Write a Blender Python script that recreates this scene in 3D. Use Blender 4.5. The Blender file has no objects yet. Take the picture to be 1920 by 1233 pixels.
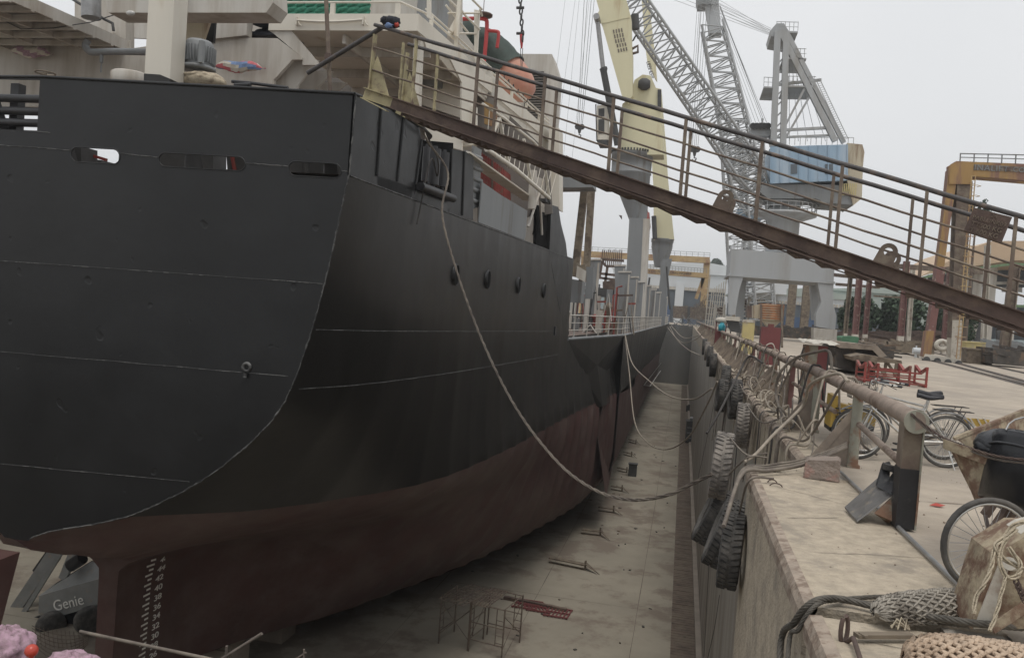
import bpy, bmesh, math, random
from mathutils import Vector, Matrix
import numpy as np
random.seed(7)
PI = math.pi
R = math.radians
sc = bpy.context.scene
COL = sc.collection

# ------------------------------------------------------------------ camera
F_PX = 1520.0
CAM = Vector((0, 0, 1.65))
ROLL = R(4.3); PITCH = R(1.82); YAW = math.atan(321.2 / 1520 * math.cos(PITCH))
FW = Vector((-math.sin(YAW) * math.cos(PITCH), math.cos(YAW) * math.cos(PITCH), -math.sin(PITCH)))
r0 = Vector((math.cos(YAW), math.sin(YAW), 0)); u0 = r0.cross(FW)
RT = r0 * math.cos(ROLL) + u0 * math.sin(ROLL)
UP = -r0 * math.sin(ROLL) + u0 * math.cos(ROLL)
cam = bpy.data.cameras.new('camera'); camo = bpy.data.objects.new('camera', cam); COL.objects.link(camo)
m = Matrix((RT, UP, -FW)).transposed().to_4x4(); m.translation = CAM
camo.matrix_world = m
cam.sensor_width = 36.0; cam.lens = 36.0 * F_PX / 1920.0
cam.clip_start = 0.05; cam.clip_end = 4000
sc.camera = camo

# ------------------------------------------------------------------ sky, sun, exposure
HAZE = 0.0006
SUN_EL, SUN_AZ = R(72), R(165)          # azimuth measured from +Y towards +X
w = bpy.data.worlds.new('World'); sc.world = w; w.use_nodes = True
nt = w.node_tree; nt.nodes.clear()
sky = nt.nodes.new('ShaderNodeTexSky'); sky.sky_type = 'NISHITA'; sky.sun_disc = False
sky.sun_elevation = SUN_EL; sky.sun_rotation = SUN_AZ; sky.air_density = 1.5; sky.dust_density = 5; sky.ozone_density = 1
hs = nt.nodes.new('ShaderNodeHueSaturation'); hs.inputs['Saturation'].default_value = 0.3
mx = nt.nodes.new('ShaderNodeMix'); mx.data_type = 'RGBA'; mx.inputs[0].default_value = 0.88
tc = nt.nodes.new('ShaderNodeTexCoord'); ns = nt.nodes.new('ShaderNodeTexNoise'); ns.inputs['Scale'].default_value = 1.6; ns.inputs['Detail'].default_value = 5
cr = nt.nodes.new('ShaderNodeValToRGB')
cr.color_ramp.elements[0].position = 0.35; cr.color_ramp.elements[0].color = (0.66, 0.672, 0.69, 1)
cr.color_ramp.elements[1].position = 0.68; cr.color_ramp.elements[1].color = (0.72, 0.728, 0.74, 1)
mul = nt.nodes.new('ShaderNodeVectorMath'); mul.operation = 'SCALE'; mul.inputs['Scale'].default_value = 10.0
bg = nt.nodes.new('ShaderNodeBackground'); bg.inputs['Strength'].default_value = 0.1
ow = nt.nodes.new('ShaderNodeOutputWorld')
L = nt.links
L.new(sky.outputs[0], hs.inputs['Color']); L.new(hs.outputs[0], mx.inputs[6])
L.new(tc.outputs['Generated'], ns.inputs['Vector']); L.new(ns.outputs['Fac'], cr.inputs[0])
L.new(cr.outputs[0], mul.inputs[0]); L.new(mul.outputs[0], mx.inputs[7])
L.new(mx.outputs[2], bg.inputs[0]); L.new(bg.outputs[0], ow.inputs[0])
sl = bpy.data.lights.new('sun', 'SUN'); sl.energy = 1.15; sl.angle = R(25); sl.color = (1.0, 0.955, 0.89)
so = bpy.data.objects.new('sun', sl); COL.objects.link(so)
sd = Vector((math.sin(SUN_AZ) * math.cos(SUN_EL), math.cos(SUN_AZ) * math.cos(SUN_EL), math.sin(SUN_EL)))
so.rotation_euler = sd.to_track_quat('Z', 'Y').to_euler(); so.location = sd * 60
vs = sc.view_settings; vs.view_transform = 'Standard'; vs.look = 'None'; vs.gamma = 1; vs.exposure = 0.32
sc.cycles.max_bounces = 6; sc.cycles.volume_bounces = 0

# ------------------------------------------------------------------ picture point -> place in the world
def ray(px, py): return FW * F_PX + RT * (px - 960) - UP * (py - 616.5)
def AX(px, py, v): d = ray(px, py); return CAM + d * ((v - CAM.x) / d.x)
def AY(px, py, v): d = ray(px, py); return CAM + d * ((v - CAM.y) / d.y)
def AZ(px, py, v): d = ray(px, py); return CAM + d * ((v - CAM.z) / d.z)
def AS(px, py, x0=-6.45, y0=14.5, k=1.3 / 21.5):     # a vertical plane running along the ship's side
    d = ray(px, py); t = (x0 - k * y0) / (d.x - k * d.y); return CAM + d * t

# ------------------------------------------------------------------ materials
MT = {}
def M(name, base, rough=0.7, metal=0.0, var=0.22, scale=3.0, c2=None, amt=0.5, s2=1.5, sharp=0.12, bump=0.0, bscale=None, streak=0, spec=0.5, detail=6, rv=0.08, bdist=0.02, pits=0):
    """base colour with uneven tone; c2 = second colour (rust, dust, chipped paint) in patches"""
    mt = bpy.data.materials.new(name); mt.use_nodes = True; n = mt.node_tree; b = n.nodes['Principled BSDF']; l = n.links
    tc = n.nodes.new('ShaderNodeTexCoord'); mp = n.nodes.new('ShaderNodeMapping')
    if streak == 1: mp.inputs['Scale'].default_value = (1, 1, 0.12)
    if streak == 2: mp.inputs['Scale'].default_value = (1, 0.15, 1)
    l.new(tc.outputs['Object'], mp.inputs['Vector'])
    n1 = n.nodes.new('ShaderNodeTexNoise'); n1.inputs['Scale'].default_value = scale; n1.inputs['Detail'].default_value = detail; n1.inputs['Roughness'].default_value = 0.6
    l.new(mp.outputs[0], n1.inputs['Vector'])
    m1 = n.nodes.new('ShaderNodeMix'); m1.data_type = 'RGBA'
    rp = n.nodes.new('ShaderNodeMapRange'); rp.inputs[1].default_value = 0.3; rp.inputs[2].default_value = 0.7
    l.new(n1.outputs['Fac'], rp.inputs[0]); l.new(rp.outputs[0], m1.inputs[0])
    m1.inputs[6].default_value = tuple(c * (1 - var) for c in base) + (1,); m1.inputs[7].default_value = tuple(min(1, c * (1 + var)) for c in base) + (1,)
    out = m1.outputs[2]
    if c2 is not None:
        n2 = n.nodes.new('ShaderNodeTexNoise'); n2.inputs['Scale'].default_value = s2; n2.inputs['Detail'].default_value = 8; n2.inputs['Roughness'].default_value = 0.65
        ad = n.nodes.new('ShaderNodeVectorMath'); ad.operation = 'ADD'; ad.inputs[1].default_value = (17.3, 4.1, 9.7)
        l.new(mp.outputs[0], ad.inputs[0]); l.new(ad.outputs[0], n2.inputs['Vector'])
        r2 = n.nodes.new('ShaderNodeMapRange'); th = 0.72 - 0.44 * amt
        r2.inputs[1].default_value = th - sharp / 2; r2.inputs[2].default_value = th + sharp / 2; r2.interpolation_type = 'SMOOTHSTEP'
        m2 = n.nodes.new('ShaderNodeMix'); m2.data_type = 'RGBA'
        l.new(n2.outputs['Fac'], r2.inputs[0]); l.new(r2.outputs[0], m2.inputs[0]); l.new(out, m2.inputs[6]); m2.inputs[7].default_value = tuple(c2) + (1,)
        out = m2.outputs[2]
    l.new(out, b.inputs['Base Color'])
    rr = n.nodes.new('ShaderNodeMapRange'); rr.inputs[3].default_value = max(0.05, rough - rv); rr.inputs[4].default_value = min(1, rough + rv)
    l.new(n1.outputs['Fac'], rr.inputs[0]); l.new(rr.outputs[0], b.inputs['Roughness'])
    b.inputs['Metallic'].default_value = metal; b.inputs['Specular IOR Level'].default_value = spec
    if bump:
        nb = n.nodes.new('ShaderNodeTexNoise'); nb.inputs['Scale'].default_value = bscale or scale * 4; nb.inputs['Detail'].default_value = 5
        l.new(tc.outputs['Object'], nb.inputs['Vector'])
        bp = n.nodes.new('ShaderNodeBump'); bp.inputs['Strength'].default_value = bump; bp.inputs['Distance'].default_value = bdist
        if pits:
            n3 = n.nodes.new('ShaderNodeTexNoise'); n3.inputs['Scale'].default_value = pits; n3.inputs['Detail'].default_value = 1
            l.new(tc.outputs['Object'], n3.inputs['Vector'])
            r3 = n.nodes.new('ShaderNodeMapRange'); r3.inputs[1].default_value = 0.70; r3.inputs[2].default_value = 0.76; r3.inputs[3].default_value = 0; r3.inputs[4].default_value = -0.5
            l.new(n3.outputs['Fac'], r3.inputs[0]); a3 = n.nodes.new('ShaderNodeMath'); a3.operation = 'ADD'; l.new(nb.outputs['Fac'], a3.inputs[0]); l.new(r3.outputs[0], a3.inputs[1]); l.new(a3.outputs[0], bp.inputs['Height'])
        else: l.new(nb.outputs['Fac'], bp.inputs['Height'])
        l.new(bp.outputs[0], b.inputs['Normal'])
    MT[name] = mt
    return mt

M('ground', (0.39, 0.335, 0.27), 0.95, var=0.15, scale=2.2, c2=(0.30, 0.26, 0.215), amt=0.42, s2=0.5, sharp=0.25, bump=0.5, bscale=14)
M('concrete_top', (0.41, 0.35, 0.27), 0.95, var=0.2, scale=9, c2=(0.27, 0.235, 0.19), amt=0.30, s2=2.6, sharp=0.22, bump=1.0, bscale=30)
M('concrete_wall', (0.41, 0.38, 0.335), 0.92, var=0.14, scale=0.8, c2=(0.27, 0.235, 0.195), amt=0.36, s2=1.1, sharp=0.3, bump=0.6, bscale=10, streak=1)
M('concrete_rim', (0.31, 0.255, 0.205), 0.85, var=0.25, scale=5, c2=(0.20, 0.15, 0.115), amt=0.42, s2=7, bump=0.8, bscale=18)
M('dock_floor', (0.275, 0.248, 0.198), 0.9, var=0.16, scale=0.35, c2=(0.19, 0.157, 0.125), amt=0.42, s2=0.5, sharp=0.14, bump=0.3, bscale=6)
M('drain_slats', (0.135, 0.105, 0.083), 0.9, var=0.35, scale=2.5, c2=(0.16, 0.13, 0.10), amt=0.4, s2=1.2, bump=0.4)
M('head_wall', (0.15, 0.145, 0.135), 0.9, var=0.2, scale=0.3, streak=1)
M('curb', (0.30, 0.26, 0.22), 0.9, var=0.2, scale=1)
M('hull_grey', (0.0108, 0.0112, 0.0120), 0.40, var=0.15, scale=0.8, c2=(0.0050, 0.0053, 0.0057), amt=0.50, s2=0.5, sharp=0.4, bump=0.35, bscale=0.9, spec=0.42, rv=0.16, bdist=0.05, pits=2.6)
M('hull_black', (0.0125, 0.0125, 0.0128), 0.44, var=0.25, scale=0.6, c2=(0.022, 0.020, 0.018), amt=0.40, s2=0.45, sharp=0.3, bump=0.14, bscale=2.2, spec=0.45, streak=1)
M('hull_side', (0.0072, 0.0067, 0.0063), 0.36, var=0.25, scale=0.6, c2=(0.014, 0.0125, 0.011), amt=0.42, s2=0.5, sharp=0.25, bump=0.35, bscale=0.9, spec=0.42, rv=0.16, bdist=0.05, streak=1)
M('hull_red', (0.078, 0.038, 0.034), 0.6, var=0.22, scale=0.9, c2=(0.125, 0.088, 0.078), amt=0.42, s2=0.6, sharp=0.4, bump=0.3, bscale=1.2, spec=0.3, rv=0.14, bdist=0.04)
M('weld', (0.10, 0.10, 0.097), 0.6, var=0.5, scale=3, c2=(0.025, 0.025, 0.025), amt=0.52, s2=5)
M('mark_white', (0.78, 0.77, 0.73), 0.7, var=0.15, scale=6)
M('black_pipe', (0.018, 0.018, 0.02), 0.42, var=0.3, scale=4, spec=0.5)
M('ship_white', (0.62, 0.585, 0.51), 0.6, var=0.08, scale=0.8, c2=(0.42, 0.33, 0.22), amt=0.16, s2=1.3, sharp=0.22, streak=1)
M('ship_offwhite', (0.50, 0.48, 0.44), 0.65, var=0.1, scale=0.8, c2=(0.33, 0.29, 0.24), amt=0.36, s2=1.3, sharp=0.35, streak=1)
M('ship_grey', (0.20, 0.21, 0.215), 0.6, var=0.12, scale=1.0, c2=(0.12, 0.105, 0.09), amt=0.25, s2=1.5, sharp=0.2, streak=1)
M('ship_dark', (0.055, 0.055, 0.055), 0.7, var=0.3, scale=2)
M('deck_steel', (0.14, 0.10, 0.08), 0.85, var=0.3, scale=1.5)
M('cream', (0.61, 0.575, 0.39), 0.5, var=0.07, scale=0.3, c2=(0.42, 0.32, 0.17), amt=0.13, s2=0.8, sharp=0.2, streak=1)
M('rust_brown', (0.088, 0.060, 0.050), 0.8, var=0.3, scale=3, c2=(0.15, 0.108, 0.082), amt=0.38, s2=2.0, sharp=0.25, bump=0.4)
M('rust_light', (0.13, 0.098, 0.078), 0.8, var=0.28, scale=3, c2=(0.20, 0.165, 0.125), amt=0.42, s2=2.4, sharp=0.2, bump=0.4)
M('gang_yellow', (0.33, 0.29, 0.17), 0.7, var=0.25, scale=3, c2=(0.14, 0.10, 0.07), amt=0.35, s2=3, sharp=0.15)
M('hopper_steel', (0.33, 0.275, 0.19), 0.8, var=0.25, scale=6, c2=(0.15, 0.09, 0.06), amt=0.5, s2=7, sharp=0.2, bump=0.5)
M('shoe_steel', (0.115, 0.11, 0.105), 0.6, var=0.3, scale=5, c2=(0.22, 0.19, 0.15), amt=0.32, s2=4, bump=0.4)
M('shade_and_louvre', (0.17, 0.155, 0.14), 0.85, var=0.2, scale=0.6)  # wall colour darkened for the shade under the boat deck; also the louvres
M('rail_dark', (0.065, 0.06, 0.06), 0.6, var=0.3, scale=4, c2=(0.15, 0.11, 0.085), amt=0.3, s2=3)
M('pipe_rail', (0.27, 0.215, 0.175), 0.8, var=0.25, scale=2.5, c2=(0.15, 0.105, 0.078), amt=0.38, s2=2.2, sharp=0.2, bump=0.5)
M('post_green', (0.27, 0.265, 0.215), 0.8, var=0.2, scale=2.5, c2=(0.20, 0.115, 0.075), amt=0.45, s2=2.6, sharp=0.12, bump=0.5)
M('tar', (0.018, 0.018, 0.02), 0.5, var=0.35, scale=6, c2=(0.09, 0.085, 0.08), amt=0.25, s2=4)
M('gusset', (0.20, 0.165, 0.135), 0.85, var=0.25, scale=3, c2=(0.30, 0.25, 0.20), amt=0.45, s2=2, sharp=0.25, bump=0.5)
M('rubber', (0.045, 0.043, 0.041), 0.85, var=0.35, scale=6, c2=(0.13, 0.12, 0.108), amt=0.42, s2=3, sharp=0.3, bump=0.5)
M('rubber_dust', (0.24, 0.215, 0.19), 0.95, var=0.25, scale=5, c2=(0.10, 0.092, 0.085), amt=0.42, s2=4, sharp=0.25, bump=0.7)
M('cable', (0.12, 0.10, 0.085), 0.85, var=0.35, scale=6, c2=(0.22, 0.19, 0.155), amt=0.45, s2=3, sharp=0.3)
M('cable_dark', (0.05, 0.045, 0.042), 0.8, var=0.35, scale=6)
M('cable_light', (0.30, 0.26, 0.21), 0.85, var=0.25, scale=6)
M('wire_rope', (0.115, 0.105, 0.09), 0.65, metal=0.4, var=0.4, scale=14)
M('rope_fibre', (0.42, 0.36, 0.265), 0.95, var=0.22, scale=12, c2=(0.25, 0.205, 0.15), amt=0.35, s2=6, bump=0.8, bscale=60)
M('fender_grey', (0.34, 0.31, 0.265), 0.95, var=0.3, scale=7, c2=(0.17, 0.15, 0.125), amt=0.4, s2=5, bump=0.8, bscale=60)
M('fender_tan', (0.50, 0.385, 0.285), 0.95, var=0.2, scale=8, c2=(0.33, 0.24, 0.17), amt=0.35, s2=4, bump=0.8, bscale=60)
M('steel_grey', (0.30, 0.30, 0.30), 0.45, metal=0.6, var=0.2, scale=5)
M('chrome', (0.55, 0.54, 0.51), 0.3, metal=0.9, var=0.2, scale=8)
M('black_plastic', (0.014, 0.015, 0.018), 0.35, var=0.3, scale=5, bump=0.5, bscale=8)
M('saddle', (0.02, 0.021, 0.026), 0.5, var=0.2, scale=5)
M('brick', (0.25, 0.205, 0.175), 0.95, var=0.2, scale=4, c2=(0.32, 0.20, 0.17), amt=0.30, s2=5, bump=1.0, bscale=30)
M('crane_grey', (0.37, 0.385, 0.395), 0.6, var=0.08, scale=0.3, c2=(0.27, 0.26, 0.24), amt=0.25, s2=0.5, sharp=0.3, streak=1)
M('crane_blue', (0.27, 0.385, 0.50), 0.6, var=0.1, scale=0.6, c2=(0.42, 0.5, 0.58), amt=0.3, s2=0.7, sharp=0.3, streak=1)
M('beige_box', (0.45, 0.40, 0.30), 0.75, var=0.12, scale=0.8, c2=(0.25, 0.18, 0.12), amt=0.35, s2=0.8, streak=1)
M('gantry_yellow', (0.33, 0.205, 0.075), 0.65, var=0.2, scale=0.6, c2=(0.20, 0.11, 0.08), amt=0.5, s2=0.8, sharp=0.12, streak=1)
M('gantry_tan', (0.42, 0.30, 0.15), 0.7, var=0.15, scale=0.6, c2=(0.28, 0.16, 0.09), amt=0.35, s2=0.6, sharp=0.2)
M('red_paint', (0.165, 0.078, 0.070), 0.65, var=0.2, scale=1.5, c2=(0.32, 0.25, 0.21), amt=0.28, s2=2.2, sharp=0.12)
M('red_bright', (0.24, 0.042, 0.034), 0.55, var=0.25, scale=2, c2=(0.16, 0.07, 0.05), amt=0.35, s2=3, sharp=0.15)
M('red_dark', (0.16, 0.045, 0.045), 0.6, var=0.15, scale=2, c2=(0.16, 0.08, 0.06), amt=0.2, s2=2)
M('pale_paint', (0.50, 0.47, 0.41), 0.75, var=0.15, scale=2, c2=(0.30, 0.24, 0.19), amt=0.3, s2=2)
M('orange_mesh', (0.38, 0.15, 0.06), 0.75, var=0.3, scale=2, c2=(0.26, 0.13, 0.07), amt=0.4, s2=2)
M('lifeboat_orange', (0.46, 0.21, 0.15), 0.5, var=0.1, scale=2, c2=(0.5, 0.28, 0.2), amt=0.3, s2=2, sharp=0.3)
M('tarp_green', (0.032, 0.05, 0.042), 0.7, var=0.35, scale=3, bump=0.6, bscale=5)
M('rope_green', (0.035, 0.19, 0.125), 0.8, var=0.35, scale=9, bump=0.6, bscale=30)
M('red_pipe', (0.40, 0.04, 0.04), 0.5, var=0.15, scale=3)
M('white_wall', (0.60, 0.63, 0.65), 0.7, var=0.06, scale=0.15, streak=1)
M('hall_dark', (0.10, 0.12, 0.14), 0.75, var=0.15, scale=0.2)
M('hall_blue', (0.05, 0.09, 0.17), 0.7, var=0.2, scale=0.3)
M('hall_green', (0.34, 0.39, 0.36), 0.7, var=0.08, scale=0.3)
M('roof_tan', (0.50, 0.375, 0.26), 0.8, var=0.1, scale=0.2, streak=2)
M('roof_green', (0.13, 0.20, 0.11), 0.8)
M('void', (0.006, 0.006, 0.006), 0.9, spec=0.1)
M('water', (0.05, 0.06, 0.05), 0.15)
M('roof_red', (0.45, 0.12, 0.07), 0.8)
M('timber', (0.19, 0.155, 0.115), 0.9, var=0.3, scale=4, c2=(0.11, 0.085, 0.065), amt=0.4, s2=2)
M('scrap', (0.07, 0.062, 0.055), 0.85, var=0.45, scale=2.5, c2=(0.16, 0.11, 0.075), amt=0.35, s2=2)
M('skip_green', (0.06, 0.16, 0.09), 0.7, var=0.2, scale=1.5)
M('yellow_paint', (0.42, 0.28, 0.06), 0.6, var=0.15, scale=2, c2=(0.28, 0.19, 0.08), amt=0.25, s2=3)
M('pale_yellow', (0.50, 0.42, 0.19), 0.6, var=0.12, scale=1.5, c2=(0.42, 0.36, 0.24), amt=0.3, s2=2)
M('trunk', (0.12, 0.09, 0.07), 0.9, var=0.3, scale=4)
M('teal', (0.03, 0.33, 0.42), 0.4, var=0.2, scale=5)
M('lift_grey', (0.21, 0.215, 0.21), 0.55, var=0.15, scale=2, c2=(0.25, 0.22, 0.19), amt=0.22, s2=3)
M('floral', (0.26, 0.18, 0.205), 0.95, var=0.3, scale=30, c2=(0.38, 0.25, 0.31), amt=0.5, s2=40, sharp=0.2, bump=0.9, bscale=10)
M('red_ball', (0.42, 0.05, 0.03), 0.35, var=0.2, scale=8)
M('lamp_glass', (0.5, 0.5, 0.48), 0.3)
M('rail_steel', (0.15, 0.125, 0.105), 0.6, var=0.3, scale=2)
M('hill', (0.10, 0.13, 0.13), 1.0, var=0.3, scale=0.05)
M('striped_blue', (0.16, 0.24, 0.42), 0.7, var=0.2, scale=6)
M('striped_red', (0.48, 0.12, 0.14), 0.7, var=0.2, scale=6)
M('cloth_dark', (0.02, 0.022, 0.03), 0.9, var=0.3, scale=6, bump=0.5)
M('leaf', (0.045, 0.075, 0.04), 0.75, var=0.45, scale=1.2)
M('leaf_far', (0.06, 0.085, 0.065), 0.85, var=0.35, scale=0.4)

# ------------------------------------------------------------------ mesh builder
def V(*a): return Vector(a)
class MB:
    def __init__(s): s.v = []; s.f = []; s.mi = []; s.sm = []; s.cur = 0
    def add(s, vs, fs, smooth=False):
        o = len(s.v); s.v += [Vector(v) for v in vs]
        for f in fs: s.f.append([o + i for i in f]); s.mi.append(s.cur); s.sm.append(smooth)
        return s
    def quad(s, a, b, c, d): return s.add([a, b, c, d], [(0, 1, 2, 3)])
    def box(s, x0, x1, y0, y1, z0, z1):
        vs = [V(x, y, z) for z in (z0, z1) for y in (y0, y1) for x in (x0, x1)]
        return s.add(vs, [(0, 2, 3, 1), (4, 5, 7, 6), (0, 1, 5, 4), (2, 6, 7, 3), (0, 4, 6, 2), (1, 3, 7, 5)])
    def cbox(s, c, sx, sy, sz, rz=0, rx=0, ry=0):
        mt = Matrix.Translation(Vector(c)) @ Matrix.Rotation(rz, 4, 'Z') @ Matrix.Rotation(ry, 4, 'Y') @ Matrix.Rotation(rx, 4, 'X')
        vs = [mt @ V(x * sx / 2, y * sy / 2, z * sz / 2) for z in (-1, 1) for y in (-1, 1) for x in (-1, 1)]
        return s.add(vs, [(0, 2, 3, 1), (4, 5, 7, 6), (0, 1, 5, 4), (2, 6, 7, 3), (0, 4, 6, 2), (1, 3, 7, 5)])
    def bar(s, a, b, w, h, up=(0, 0, 1)):
        a = Vector(a); b = Vector(b); d = (b - a).normalized(); up = Vector(up)
        if abs(d.dot(up)) > 0.98: up = V(0, 1, 0)
        x = d.cross(up).normalized(); y = x.cross(d)
        vs = [p + x * (i * w / 2) + y * (j * h / 2) for p in (a, b) for j in (-1, 1) for i in (-1, 1)]
        return s.add(vs, [(0, 1, 3, 2), (4, 6, 7, 5), (0, 4, 5, 1), (2, 3, 7, 6), (0, 2, 6, 4), (1, 5, 7, 3)])
    def tube(s, pts, r, n=8, closed=False, caps=True):
        pts = [Vector(p) for p in pts]; m = len(pts); rs = r if isinstance(r, (list, tuple)) else [r] * m
        vs = []; prev = None
        for i, p in enumerate(pts):
            if closed: d = (pts[(i + 1) % m] - pts[i - 1])
            else: d = pts[min(i + 1, m - 1)] - pts[max(i - 1, 0)]
            d.normalize()
            if prev is None:
                u = V(0, 0, 1) if abs(d.z) < 0.9 else V(0, 1, 0)
                x = d.cross(u).normalized()
            else:
                x = (prev - d * prev.dot(d))
                x = x.normalized() if x.length > 1e-6 else d.orthogonal().normalized()
            prev = x; y = d.cross(x)
            for k in range(n):
                a = 2 * PI * k / n; vs.append(p + (x * math.cos(a) + y * math.sin(a)) * rs[i])
        fs = []
        for i in range(m if closed else m - 1):
            j = (i + 1) % m
            for k in range(n):
                k2 = (k + 1) % n; fs.append((i * n + k, i * n + k2, j * n + k2, j * n + k))
        s.add(vs, fs, True)
        if caps and not closed:
            s.add([vs[k] for k in range(n)], [tuple(range(n))[::-1]]); s.add([vs[(m - 1) * n + k] for k in range(n)], [tuple(range(n))])
        return s
    def cyl(s, a, b, r, n=16, r2=None): return s.tube([a, b], [r, r if r2 is None else r2], n)
    def lathe(s, prof, mat=None, n=24, smooth=True, cap=False):
        mat = mat or Matrix.Identity(4); vs = []
        for r, z in prof:
            for k in range(n): a = 2 * PI * k / n; vs.append(mat @ V(r * math.cos(a), r * math.sin(a), z))
        fs = []
        for i in range(len(prof) - 1):
            for k in range(n): k2 = (k + 1) % n; fs.append((i * n + k, i * n + k2, (i + 1) * n + k2, (i + 1) * n + k))
        s.add(vs, fs, smooth)
        if cap:
            s.add(vs[:n], [tuple(range(n))[::-1]]); s.add(vs[-n:], [tuple(range(n))])
        return s
    def ball(s, c, rx, ry=None, rz=None, n=10, mat=None, jit=0):
        ry = ry or rx; rz = rz or rx; vs = []; fs = []; h = max(4, n // 2)
        for i in range(h + 1):
            t = PI * i / h
            for k in range(n):
                a = 2 * PI * k / n; q = 1 + random.uniform(-jit, jit)
                p = V(rx * math.sin(t) * math.cos(a), ry * math.sin(t) * math.sin(a), rz * math.cos(t)) * q
                if mat: p = mat @ p
                vs.append(Vector(c) + p)
        for i in range(h):
            for k in range(n): k2 = (k + 1) % n; fs.append((i * n + k, (i + 1) * n + k, (i + 1) * n + k2, i * n + k2))
        return s.add(vs, fs, True)
    def prism(s, pts, off):
        """polygon (3-D points in one plane) given a thickness along the vector off"""
        pts = [Vector(p) for p in pts]; n = len(pts); off = Vector(off)
        fs = [tuple(range(n))[::-1], tuple(range(n, 2 * n))] + [(i, (i + 1) % n, n + (i + 1) % n, n + i) for i in range(n)]
        return s.add(pts + [p + off for p in pts], fs)
    def slab(s, pxs, Y, t): return s.prism([AY(x, y, Y) for x, y in pxs], (0, t, 0))
    def holed(s, outer, holes, off):
        bm = bmesh.new(); loops = []
        for lp in [outer] + holes:
            vv = [bm.verts.new(p) for p in lp]; loops.append([Vector(p) for p in lp])
            for i in range(len(vv)): bm.edges.new((vv[i], vv[(i + 1) % len(vv)]))
        bmesh.ops.triangle_fill(bm, use_beauty=True, use_dissolve=False, edges=bm.edges[:])
        bm.verts.index_update(); off = Vector(off)
        vs = [v.co.copy() for v in bm.verts]; fs = [tuple(v.index for v in f.verts) for f in bm.faces]
        s.add(vs, fs); s.add([v + off for v in vs], [f[::-1] for f in fs])
        for lp in loops:
            n = len(lp); s.add(lp + [p + off for p in lp], [(i, (i + 1) % n, n + (i + 1) % n, n + i) for i in range(n)])
        bm.free(); return s
    def build(s, name, mats, parent=None, fix=True):
        me = bpy.data.meshes.new(name)
        org = parent_loc(parent)
        me.from_pydata([tuple(v - org) for v in s.v], [], s.f)
        mats = mats if isinstance(mats, (list, tuple)) else [mats]
        for q in mats: me.materials.append(MT[q])
        me.polygons.foreach_set('material_index', s.mi); me.polygons.foreach_set('use_smooth', s.sm)
        if fix:
            bm = bmesh.new(); bm.from_mesh(me); bmesh.ops.recalc_face_normals(bm, faces=bm.faces[:]); bm.to_mesh(me); bm.free()
        me.update()
        o = bpy.data.objects.new(name, me); COL.objects.link(o)
        if parent: o.parent = parent
        return o
def parent_loc(p):
    v = V(0, 0, 0)
    while p is not None: v += p.location; p = p.parent
    return v
def thing(name, label, cat, loc=(0, 0, 0), group=None):
    o = bpy.data.objects.new(name, None); COL.objects.link(o); o.location = loc; o.empty_display_size = 0.2
    o['label'] = label; o['category'] = cat
    if group: o['group'] = group
    return o
def tag(o, label, cat, group=None):
    o['label'] = label; o['category'] = cat
    if group: o['group'] = group
    # put the origin at the base of the thing
    cs = [v.co for v in o.data.vertices]
    b = V((min(c.x for c in cs) + max(c.x for c in cs)) / 2, (min(c.y for c in cs) + max(c.y for c in cs)) / 2, min(c.z for c in cs))
    o.data.transform(Matrix.Translation(-b)); o.location = o.location + b
    return o
def struct(o): o['kind'] = 'structure'; return o
def kids(o): return [c for c in bpy.data.objects if c.parent == o]
def dup(o, loc=None, rz=None, label=None, group=None, parent=None):
    c = o.copy(); COL.objects.link(c)
    if parent is not None: c.parent = parent
    if loc is not None: c.location = loc
    if rz is not None: c.rotation_euler = (0, 0, rz) if not isinstance(rz, tuple) else rz
    if label: c['label'] = label
    if group: c['group'] = group
    for k in kids(o): dup(k, parent=c)
    return c
def text_mesh(txt, size, ext, mat, name, parent, M4, spacing=1.0, align='CENTER'):
    cu = bpy.data.curves.new(name, 'FONT'); cu.body = txt; cu.size = size; cu.extrude = ext; cu.align_x = align; cu.align_y = 'CENTER'; cu.space_character = spacing
    to = bpy.data.objects.new(name + '_tmp', cu); COL.objects.link(to)
    dg = bpy.context.evaluated_depsgraph_get(); dg.update()
    me = bpy.data.meshes.new_from_object(to.evaluated_get(dg)); bpy.data.objects.remove(to)
    me.transform(Matrix.Translation(-parent_loc(parent)) @ M4); me.materials.clear(); me.materials.append(MT[mat]); me.name = name
    o = bpy.data.objects.new(name, me); COL.objects.link(o)
    if parent: o.parent = parent
    return o
def frame4(o, x, y):
    x = Vector(x).normalized(); y = Vector(y); z = x.cross(y).normalized(); y = z.cross(x)
    mm = Matrix((x, y, z)).transposed().to_4x4(); mm.translation = o; return mm
def sag(a, b, d, n=24, side=None):
    a = Vector(a); b = Vector(b); out = []
    for i in range(n + 1):
        t = i / n; p = a.lerp(b, t); p.z -= d * 4 * t * (1 - t)
        if side: p += Vector(side) * (4 * t * (1 - t))
        out.append(p)
    return out
def spline(pts, n=10):
    pts = [Vector(p) for p in pts]; out = []
    P = [pts[0] * 2 - pts[1]] + pts + [pts[-1] * 2 - pts[-2]]
    for i in range(1, len(P) - 2):
        for k in range(n):
            t = k / n; a, b, c, d = P[i - 1], P[i], P[i + 1], P[i + 2]
            out.append(0.5 * ((2 * b) + (c - a) * t + (2 * a - 5 * b + 4 * c - d) * t * t + (-a + 3 * b - 3 * c + d) * t ** 3))
    out.append(pts[-1]); return out

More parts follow.
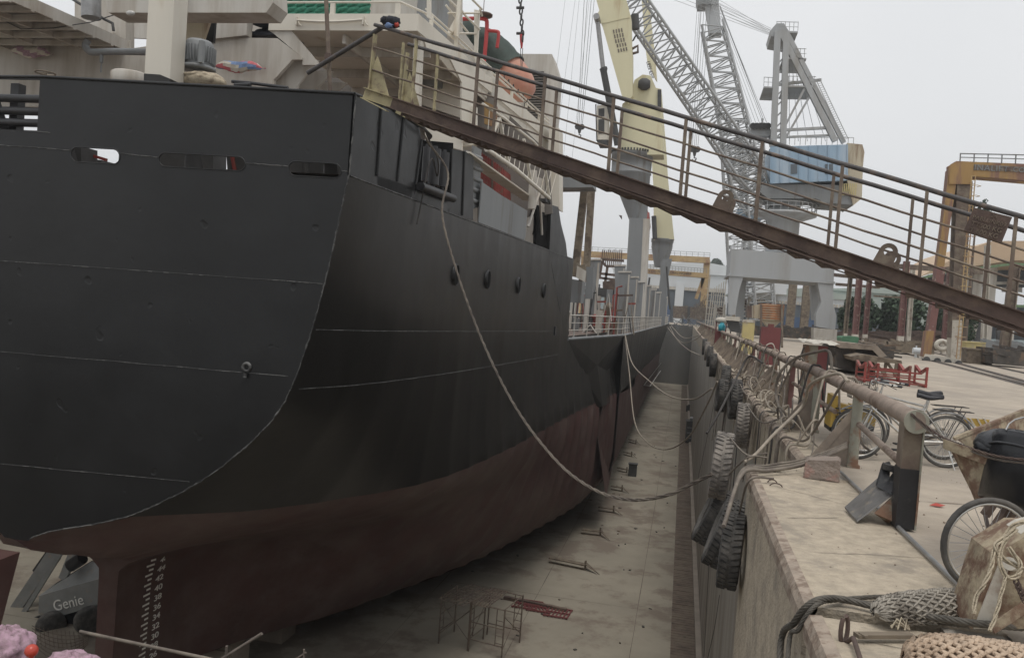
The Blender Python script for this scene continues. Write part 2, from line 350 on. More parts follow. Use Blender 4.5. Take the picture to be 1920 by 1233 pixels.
def split(*names):
    """one object for every separate piece of the named meshes"""
    for o in [o for o in bpy.data.objects if o.type == 'MESH' and o.name.split('.')[0] in names]:
        me = o.data; n = len(me.vertices); par = list(range(n))
        def find(a):
            while par[a] != a: par[a] = par[par[a]]; a = par[a]
            return a
        for e in me.edges: par[find(e.vertices[0])] = find(e.vertices[1])
        comp = {}
        for p in me.polygons: comp.setdefault(find(p.vertices[0]), []).append(p)
        if len(comp) < 2: continue
        base = o.name.split('.')[0]; first = True
        for ps in comp.values():
            ids = sorted({i for p in ps for i in p.vertices}); mp = {v: i for i, v in enumerate(ids)}
            nm = bpy.data.meshes.new(base); nm.from_pydata([me.vertices[i].co[:] for i in ids], [], [[mp[i] for i in p.vertices] for p in ps])
            for q in me.materials: nm.materials.append(q)
            nm.polygons.foreach_set('material_index', [p.material_index for p in ps]); nm.polygons.foreach_set('use_smooth', [p.use_smooth for p in ps]); nm.update()
            if first: keep = nm; first = False
            else: c = bpy.data.objects.new(base, nm); COL.objects.link(c); c.parent = o.parent; c.location = o.location
        o.data = keep
# ================================================================== THE SETTING
FL = -10.6        # dock floor
XW = 1.57         # dock wall face (far part); the near blocks stand out to X = 0.8
YE = 148.0        # head of the dock
XL = -29.0
b = MB()
b.quad((XW + .34, -900, 0), (900, -900, 0), (900, YE, 0), (XW + .34, YE, 0))
b.quad((-900, YE, 0), (900, YE, 0), (900, 1500, 0), (-900, 1500, 0))
b.quad((-900, -900, 0), (XL, -900, 0), (XL, YE, 0), (-900, YE, 0))
struct(b.build('yard_ground', 'ground', fix=False))
b = MB(); b.quad((XL, -6, FL), (XW, -6, FL), (XW, YE, FL), (XL, YE, FL)); struct(b.build('dock_floor', 'dock_floor', fix=False))
b = MB()
for k in range(560):
    y = 6 + k * 0.25
    b.box(0.46, 1.36, y, y + 0.225, FL + .004, FL + .03 + random.uniform(0, .012))
struct(b.build('drain_channel', 'drain_slats', fix=False))
b = MB(); b.box(1.36, XW, 4, YE, FL + .004, FL + .16); struct(b.build('floor_kerb', 'curb'))
def ribbon(b, p, q, z, w_, wob, n=24):
    p = Vector(p); q = Vector(q); d = (q - p); sd_ = V(-d.y, d.x, 0).normalized(); vs = []
    off = 0
    for i in range(n + 1):
        off += random.uniform(-wob, wob); t = i / n; c = p + d * t + sd_ * off; ww = w_ * random.uniform(.4, 1.2) * (min(1, t * 6 + .1)) * min(1, (1 - t) * 6 + .1)
        vs += [(c.x + sd_.x * ww, c.y + sd_.y * ww, z), (c.x - sd_.x * ww, c.y - sd_.y * ww, z)]
    b.add(vs, [(2 * i, 2 * i + 2, 2 * i + 3, 2 * i + 1) for i in range(n)])
b = MB()
for k in range(12): y = 24 + k * 9.5; ribbon(b, (XL + 1, y, 0), (.4, y + .3, 0), FL + .004, .018, .01, 60)
for k in range(5): x = -1 - k * 4.2; ribbon(b, (x, 14, 0), (x + .2, 140, 0), FL + .005, .016, .01, 80)
struct(b.build('floor_joints', 'drain_slats', fix=False))
b = MB(); random.seed(12)
for (p, q, n) in (((.95, 8.6), (1.9, 7.9), 16), ((1.0, 6.2), (1.95, 6.5), 18), ((1.6, 5.2), (2.4, 6.4), 20), ((.95, 7.2), (1.5, 7.5), 12), ((2.3, 8.6), (4.4, 9.1), 26), ((2.0, 13), (5, 15.5), 30), ((3.0, 20), (14, 23), 50), ((1.0, 4.6), (1.8, 4.45), 14)): ribbon(b, (p[0], p[1], 0), (q[0], q[1], 0), .006, .0035 if q[0] < 3 else .008, .012, n)
struct(b.build('ground_cracks', 'scrap', fix=False))
# debris on the dock floor
b = MB(); random.seed(15)
for k in range(60):
    x = random.uniform(-9, .3); y = random.uniform(24, 90); l = random.uniform(.03, .11) * (1 + y / 60)
    b.cbox((x, y, FL + .02), l, l * random.uniform(.2, .8), random.uniform(.02, .07), rz=random.uniform(0, 3))
o = b.build('floor_debris', 'scrap'); o['kind'] = 'stuff'
b = MB(); b.quad((XL, -900, -2.4), (XW + .4, -900, -2.4), (XW + .4, -5, -2.4), (XL, -5, -2.4)); struct(b.build('unseen_harbour_water', 'water', fix=False))  # unseen, added behind the camera to stop light leaking in from below
b = MB(); b.box(XL, XW, -5.6, -4.6, FL, -1.4); struct(b.build('unseen_sill_wall', 'concrete_wall'))  # unseen, added to close the near end of the dock and darken it
b = MB(); b.box(XW, XW + 1.2, -900, YE, FL, -0.012)
struct(b.build('dock_wall', 'concrete_wall'))
b = MB(); b.box(XL - 1, XL, -6, YE, FL, -0.01); struct(b.build('dock_wall_port_side', 'concrete_wall'))
b = MB(); b.box(XL, XW, YE, YE + 1.5, FL, -0.01)
struct(b.build('dock_head_wall', 'head_wall'))
def rounded_block(b, x0, x1, y0, y1, z0, z1, r=0.05):
    b.prism([(x0, y0, z0), (x0, y0, z1 - r), (x0 + r * .4, y0, z1 - r * .35), (x0 + r, y0, z1), (x1, y0, z1), (x1, y0, z0)], (0, y1 - y0, 0))
b = MB()
for y0, y1, z1 in ((-6, 4.86, 0.0), (5.02, 9.35, 0.0)):
    rounded_block(b, 0.83, XW + .35, y0, y1, FL, z1 + .002, 0.06)
rounded_block(b, 1.25, XW + .35, 9.52, 10.35, -2.5, -.03, 0.05)
b.cur = 1
for y0, y1 in ((-6, 4.86), (5.02, 9.35)):
    b.prism([(0.805, y0, -.13), (0.805, y0, -.05), (0.83, y0, .004), (0.90, y0, .012), (0.90, y0, -.02), (0.85, y0, -.13)], (0, y1 - y0, 0))
struct(b.build('quay_block', ['concrete_top', 'concrete_rim']))
b = MB(); y = 10.5; k = 0
while y < YE:
    l = 4.4
    rounded_block(b, XW - .02, XW + .36, y, min(YE, y + l), -1.1, 0.02 if k % 2 else 0.0, 0.05)
    if k % 2: b.box(XW + .36, XW + .60, y + .3, y + l - .3, -.01, .05)
    y += l + 0.09; k += 1
b.cur = 1; y = 10.5
while y < YE: b.prism([(1.51, y, -.14), (1.51, y, -.03), (1.545, y, .008), (1.60, y, .024), (1.60, y, -.05), (1.56, y, -.14)], (0, 4.3, 0)); y += 4.49
struct(b.build('quay_coping', ['concrete_top', 'concrete_rim']))
# crane rails let into the ground
b = MB()
def gl(p, q, z, w): return [(p.x, p.y, z), (q.x, q.y, z), (q.x + w, q.y, z), (p.x + w, p.y, z)]
for (a, c, w_) in (((1690, 652), (1925, 716), .5), ((1700, 650), (1925, 700), .5), ((1650, 650), (1925, 722), .35)):
    p = AZ(*a, 0); q = AZ(*c, 0); d = (q - p).normalized(); q2 = q + d * 40; p2 = p - d * 30
    b.bar((p2.x, p2.y, .02), (q2.x, q2.y, .02), .09, .06)
    b.cur = 1; n = V(-d.y, d.x, 0) * .32
    b.add([(p2.x - n.x, p2.y - n.y, .006), (q2.x - n.x, q2.y - n.y, .006), (q2.x + n.x, q2.y + n.y, .006), (p2.x + n.x, p2.y + n.y, .006)], [(0, 1, 2, 3)]); b.cur = 0
struct(b.build('crane_rails', ['rail_steel', 'scrap'], fix=False))
# hazy hill
b = MB(); n = 90; vs = []
for i in range(n + 1):
    x = -160 + i * 9.0
    h = 10 + 9 * math.exp(-((x - 25) / 45) ** 2) + 7 * math.exp(-((x - 190) / 60) ** 2) + random.uniform(0, 2.0)
    vs += [(x, 430, -.5), (x, 470, h), (x, 560, h * .9)]
fs = []
for i in range(n):
    for j in range(2): fs.append((3 * i + j, 3 * i + 3 + j, 3 * i + 4 + j, 3 * i + 1 + j))
b.add(vs, fs); struct(b.build('distant_hill', 'hill'))

# ================================================================== THE SHIP
CL = -13.4; DK = 3.86; YT = 14.5
ship = thing('cargo_ship', 'large cargo ship in dry dock, black and maroon hull, white superstructure, cream deck cranes', 'ship', (CL, 14.5, FL + 1.2))
ST = [14.5, 16.2, 18, 20, 22, 25, 28, 33, 38, 44, 50]
LV = [3.86, 1.5, -.57, -2.0, -3.3, -4.1, -5.0, -5.7, -6.5, -8.0, -9.2]
def Lh(y): return 6.95 + .0605 * (min(y, 44) - 14.5)
TB = [[Lh(y) for y in ST],
      [6.55, 6.9, 7.12, 7.27, 7.4, 7.58, 7.77, 8.07, 8.37, 8.7, 8.9],
      [5.95, 6.55, 6.9, 7.15, 7.36, 7.58, 7.77, 8.07, 8.4, 8.8, 9.2],
      [4.7, 5.8, 6.5, 7.0, 7.33, 7.6, 7.85, 8.15, 8.5, 9.0, 9.5],
      [2.6, 4.6, 5.8, 6.8, 7.35, 7.75, 8.05, 8.4, 8.75, 9.3, 9.8],
      [.3, 3.0, 4.3, 5.6, 6.6, 7.3, 7.8, 8.3, 8.8, 9.4, 9.85],
      [.25, 1.0, 1.8, 3.1, 4.6, 6.1, 7.1, 8.0, 8.7, 9.4, 9.85],
      [.25, .25, .3, .75, 2.7, 5.2, 6.6, 7.8, 8.6, 9.35, 9.85],
      [.25, .25, .27, .32, 1.9, 4.5, 6.1, 7.6, 8.5, 9.35, 9.85],
      [.25, .25, .25, .28, 1.3, 3.5, 5.1, 6.9, 8.1, 9.2, 9.7],
      [.18, .18, .2, .25, .9, 2.6, 3.9, 5.8, 7.1, 8.4, 9.0]]
def crom(xs, ys, x):
    if x <= xs[0]: return ys[0]
    if x >= xs[-1]: return ys[-1]
    i = max(k for k in range(len(xs) - 1) if xs[k] <= x)
    h = xs[i + 1] - xs[i]; t = (x - xs[i]) / h
    def sl(k):
        if k <= 0: return (ys[1] - ys[0]) / (xs[1] - xs[0])
        if k >= len(xs) - 1: return (ys[-1] - ys[-2]) / (xs[-1] - xs[-2])
        a = (ys[k] - ys[k - 1]) / (xs[k] - xs[k - 1]); c = (ys[k + 1] - ys[k]) / (xs[k + 1] - xs[k])
        return 0 if a * c <= 0 else 2 * a * c / (a + c)
    m0, m1 = sl(i), sl(i + 1); t2, t3 = t * t, t * t * t
    return (2 * t3 - 3 * t2 + 1) * ys[i] + (t3 - 2 * t2 + t) * h * m0 + (-2 * t3 + 3 * t2) * ys[i + 1] + (t3 - t2) * h * m1
_nl = [-l for l in LV]
_cache = {}
def half(y, z, ripple=True):
    ky = round(y, 3)
    if ky not in _cache: _cache[ky] = [crom(ST, r_, y) for r_ in TB]
    h = crom(_nl, _cache[ky], -z)
    if ripple and h > .6:
        k = max(0, min(1, (.3 - z) / 4.5)) * .05 + .010
        k *= 1 + 1.6 * max(0, min(1, (y - 25) / 8)) * max(0, min(1, (-2.2 - z) / 2))
        h -= k * (math.sin(PI * y / 1.45) ** 2) ** .5 * min(1, h / 3)
    return h
PZ_ = -3.3                                   # paint line
zs_top = [DK - (DK - PZ_) * i / 26 for i in range(27)]
zs_bot = [PZ_ + (-9.2 - PZ_) * i / 30 for i in range(31)]
def shell(b, y0, y1, dy, zs, side=1, zmin=None):
    ny = int(round((y1 - y0) / dy)); vs = []; fs = []; nz = len(zs)
    for i in range(ny + 1):
        y = y0 + (y1 - y0) * i / ny
        for z in zs:
            zz = z
            if zmin is not None: zz = max(z, zmin(y))
            h = half(y, zz)
            if zmin is not None and z <= zmin(y): h = 0.0
            vs.append((CL + side * h, y, zz))
    for i in range(ny):
        for j in range(nz - 1): a = i * nz + j; fs.append((a, a + 1, a + nz + 1, a + nz))
    b.add(vs, fs, True)
YF = 36.6                                    # front end of the narrow stern part above deck level
def zm(y): return -4.12 - min(.33, max(0, y - 14.5) * .8) - max(0, y - 14.9) * .34
b = MB()
shell(b, 14.5, YF, .11, zs_top, 1); shell(b, 14.5, YF, .7, zs_top, -1)
b.build('stern_side_plating', 'hull_side', ship, fix=False)
zlow = [z for z in zs_top if z < .45]; 
b = MB(); shell(b, YF, 50, .11, [.35 if i == 0 else z for i, z in enumerate(zlow)], 1); b.build('quarter_plating', 'hull_side', ship, fix=False)
b = MB()
shell(b, 17.45, 50, .11, zs_bot, 1); shell(b, 17.45, 50, .9, zs_bot, -1)
shell(b, 14.5, 17.45, .1, [z for z in zs_bot if z > -5.1] + [-5.1, -5.4], 1, zm); shell(b, 14.5, 17.45, .3, [z for z in zs_bot if z > -5.1] + [-5.1, -5.4], -1, zm)
for i in range(20):                           # flat keel and the closing plate at the stern frame
    y = 17.45 + i * 1.63; b.quad((CL - half(y, -9.2), y, -9.2), (CL + half(y, -9.2), y, -9.2), (CL + half(y + 1.63, -9.2), y + 1.63, -9.2), (CL - half(y + 1.63, -9.2), y + 1.63, -9.2))
vs = []; fs = []
for z in zs_bot: h = half(17.45, z); vs += [(CL - h, 17.45, z), (CL + h, 17.45, z)]
for i in range(len(zs_bot) - 1):
    if zs_bot[i] < zm(17.45) + .3: fs.append((2 * i, 2 * i + 1, 2 * i + 3, 2 * i + 2))
b.add(vs, fs)
b.build('bottom_plating', 'hull_red', ship, fix=False)
# rudder with its horn
b = MB()
def foil(z0, z1, ya, yb, t): return [(CL, ya, z0)], 0
b.prism([(CL - .25, 11.6, -8.4), (CL - .25, 12.0, -4.35), (CL - .25, 14.35, -4.3), (CL - .25, 13.2, -8.4)], (.5, 0, 0))
b.build('rudder', 'hull_red', ship)
# transom with its fairleads
TX = lambda x, y: AY(x, y, YT)
edge = [TX(668, 178), TX(650, 335)] + [V(CL + half(14.5, z, False), YT, z) for z in [3.4, 2.8, 2.1, 1.5, .8, 0, -.57, -1.0, -1.5, -2.0, -2.4, -2.7, -3.0, -3.3, -3.55, -3.8, -4.0, -4.1]]
edge = [V(CL, YT, 5.60), TX(668, 178)] + [V(CL + half(14.5, z, False), YT, z) for z in [DK, 3.4, 2.8, 2.1, 1.5, .8, 0, -.57, -1.0, -1.5, -2.0, -2.4, -2.7, -3.0, -3.3, -3.55, -3.8, -4.0, -4.1]]
mir = [V(2 * CL - p.x, YT, p.z) for p in edge[:0:-1]]
def slot(xa, xb, yt, yb, f):
    """an oblong hole with rounded ends through the picture points"""
    out = []; n = 7; xm = (xa + xb) / 2
    A = f(xa, yt[0]); B_ = f(xa, yb[0]); C_ = f(xb, yt[1]); D_ = f(xb, yb[1])
    hz = (A - B_).length / 2; ux = (C_ - A).normalized(); c1 = (A + B_) / 2; c2 = (C_ + D_) / 2; uz = (A - B_).normalized()
    for i in range(n + 1): a = PI / 2 + PI * i / n; out.append(c1 + ux * (hz * (1 + math.cos(a))) + uz * (hz * math.sin(a)))
    for i in range(n + 1): a = -PI / 2 + PI * i / n; out.append(c2 + ux * (hz * (math.cos(a) - 1)) + uz * (hz * math.sin(a)))
    return out
holes = [slot(133, 225, (275, 281), (303, 308), TX), slot(298, 460, (286, 294), (312, 322), TX), slot(541, 640, (302, 307), (329, 335), TX)]
zo0, zo1 = TX(70, 245).z, TX(70, 150).z; xo = TX(72, 200).x
op = [V(xo - 1.9, YT, zo0), V(xo, YT, zo0), V(xo, YT, zo1), V(xo - 1.9, YT, zo1)]
b = MB(); b.holed(edge + mir, holes + [op], (0, .03, 0)); b.build('transom_plate', 'hull_grey', ship, fix=False)
b = MB()
for hl in holes: b.tube(hl, .014, 6, closed=True)
b.build('fairlead_rim', 'hull_grey', ship)
b = MB()
for zz in (.16, .38, .62):
    z = zo0 + (zo1 - zo0) * zz * 1.05; b.cyl((xo - 2.1, YT + .12, z), (xo + .1, YT + .12, z), .085, 14)
b.box(xo - 1.0, xo - .8, YT + .3, YT + .5, zo0 - .2, zo1)
b.build('stern_roller', 'black_pipe', ship)
# weld beads
b = MB()
def zline(x0, y0, x1, y1, hz=[]):
    p, q = TX(x0, y0), TX(x1, y1); p.y = q.y = YT - .006; b.tube([p.lerp(q, t / 12) + V(0, 0, random.uniform(-.006, .006)) for t in range(13)], .010, 5)
for a in ((-200, 474, 605, 532), (-200, 642, 540, 705), (-200, 850, 355, 903), (-60, 268, 132, 282), (226, 288, 298, 296), (460, 306, 541, 312), (640, 320, 652, 322), (70, 247, 95, 249)): zline(*a)
b.build('weld_seam', 'weld', ship)
b = MB(); q = []
for i in range(1, len(edge) - 1):
    n = max(2, int((edge[i + 1] - edge[i]).length / .05))
    q += [edge[i].lerp(edge[i + 1], k / n) for k in range(n)]
b.tube([p + V(.004 + random.uniform(-.008, .008), -.008, random.uniform(-.008, .008)) for p in q], [random.uniform(.008, .022) for _ in q], 6); b.build('knuckle_seam', 'weld', ship)
b = MB()
def sideline(z0, z1, y0, y1, r=.008):
    n = int((y1 - y0) / .25); pts = []
    for i in range(n + 1):
        y = y0 + (y1 - y0) * i / n; z = z0 + (z1 - z0) * i / n; pts.append((CL + half(y, z) + .004, y, z))
    b.tube(pts, r, 5)
sideline(.85, .60, 14.6, 34, .010); sideline(-.35, -.42, 14.7, 35, .010); sideline(3.84, 3.80, 14.55, 36, .016)

b.build('side_weld_seam', 'weld', ship)
# portholes
for px, py in ((855, 515), (915, 524), (972, 535), (1020, 545)):
    p = AS(px, py); x = CL + half(p.y, p.z)
    mt = Matrix.Translation((x, p.y, p.z)) @ Matrix.Rotation(R(3.5), 4, 'Z') @ Matrix.Rotation(PI / 2, 4, 'Y')
    b = MB(); b.lathe([(.262, .03), (.268, .05), (.282, .05), (.295, -.04)], mt, 24); b.cur = 1; b.lathe([(.001, .042), (.262, .042)], mt, 24)
    b.build('porthole', ['hull_grey', 'void'], ship, fix=False)
b = MB(); p = AS(1040, 620); b.box(p.x - .02, p.x + .05, p.y - .14, p.y + .14, p.z - .18, p.z + .18); b.build('side_scupper', 'black_plastic', ship)
b = MB(); p = TX(463, 688); mt = Matrix.Translation(p) @ Matrix.Rotation(PI / 2, 4, 'X'); b.lathe([(.05, 0), (.06, .04), (.10, .04), (.11, -.02)], mt, 18); b.cyl(p + V(0, -.05, -.12), p + V(0, -.05, -.2), .04, 8); b.build('drain_socket', 'weld', ship)
# draught marks on the skeg
b = MB()
yq = 18.8
for i in range(26):
    z = -9.0 + i * .131; long = i % 2 == 0
    x = CL + half(yq, z, False) + .012
    y1 = yq - .08; y0 = y1 - (.26 if long else .15)
    n1 = CL + half(y0, z, False) + .012
    b.prism([(n1, y0, z - .024), (x, y1, z - .024), (x, y1, z + .024), (n1, y0, z + .024)], (.006, 0, 0))
b.build('draught_scale', 'mark_white', ship, fix=False)
for i, t in enumerate(('22', '24', '26', '28', '30', '32', '34', '36', '38', '40', '42', '44', '46')):
    z = -9.0 + (i + .0) * .262 + .02; x = CL + half(yq + .2, z, False) + .02
    dz = (half(yq + .2, z + .12, False) - half(yq + .2, z, False)) / .12
    text_mesh(t, .22, .006, 'mark_white', 'draught_number', ship, frame4(V(x, yq + .26, z + .02), (0, 1, 0), (dz, 0, 1)) @ Matrix.Scale(1.55, 4, V(1, 0, 0)), .95)
# ---- wide main hull ahead of the stern part
xs = AX(1170, 628, -3.5); XS = -3.5; YS = xs.y; DZ = xs.z           # knuckle of the deck edge
a_ = V(CL + half(YF, .3), YF, .30)
def bowx(y): return XS if y < 135 else CL + 9.9 * math.sqrt(max(0, 1 - ((y - 135) / 12) ** 2))
def flare(y): return max(0, (min(y, 140) - 48) / 92) * 1.25
def dz(y): return DZ + max(0, (y - 110) / 38) ** 2 * .6
ys = [YS + i * (146.8 - YS) / 60 for i in range(61)]
def flank(b, z0f, z1f, n=8, s=1):
    vs = []; fs = []
    for y in ys:
        for j in range(n + 1): z = z0f(y) + (z1f(y) - z0f(y)) * j / n; x = bowx(y) + flare(y) * (1 - j / n); x = x - (.03 * abs(math.sin(y * 1.3)) if y < 112 else 0); vs.append((x if s > 0 else 2 * CL - x, y, z))
    for i in range(len(ys) - 1):
        for j in range(n): a = i * (n + 1) + j; fs.append((a, a + 1, a + n + 2, a + n + 1))
    b.add(vs, fs, True)
PL = lambda y: -3.3 - (y - 45) * .012
b = MB(); flank(b, dz, PL); flank(b, dz, PL, s=-1)
# the stepped after end of the wide part
k1 = V(XS, YS, DZ); k0 = V(a_.x, YF, DZ - .02)
c1 = AS(1097, 708, CL + half(39, -1.5), 39, .06); e1 = AX(1190, 722, XS); d1 = AY(1120, 685, 43.2); f1 = AY(1130, 762, 43.8); c2 = AS(1105, 762, CL + half(40, -2.6), 40, .06)
zp = V(XS, e1.y, PL(e1.y))
b.add([k0, k1, d1, c1], [(0, 1, 2, 3)]); b.add([k1, e1, d1], [(0, 1, 2)]); b.add([c1, d1, f1, c2], [(0, 1, 2, 3)])
g1 = AY(1148, 752, 44.5); b.add([d1, e1, zp, f1], [(0, 1, 2, 3)])
b.add([k1, V(XS, YS, PL(YS)), zp, e1], [(0, 1, 2, 3)])
b.build('side_blister', 'hull_side', ship, fix=False)
b = MB()
vs = []; fs = []; NB = 14
for y in ys:
    x0 = bowx(y); zt = PL(y)
    for j in range(NB + 1):
        if j < 7: x, z = x0 - j * .015, zt + (-7.6 - zt) * j / 6
        else: a = (j - 6) / 8 * PI / 2; x, z = x0 - .1 - 1.6 * (1 - math.cos(a)), -7.6 - 1.6 * math.sin(a)
        vs.append((max(CL, x), y, z))
    vs.append((CL, y, -9.2))
for i in range(len(ys) - 1):
    for j in range(NB + 1): a = i * (NB + 2) + j; fs.append((a, a + 1, a + NB + 3, a + NB + 2))
b.add(vs, fs, True); b.add([(2 * CL - v[0], v[1], v[2]) for v in vs], fs, True)
bot = [f1, zp, V(XS - .02, e1.y, -7.6), V(XS - .9, e1.y - 2.5, -8.9), AY(1136, 935, 44.0), AY(1118, 800, 43.9)]
b.add(bot, [tuple(range(len(bot)))])
b.add([V(XS, YS, PL(YS)), V(XS, YS, -7.6), V(XS, e1.y, -7.6), zp], [(0, 1, 2, 3)])
b.build('wide_bottom_plating', 'hull_red', ship, fix=False)
b = MB(); b.add([(a_.x - .3, YF, DZ - .03), (XS, YS, DZ - .03), (XS + 1.2, 135, DZ - .03), (2 * CL - XS, 135, DZ - .03), (2 * CL - XS, YF, DZ - .03)], [(0, 1, 2, 3, 4)])
b.quad((XS + 1.2, 135, DZ), (2 * CL - XS, 135, DZ), (CL - 1, 146, dz(146)), (CL + 1, 146, dz(146)))
b.build('main_deck', 'deck_steel', ship, fix=False)
b = MB(); b.tube([k0, k1] + [V(bowx(y) + flare(y), y, dz(y)) for y in ys[1:]], .075, 8); b.build('sheer_strake', 'ship_grey', ship)
b = MB()                                      # load line box painted on the side
q = [AX(x, y, XS + .03) for x, y in ((1207, 722), (1219, 723), (1257, 668), (1257, 658))]; b.tube(q, .05, 5, closed=True); b.build('painted_outline', 'mark_white', ship)
# ---- poop deck, bulwarks and deck gear (all parts of the ship)
b = MB(); b.add([(CL - 7, YT + .05, DK), (CL + 6.9, YT + .05, DK), (CL + half(YF, 3.8, False) - .06, YF, DK), (CL - half(YF, 3.8, False) + .06, YF, DK)], [(0, 1, 2, 3)]); b.build('poop_deck', 'deck_steel', ship, fix=False)
SO = V(-.035, 0, 0)
b = MB()
sh = [AS(x, y) for x, y in ((707, 329), (774, 352), (772, 371), (708, 349))]
A_ = [V(-6.45 + .0, YT, TX(668, 178).z)] + [AS(x, y) for x, y in ((704, 192), (737, 206), (786, 238), (790, 262), (779, 345), (775, 371))] + [V(-6.45, YT, DK - .02)]
b.holed(A_, [sh], SO)
b.holed([AS(x, y) for x, y in ((779, 357), (845, 377), (845, 392), (841, 399), (775, 372))], [], SO)
b.holed([AS(x, y) for x, y in ((846, 279), (873, 284), (888, 296), (887, 413), (840, 398))], [], SO)
b.build('poop_bulwark', 'hull_grey', ship, fix=False)
b = MB()
for (x, y, x2, y2) in ((790, 262, 779, 345), (846, 279, 843, 375), (714, 200, 706, 330), (756, 222, 744, 340), (870, 284, 866, 404)): b.tube([AS(x, y) + V(.01, 0, 0), AS(x2, y2) + V(.01, 0, 0)], .035, 6)
b.build('bulwark_stiffener', 'hull_grey', ship)
b = MB(); b.holed([AS(x, y) for x, y in ((904, 341), (940, 366), (989, 395), (986, 440), (983, 450), (898, 417))], [], SO); b.build('low_bulwark', 'ship_grey', ship, fix=False)
b = MB(); b.holed([AS(x, y) for x, y in ((1034, 384), (1047, 388), (1052, 420), (1061, 455), (1066, 500), (1067, 628), (1058, 628), (1030, 474))], [], (-.35, 0, 0)); b.build('deckhouse_end_plate', 'hull_grey', ship, fix=False)
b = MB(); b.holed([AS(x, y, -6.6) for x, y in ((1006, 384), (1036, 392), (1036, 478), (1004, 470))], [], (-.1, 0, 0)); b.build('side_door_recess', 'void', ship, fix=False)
b = MB(); b.holed([AS(x, y, -7.1) for x, y in ((783, 262), (850, 268), (850, 385), (775, 362))], [], (-.05, 0, 0)); b.build('roller_dark_backing', 'void', ship, fix=False)  # black backing plate added to keep the opening behind the rollers dark
for (xt, yt, xb, yb, r) in ((801, 270, 796, 345, .10), (817, 274, 812, 352, .17), (834, 281, 829, 356, .17)):
    b = MB(); p, q = AS(xt, yt, -6.6), AS(xb, yb, -6.6); q.x = p.x; q.y = p.y; n = 10
    b.cyl(q + V(0, 0, .07), p - V(0, 0, .07), r * .85, 18); b.cyl(q, p, r * .35, 10); b.build('guide_roller', 'black_pipe', ship)
b = MB(); b.cyl(AS(781, 349) + V(.1, 0, 0), AS(843, 372) + V(.1, 0, 0), .10, 14); b.build('roller_lip', 'black_pipe', ship)
b = MB(); b.holed([AS(x, y, -6.62) for x, y in ((888, 273), (903, 281), (899, 388), (884, 392))], [], (-.05, 0, 0))
for k in range(5): y = 292 + k * 21; b.tube([AS(872, y - 6, -6.62), AS(902, y + 6, -6.62)], .07, 6)
b.build('bulkhead_bracket', 'ship_grey', ship, fix=False)
b = MB(); rim = [V(-6.45, YT, TX(668, 176).z), AS(737, 205), AS(786, 237)]; b.tube([V(2 * CL + 6.45, YT, 5.5), V(CL, YT, TX(70, 144).z), V(-6.45, YT, TX(668, 176).z)], .035, 6); b.tube(rim, .03, 6); b.build('bulwark_cap', 'hull_grey', ship)
b = MB()
for k in range(9):
    x = -19 + k * 1.5; b.prism([(x, YT + .03, DK), (x, YT + .7, DK), (x, YT + .03, DK + 1.35)], (.02, 0, 0))
b.build('bulwark_bracket', 'ship_dark', ship)
# mooring deck things seen over the bulwark
b = MB(); b.slab([(270, 156), (318, 158), (329, -40), (281, -40)], 16.3, .5); b.build('boom_post', 'ship_white', ship)
b = MB(); b.slab([(269, 160), (270, 138), (300, 140), (319, 148), (318, 162)], 16.28, .54); b.build('boom_post_foot', 'hull_black', ship)
b = MB()                                      # house walls
b.slab([(-80, 60), (212, 60), (212, 96), (395, 70), (520, 72), (567, 108), (567, 112), (548, 112), (513, 150), (512, 200), (-80, 200)], 22.0, .15)
b.slab([(210, 30), (236, 30), (236, 96), (210, 96)], 22.3, .4)
b.slab([(390, -40), (470, -40), (462, 66), (390, 74)], 21.9, .3)
b.build('house_wall', 'ship_offwhite', ship)
b = MB(); b.slab([(140, -40), (395, -40), (395, 78), (140, 66)], 24.6, .1); b.slab([(470, -40), (866, -40), (866, 55), (905, 110), (930, 150), (930, 260), (470, 260)], 28.5, .1); b.build('house_recess_wall', 'ship_offwhite', ship); b = MB(); b.slab([(500, 60), (790, 60), (900, 150), (930, 190), (930, 262), (500, 262)], 28.3, .1); b.build('gallery_shade_sheet', 'shade_and_louvre', ship)  # last sheet: under-deck shade put into a darker wall colour
b = MB(); b.slab([(190, -30), (510, -30), (512, 5), (499, 24), (203, 24)], 19.5, .8); b.slab([(322, -30), (345, -30), (343, 40), (322, 40)], 19.3, .1); b.build('winch_platform', 'ship_offwhite', ship)
b = MB(); b.slab([(320, 25), (398, 25), (380, 78), (322, 80)], 20.5, .1); b.build('canvas_screen', 'beige_box', ship)
b = MB(); b.slab([(378, 62), (398, 24), (404, 24), (400, 80), (376, 80)], 20.8, .1); b.slab([(320, 78), (392, 78), (392, 86), (320, 86)], 21.5, .2); b.build('dark_gap', 'black_plastic', ship)
b = MB()
for k in range(3): b.prism([AY(551 + k * 27, 113 + k * 21, 22.4 + k), AY(516 + k * 27, 150 + k * 18, 22.4 + k), AY(516 + k * 27, 200, 22.4 + k), AY(546 + k * 27, 200, 22.4 + k), AY(560 + k * 30, 158 + k * 12, 22.4 + k), AY(598 + k * 27, 113 + k * 21, 22.4 + k)], (0, .08, 0))
b.prism([AY(504, 56, 22.05), AY(567, 108, 22.05), AY(567, 122, 22.05), AY(600, 122, 22.05), AY(545, 56, 22.05)], (0, .1, 0))
b.build('web_frame', 'ship_offwhite', ship)
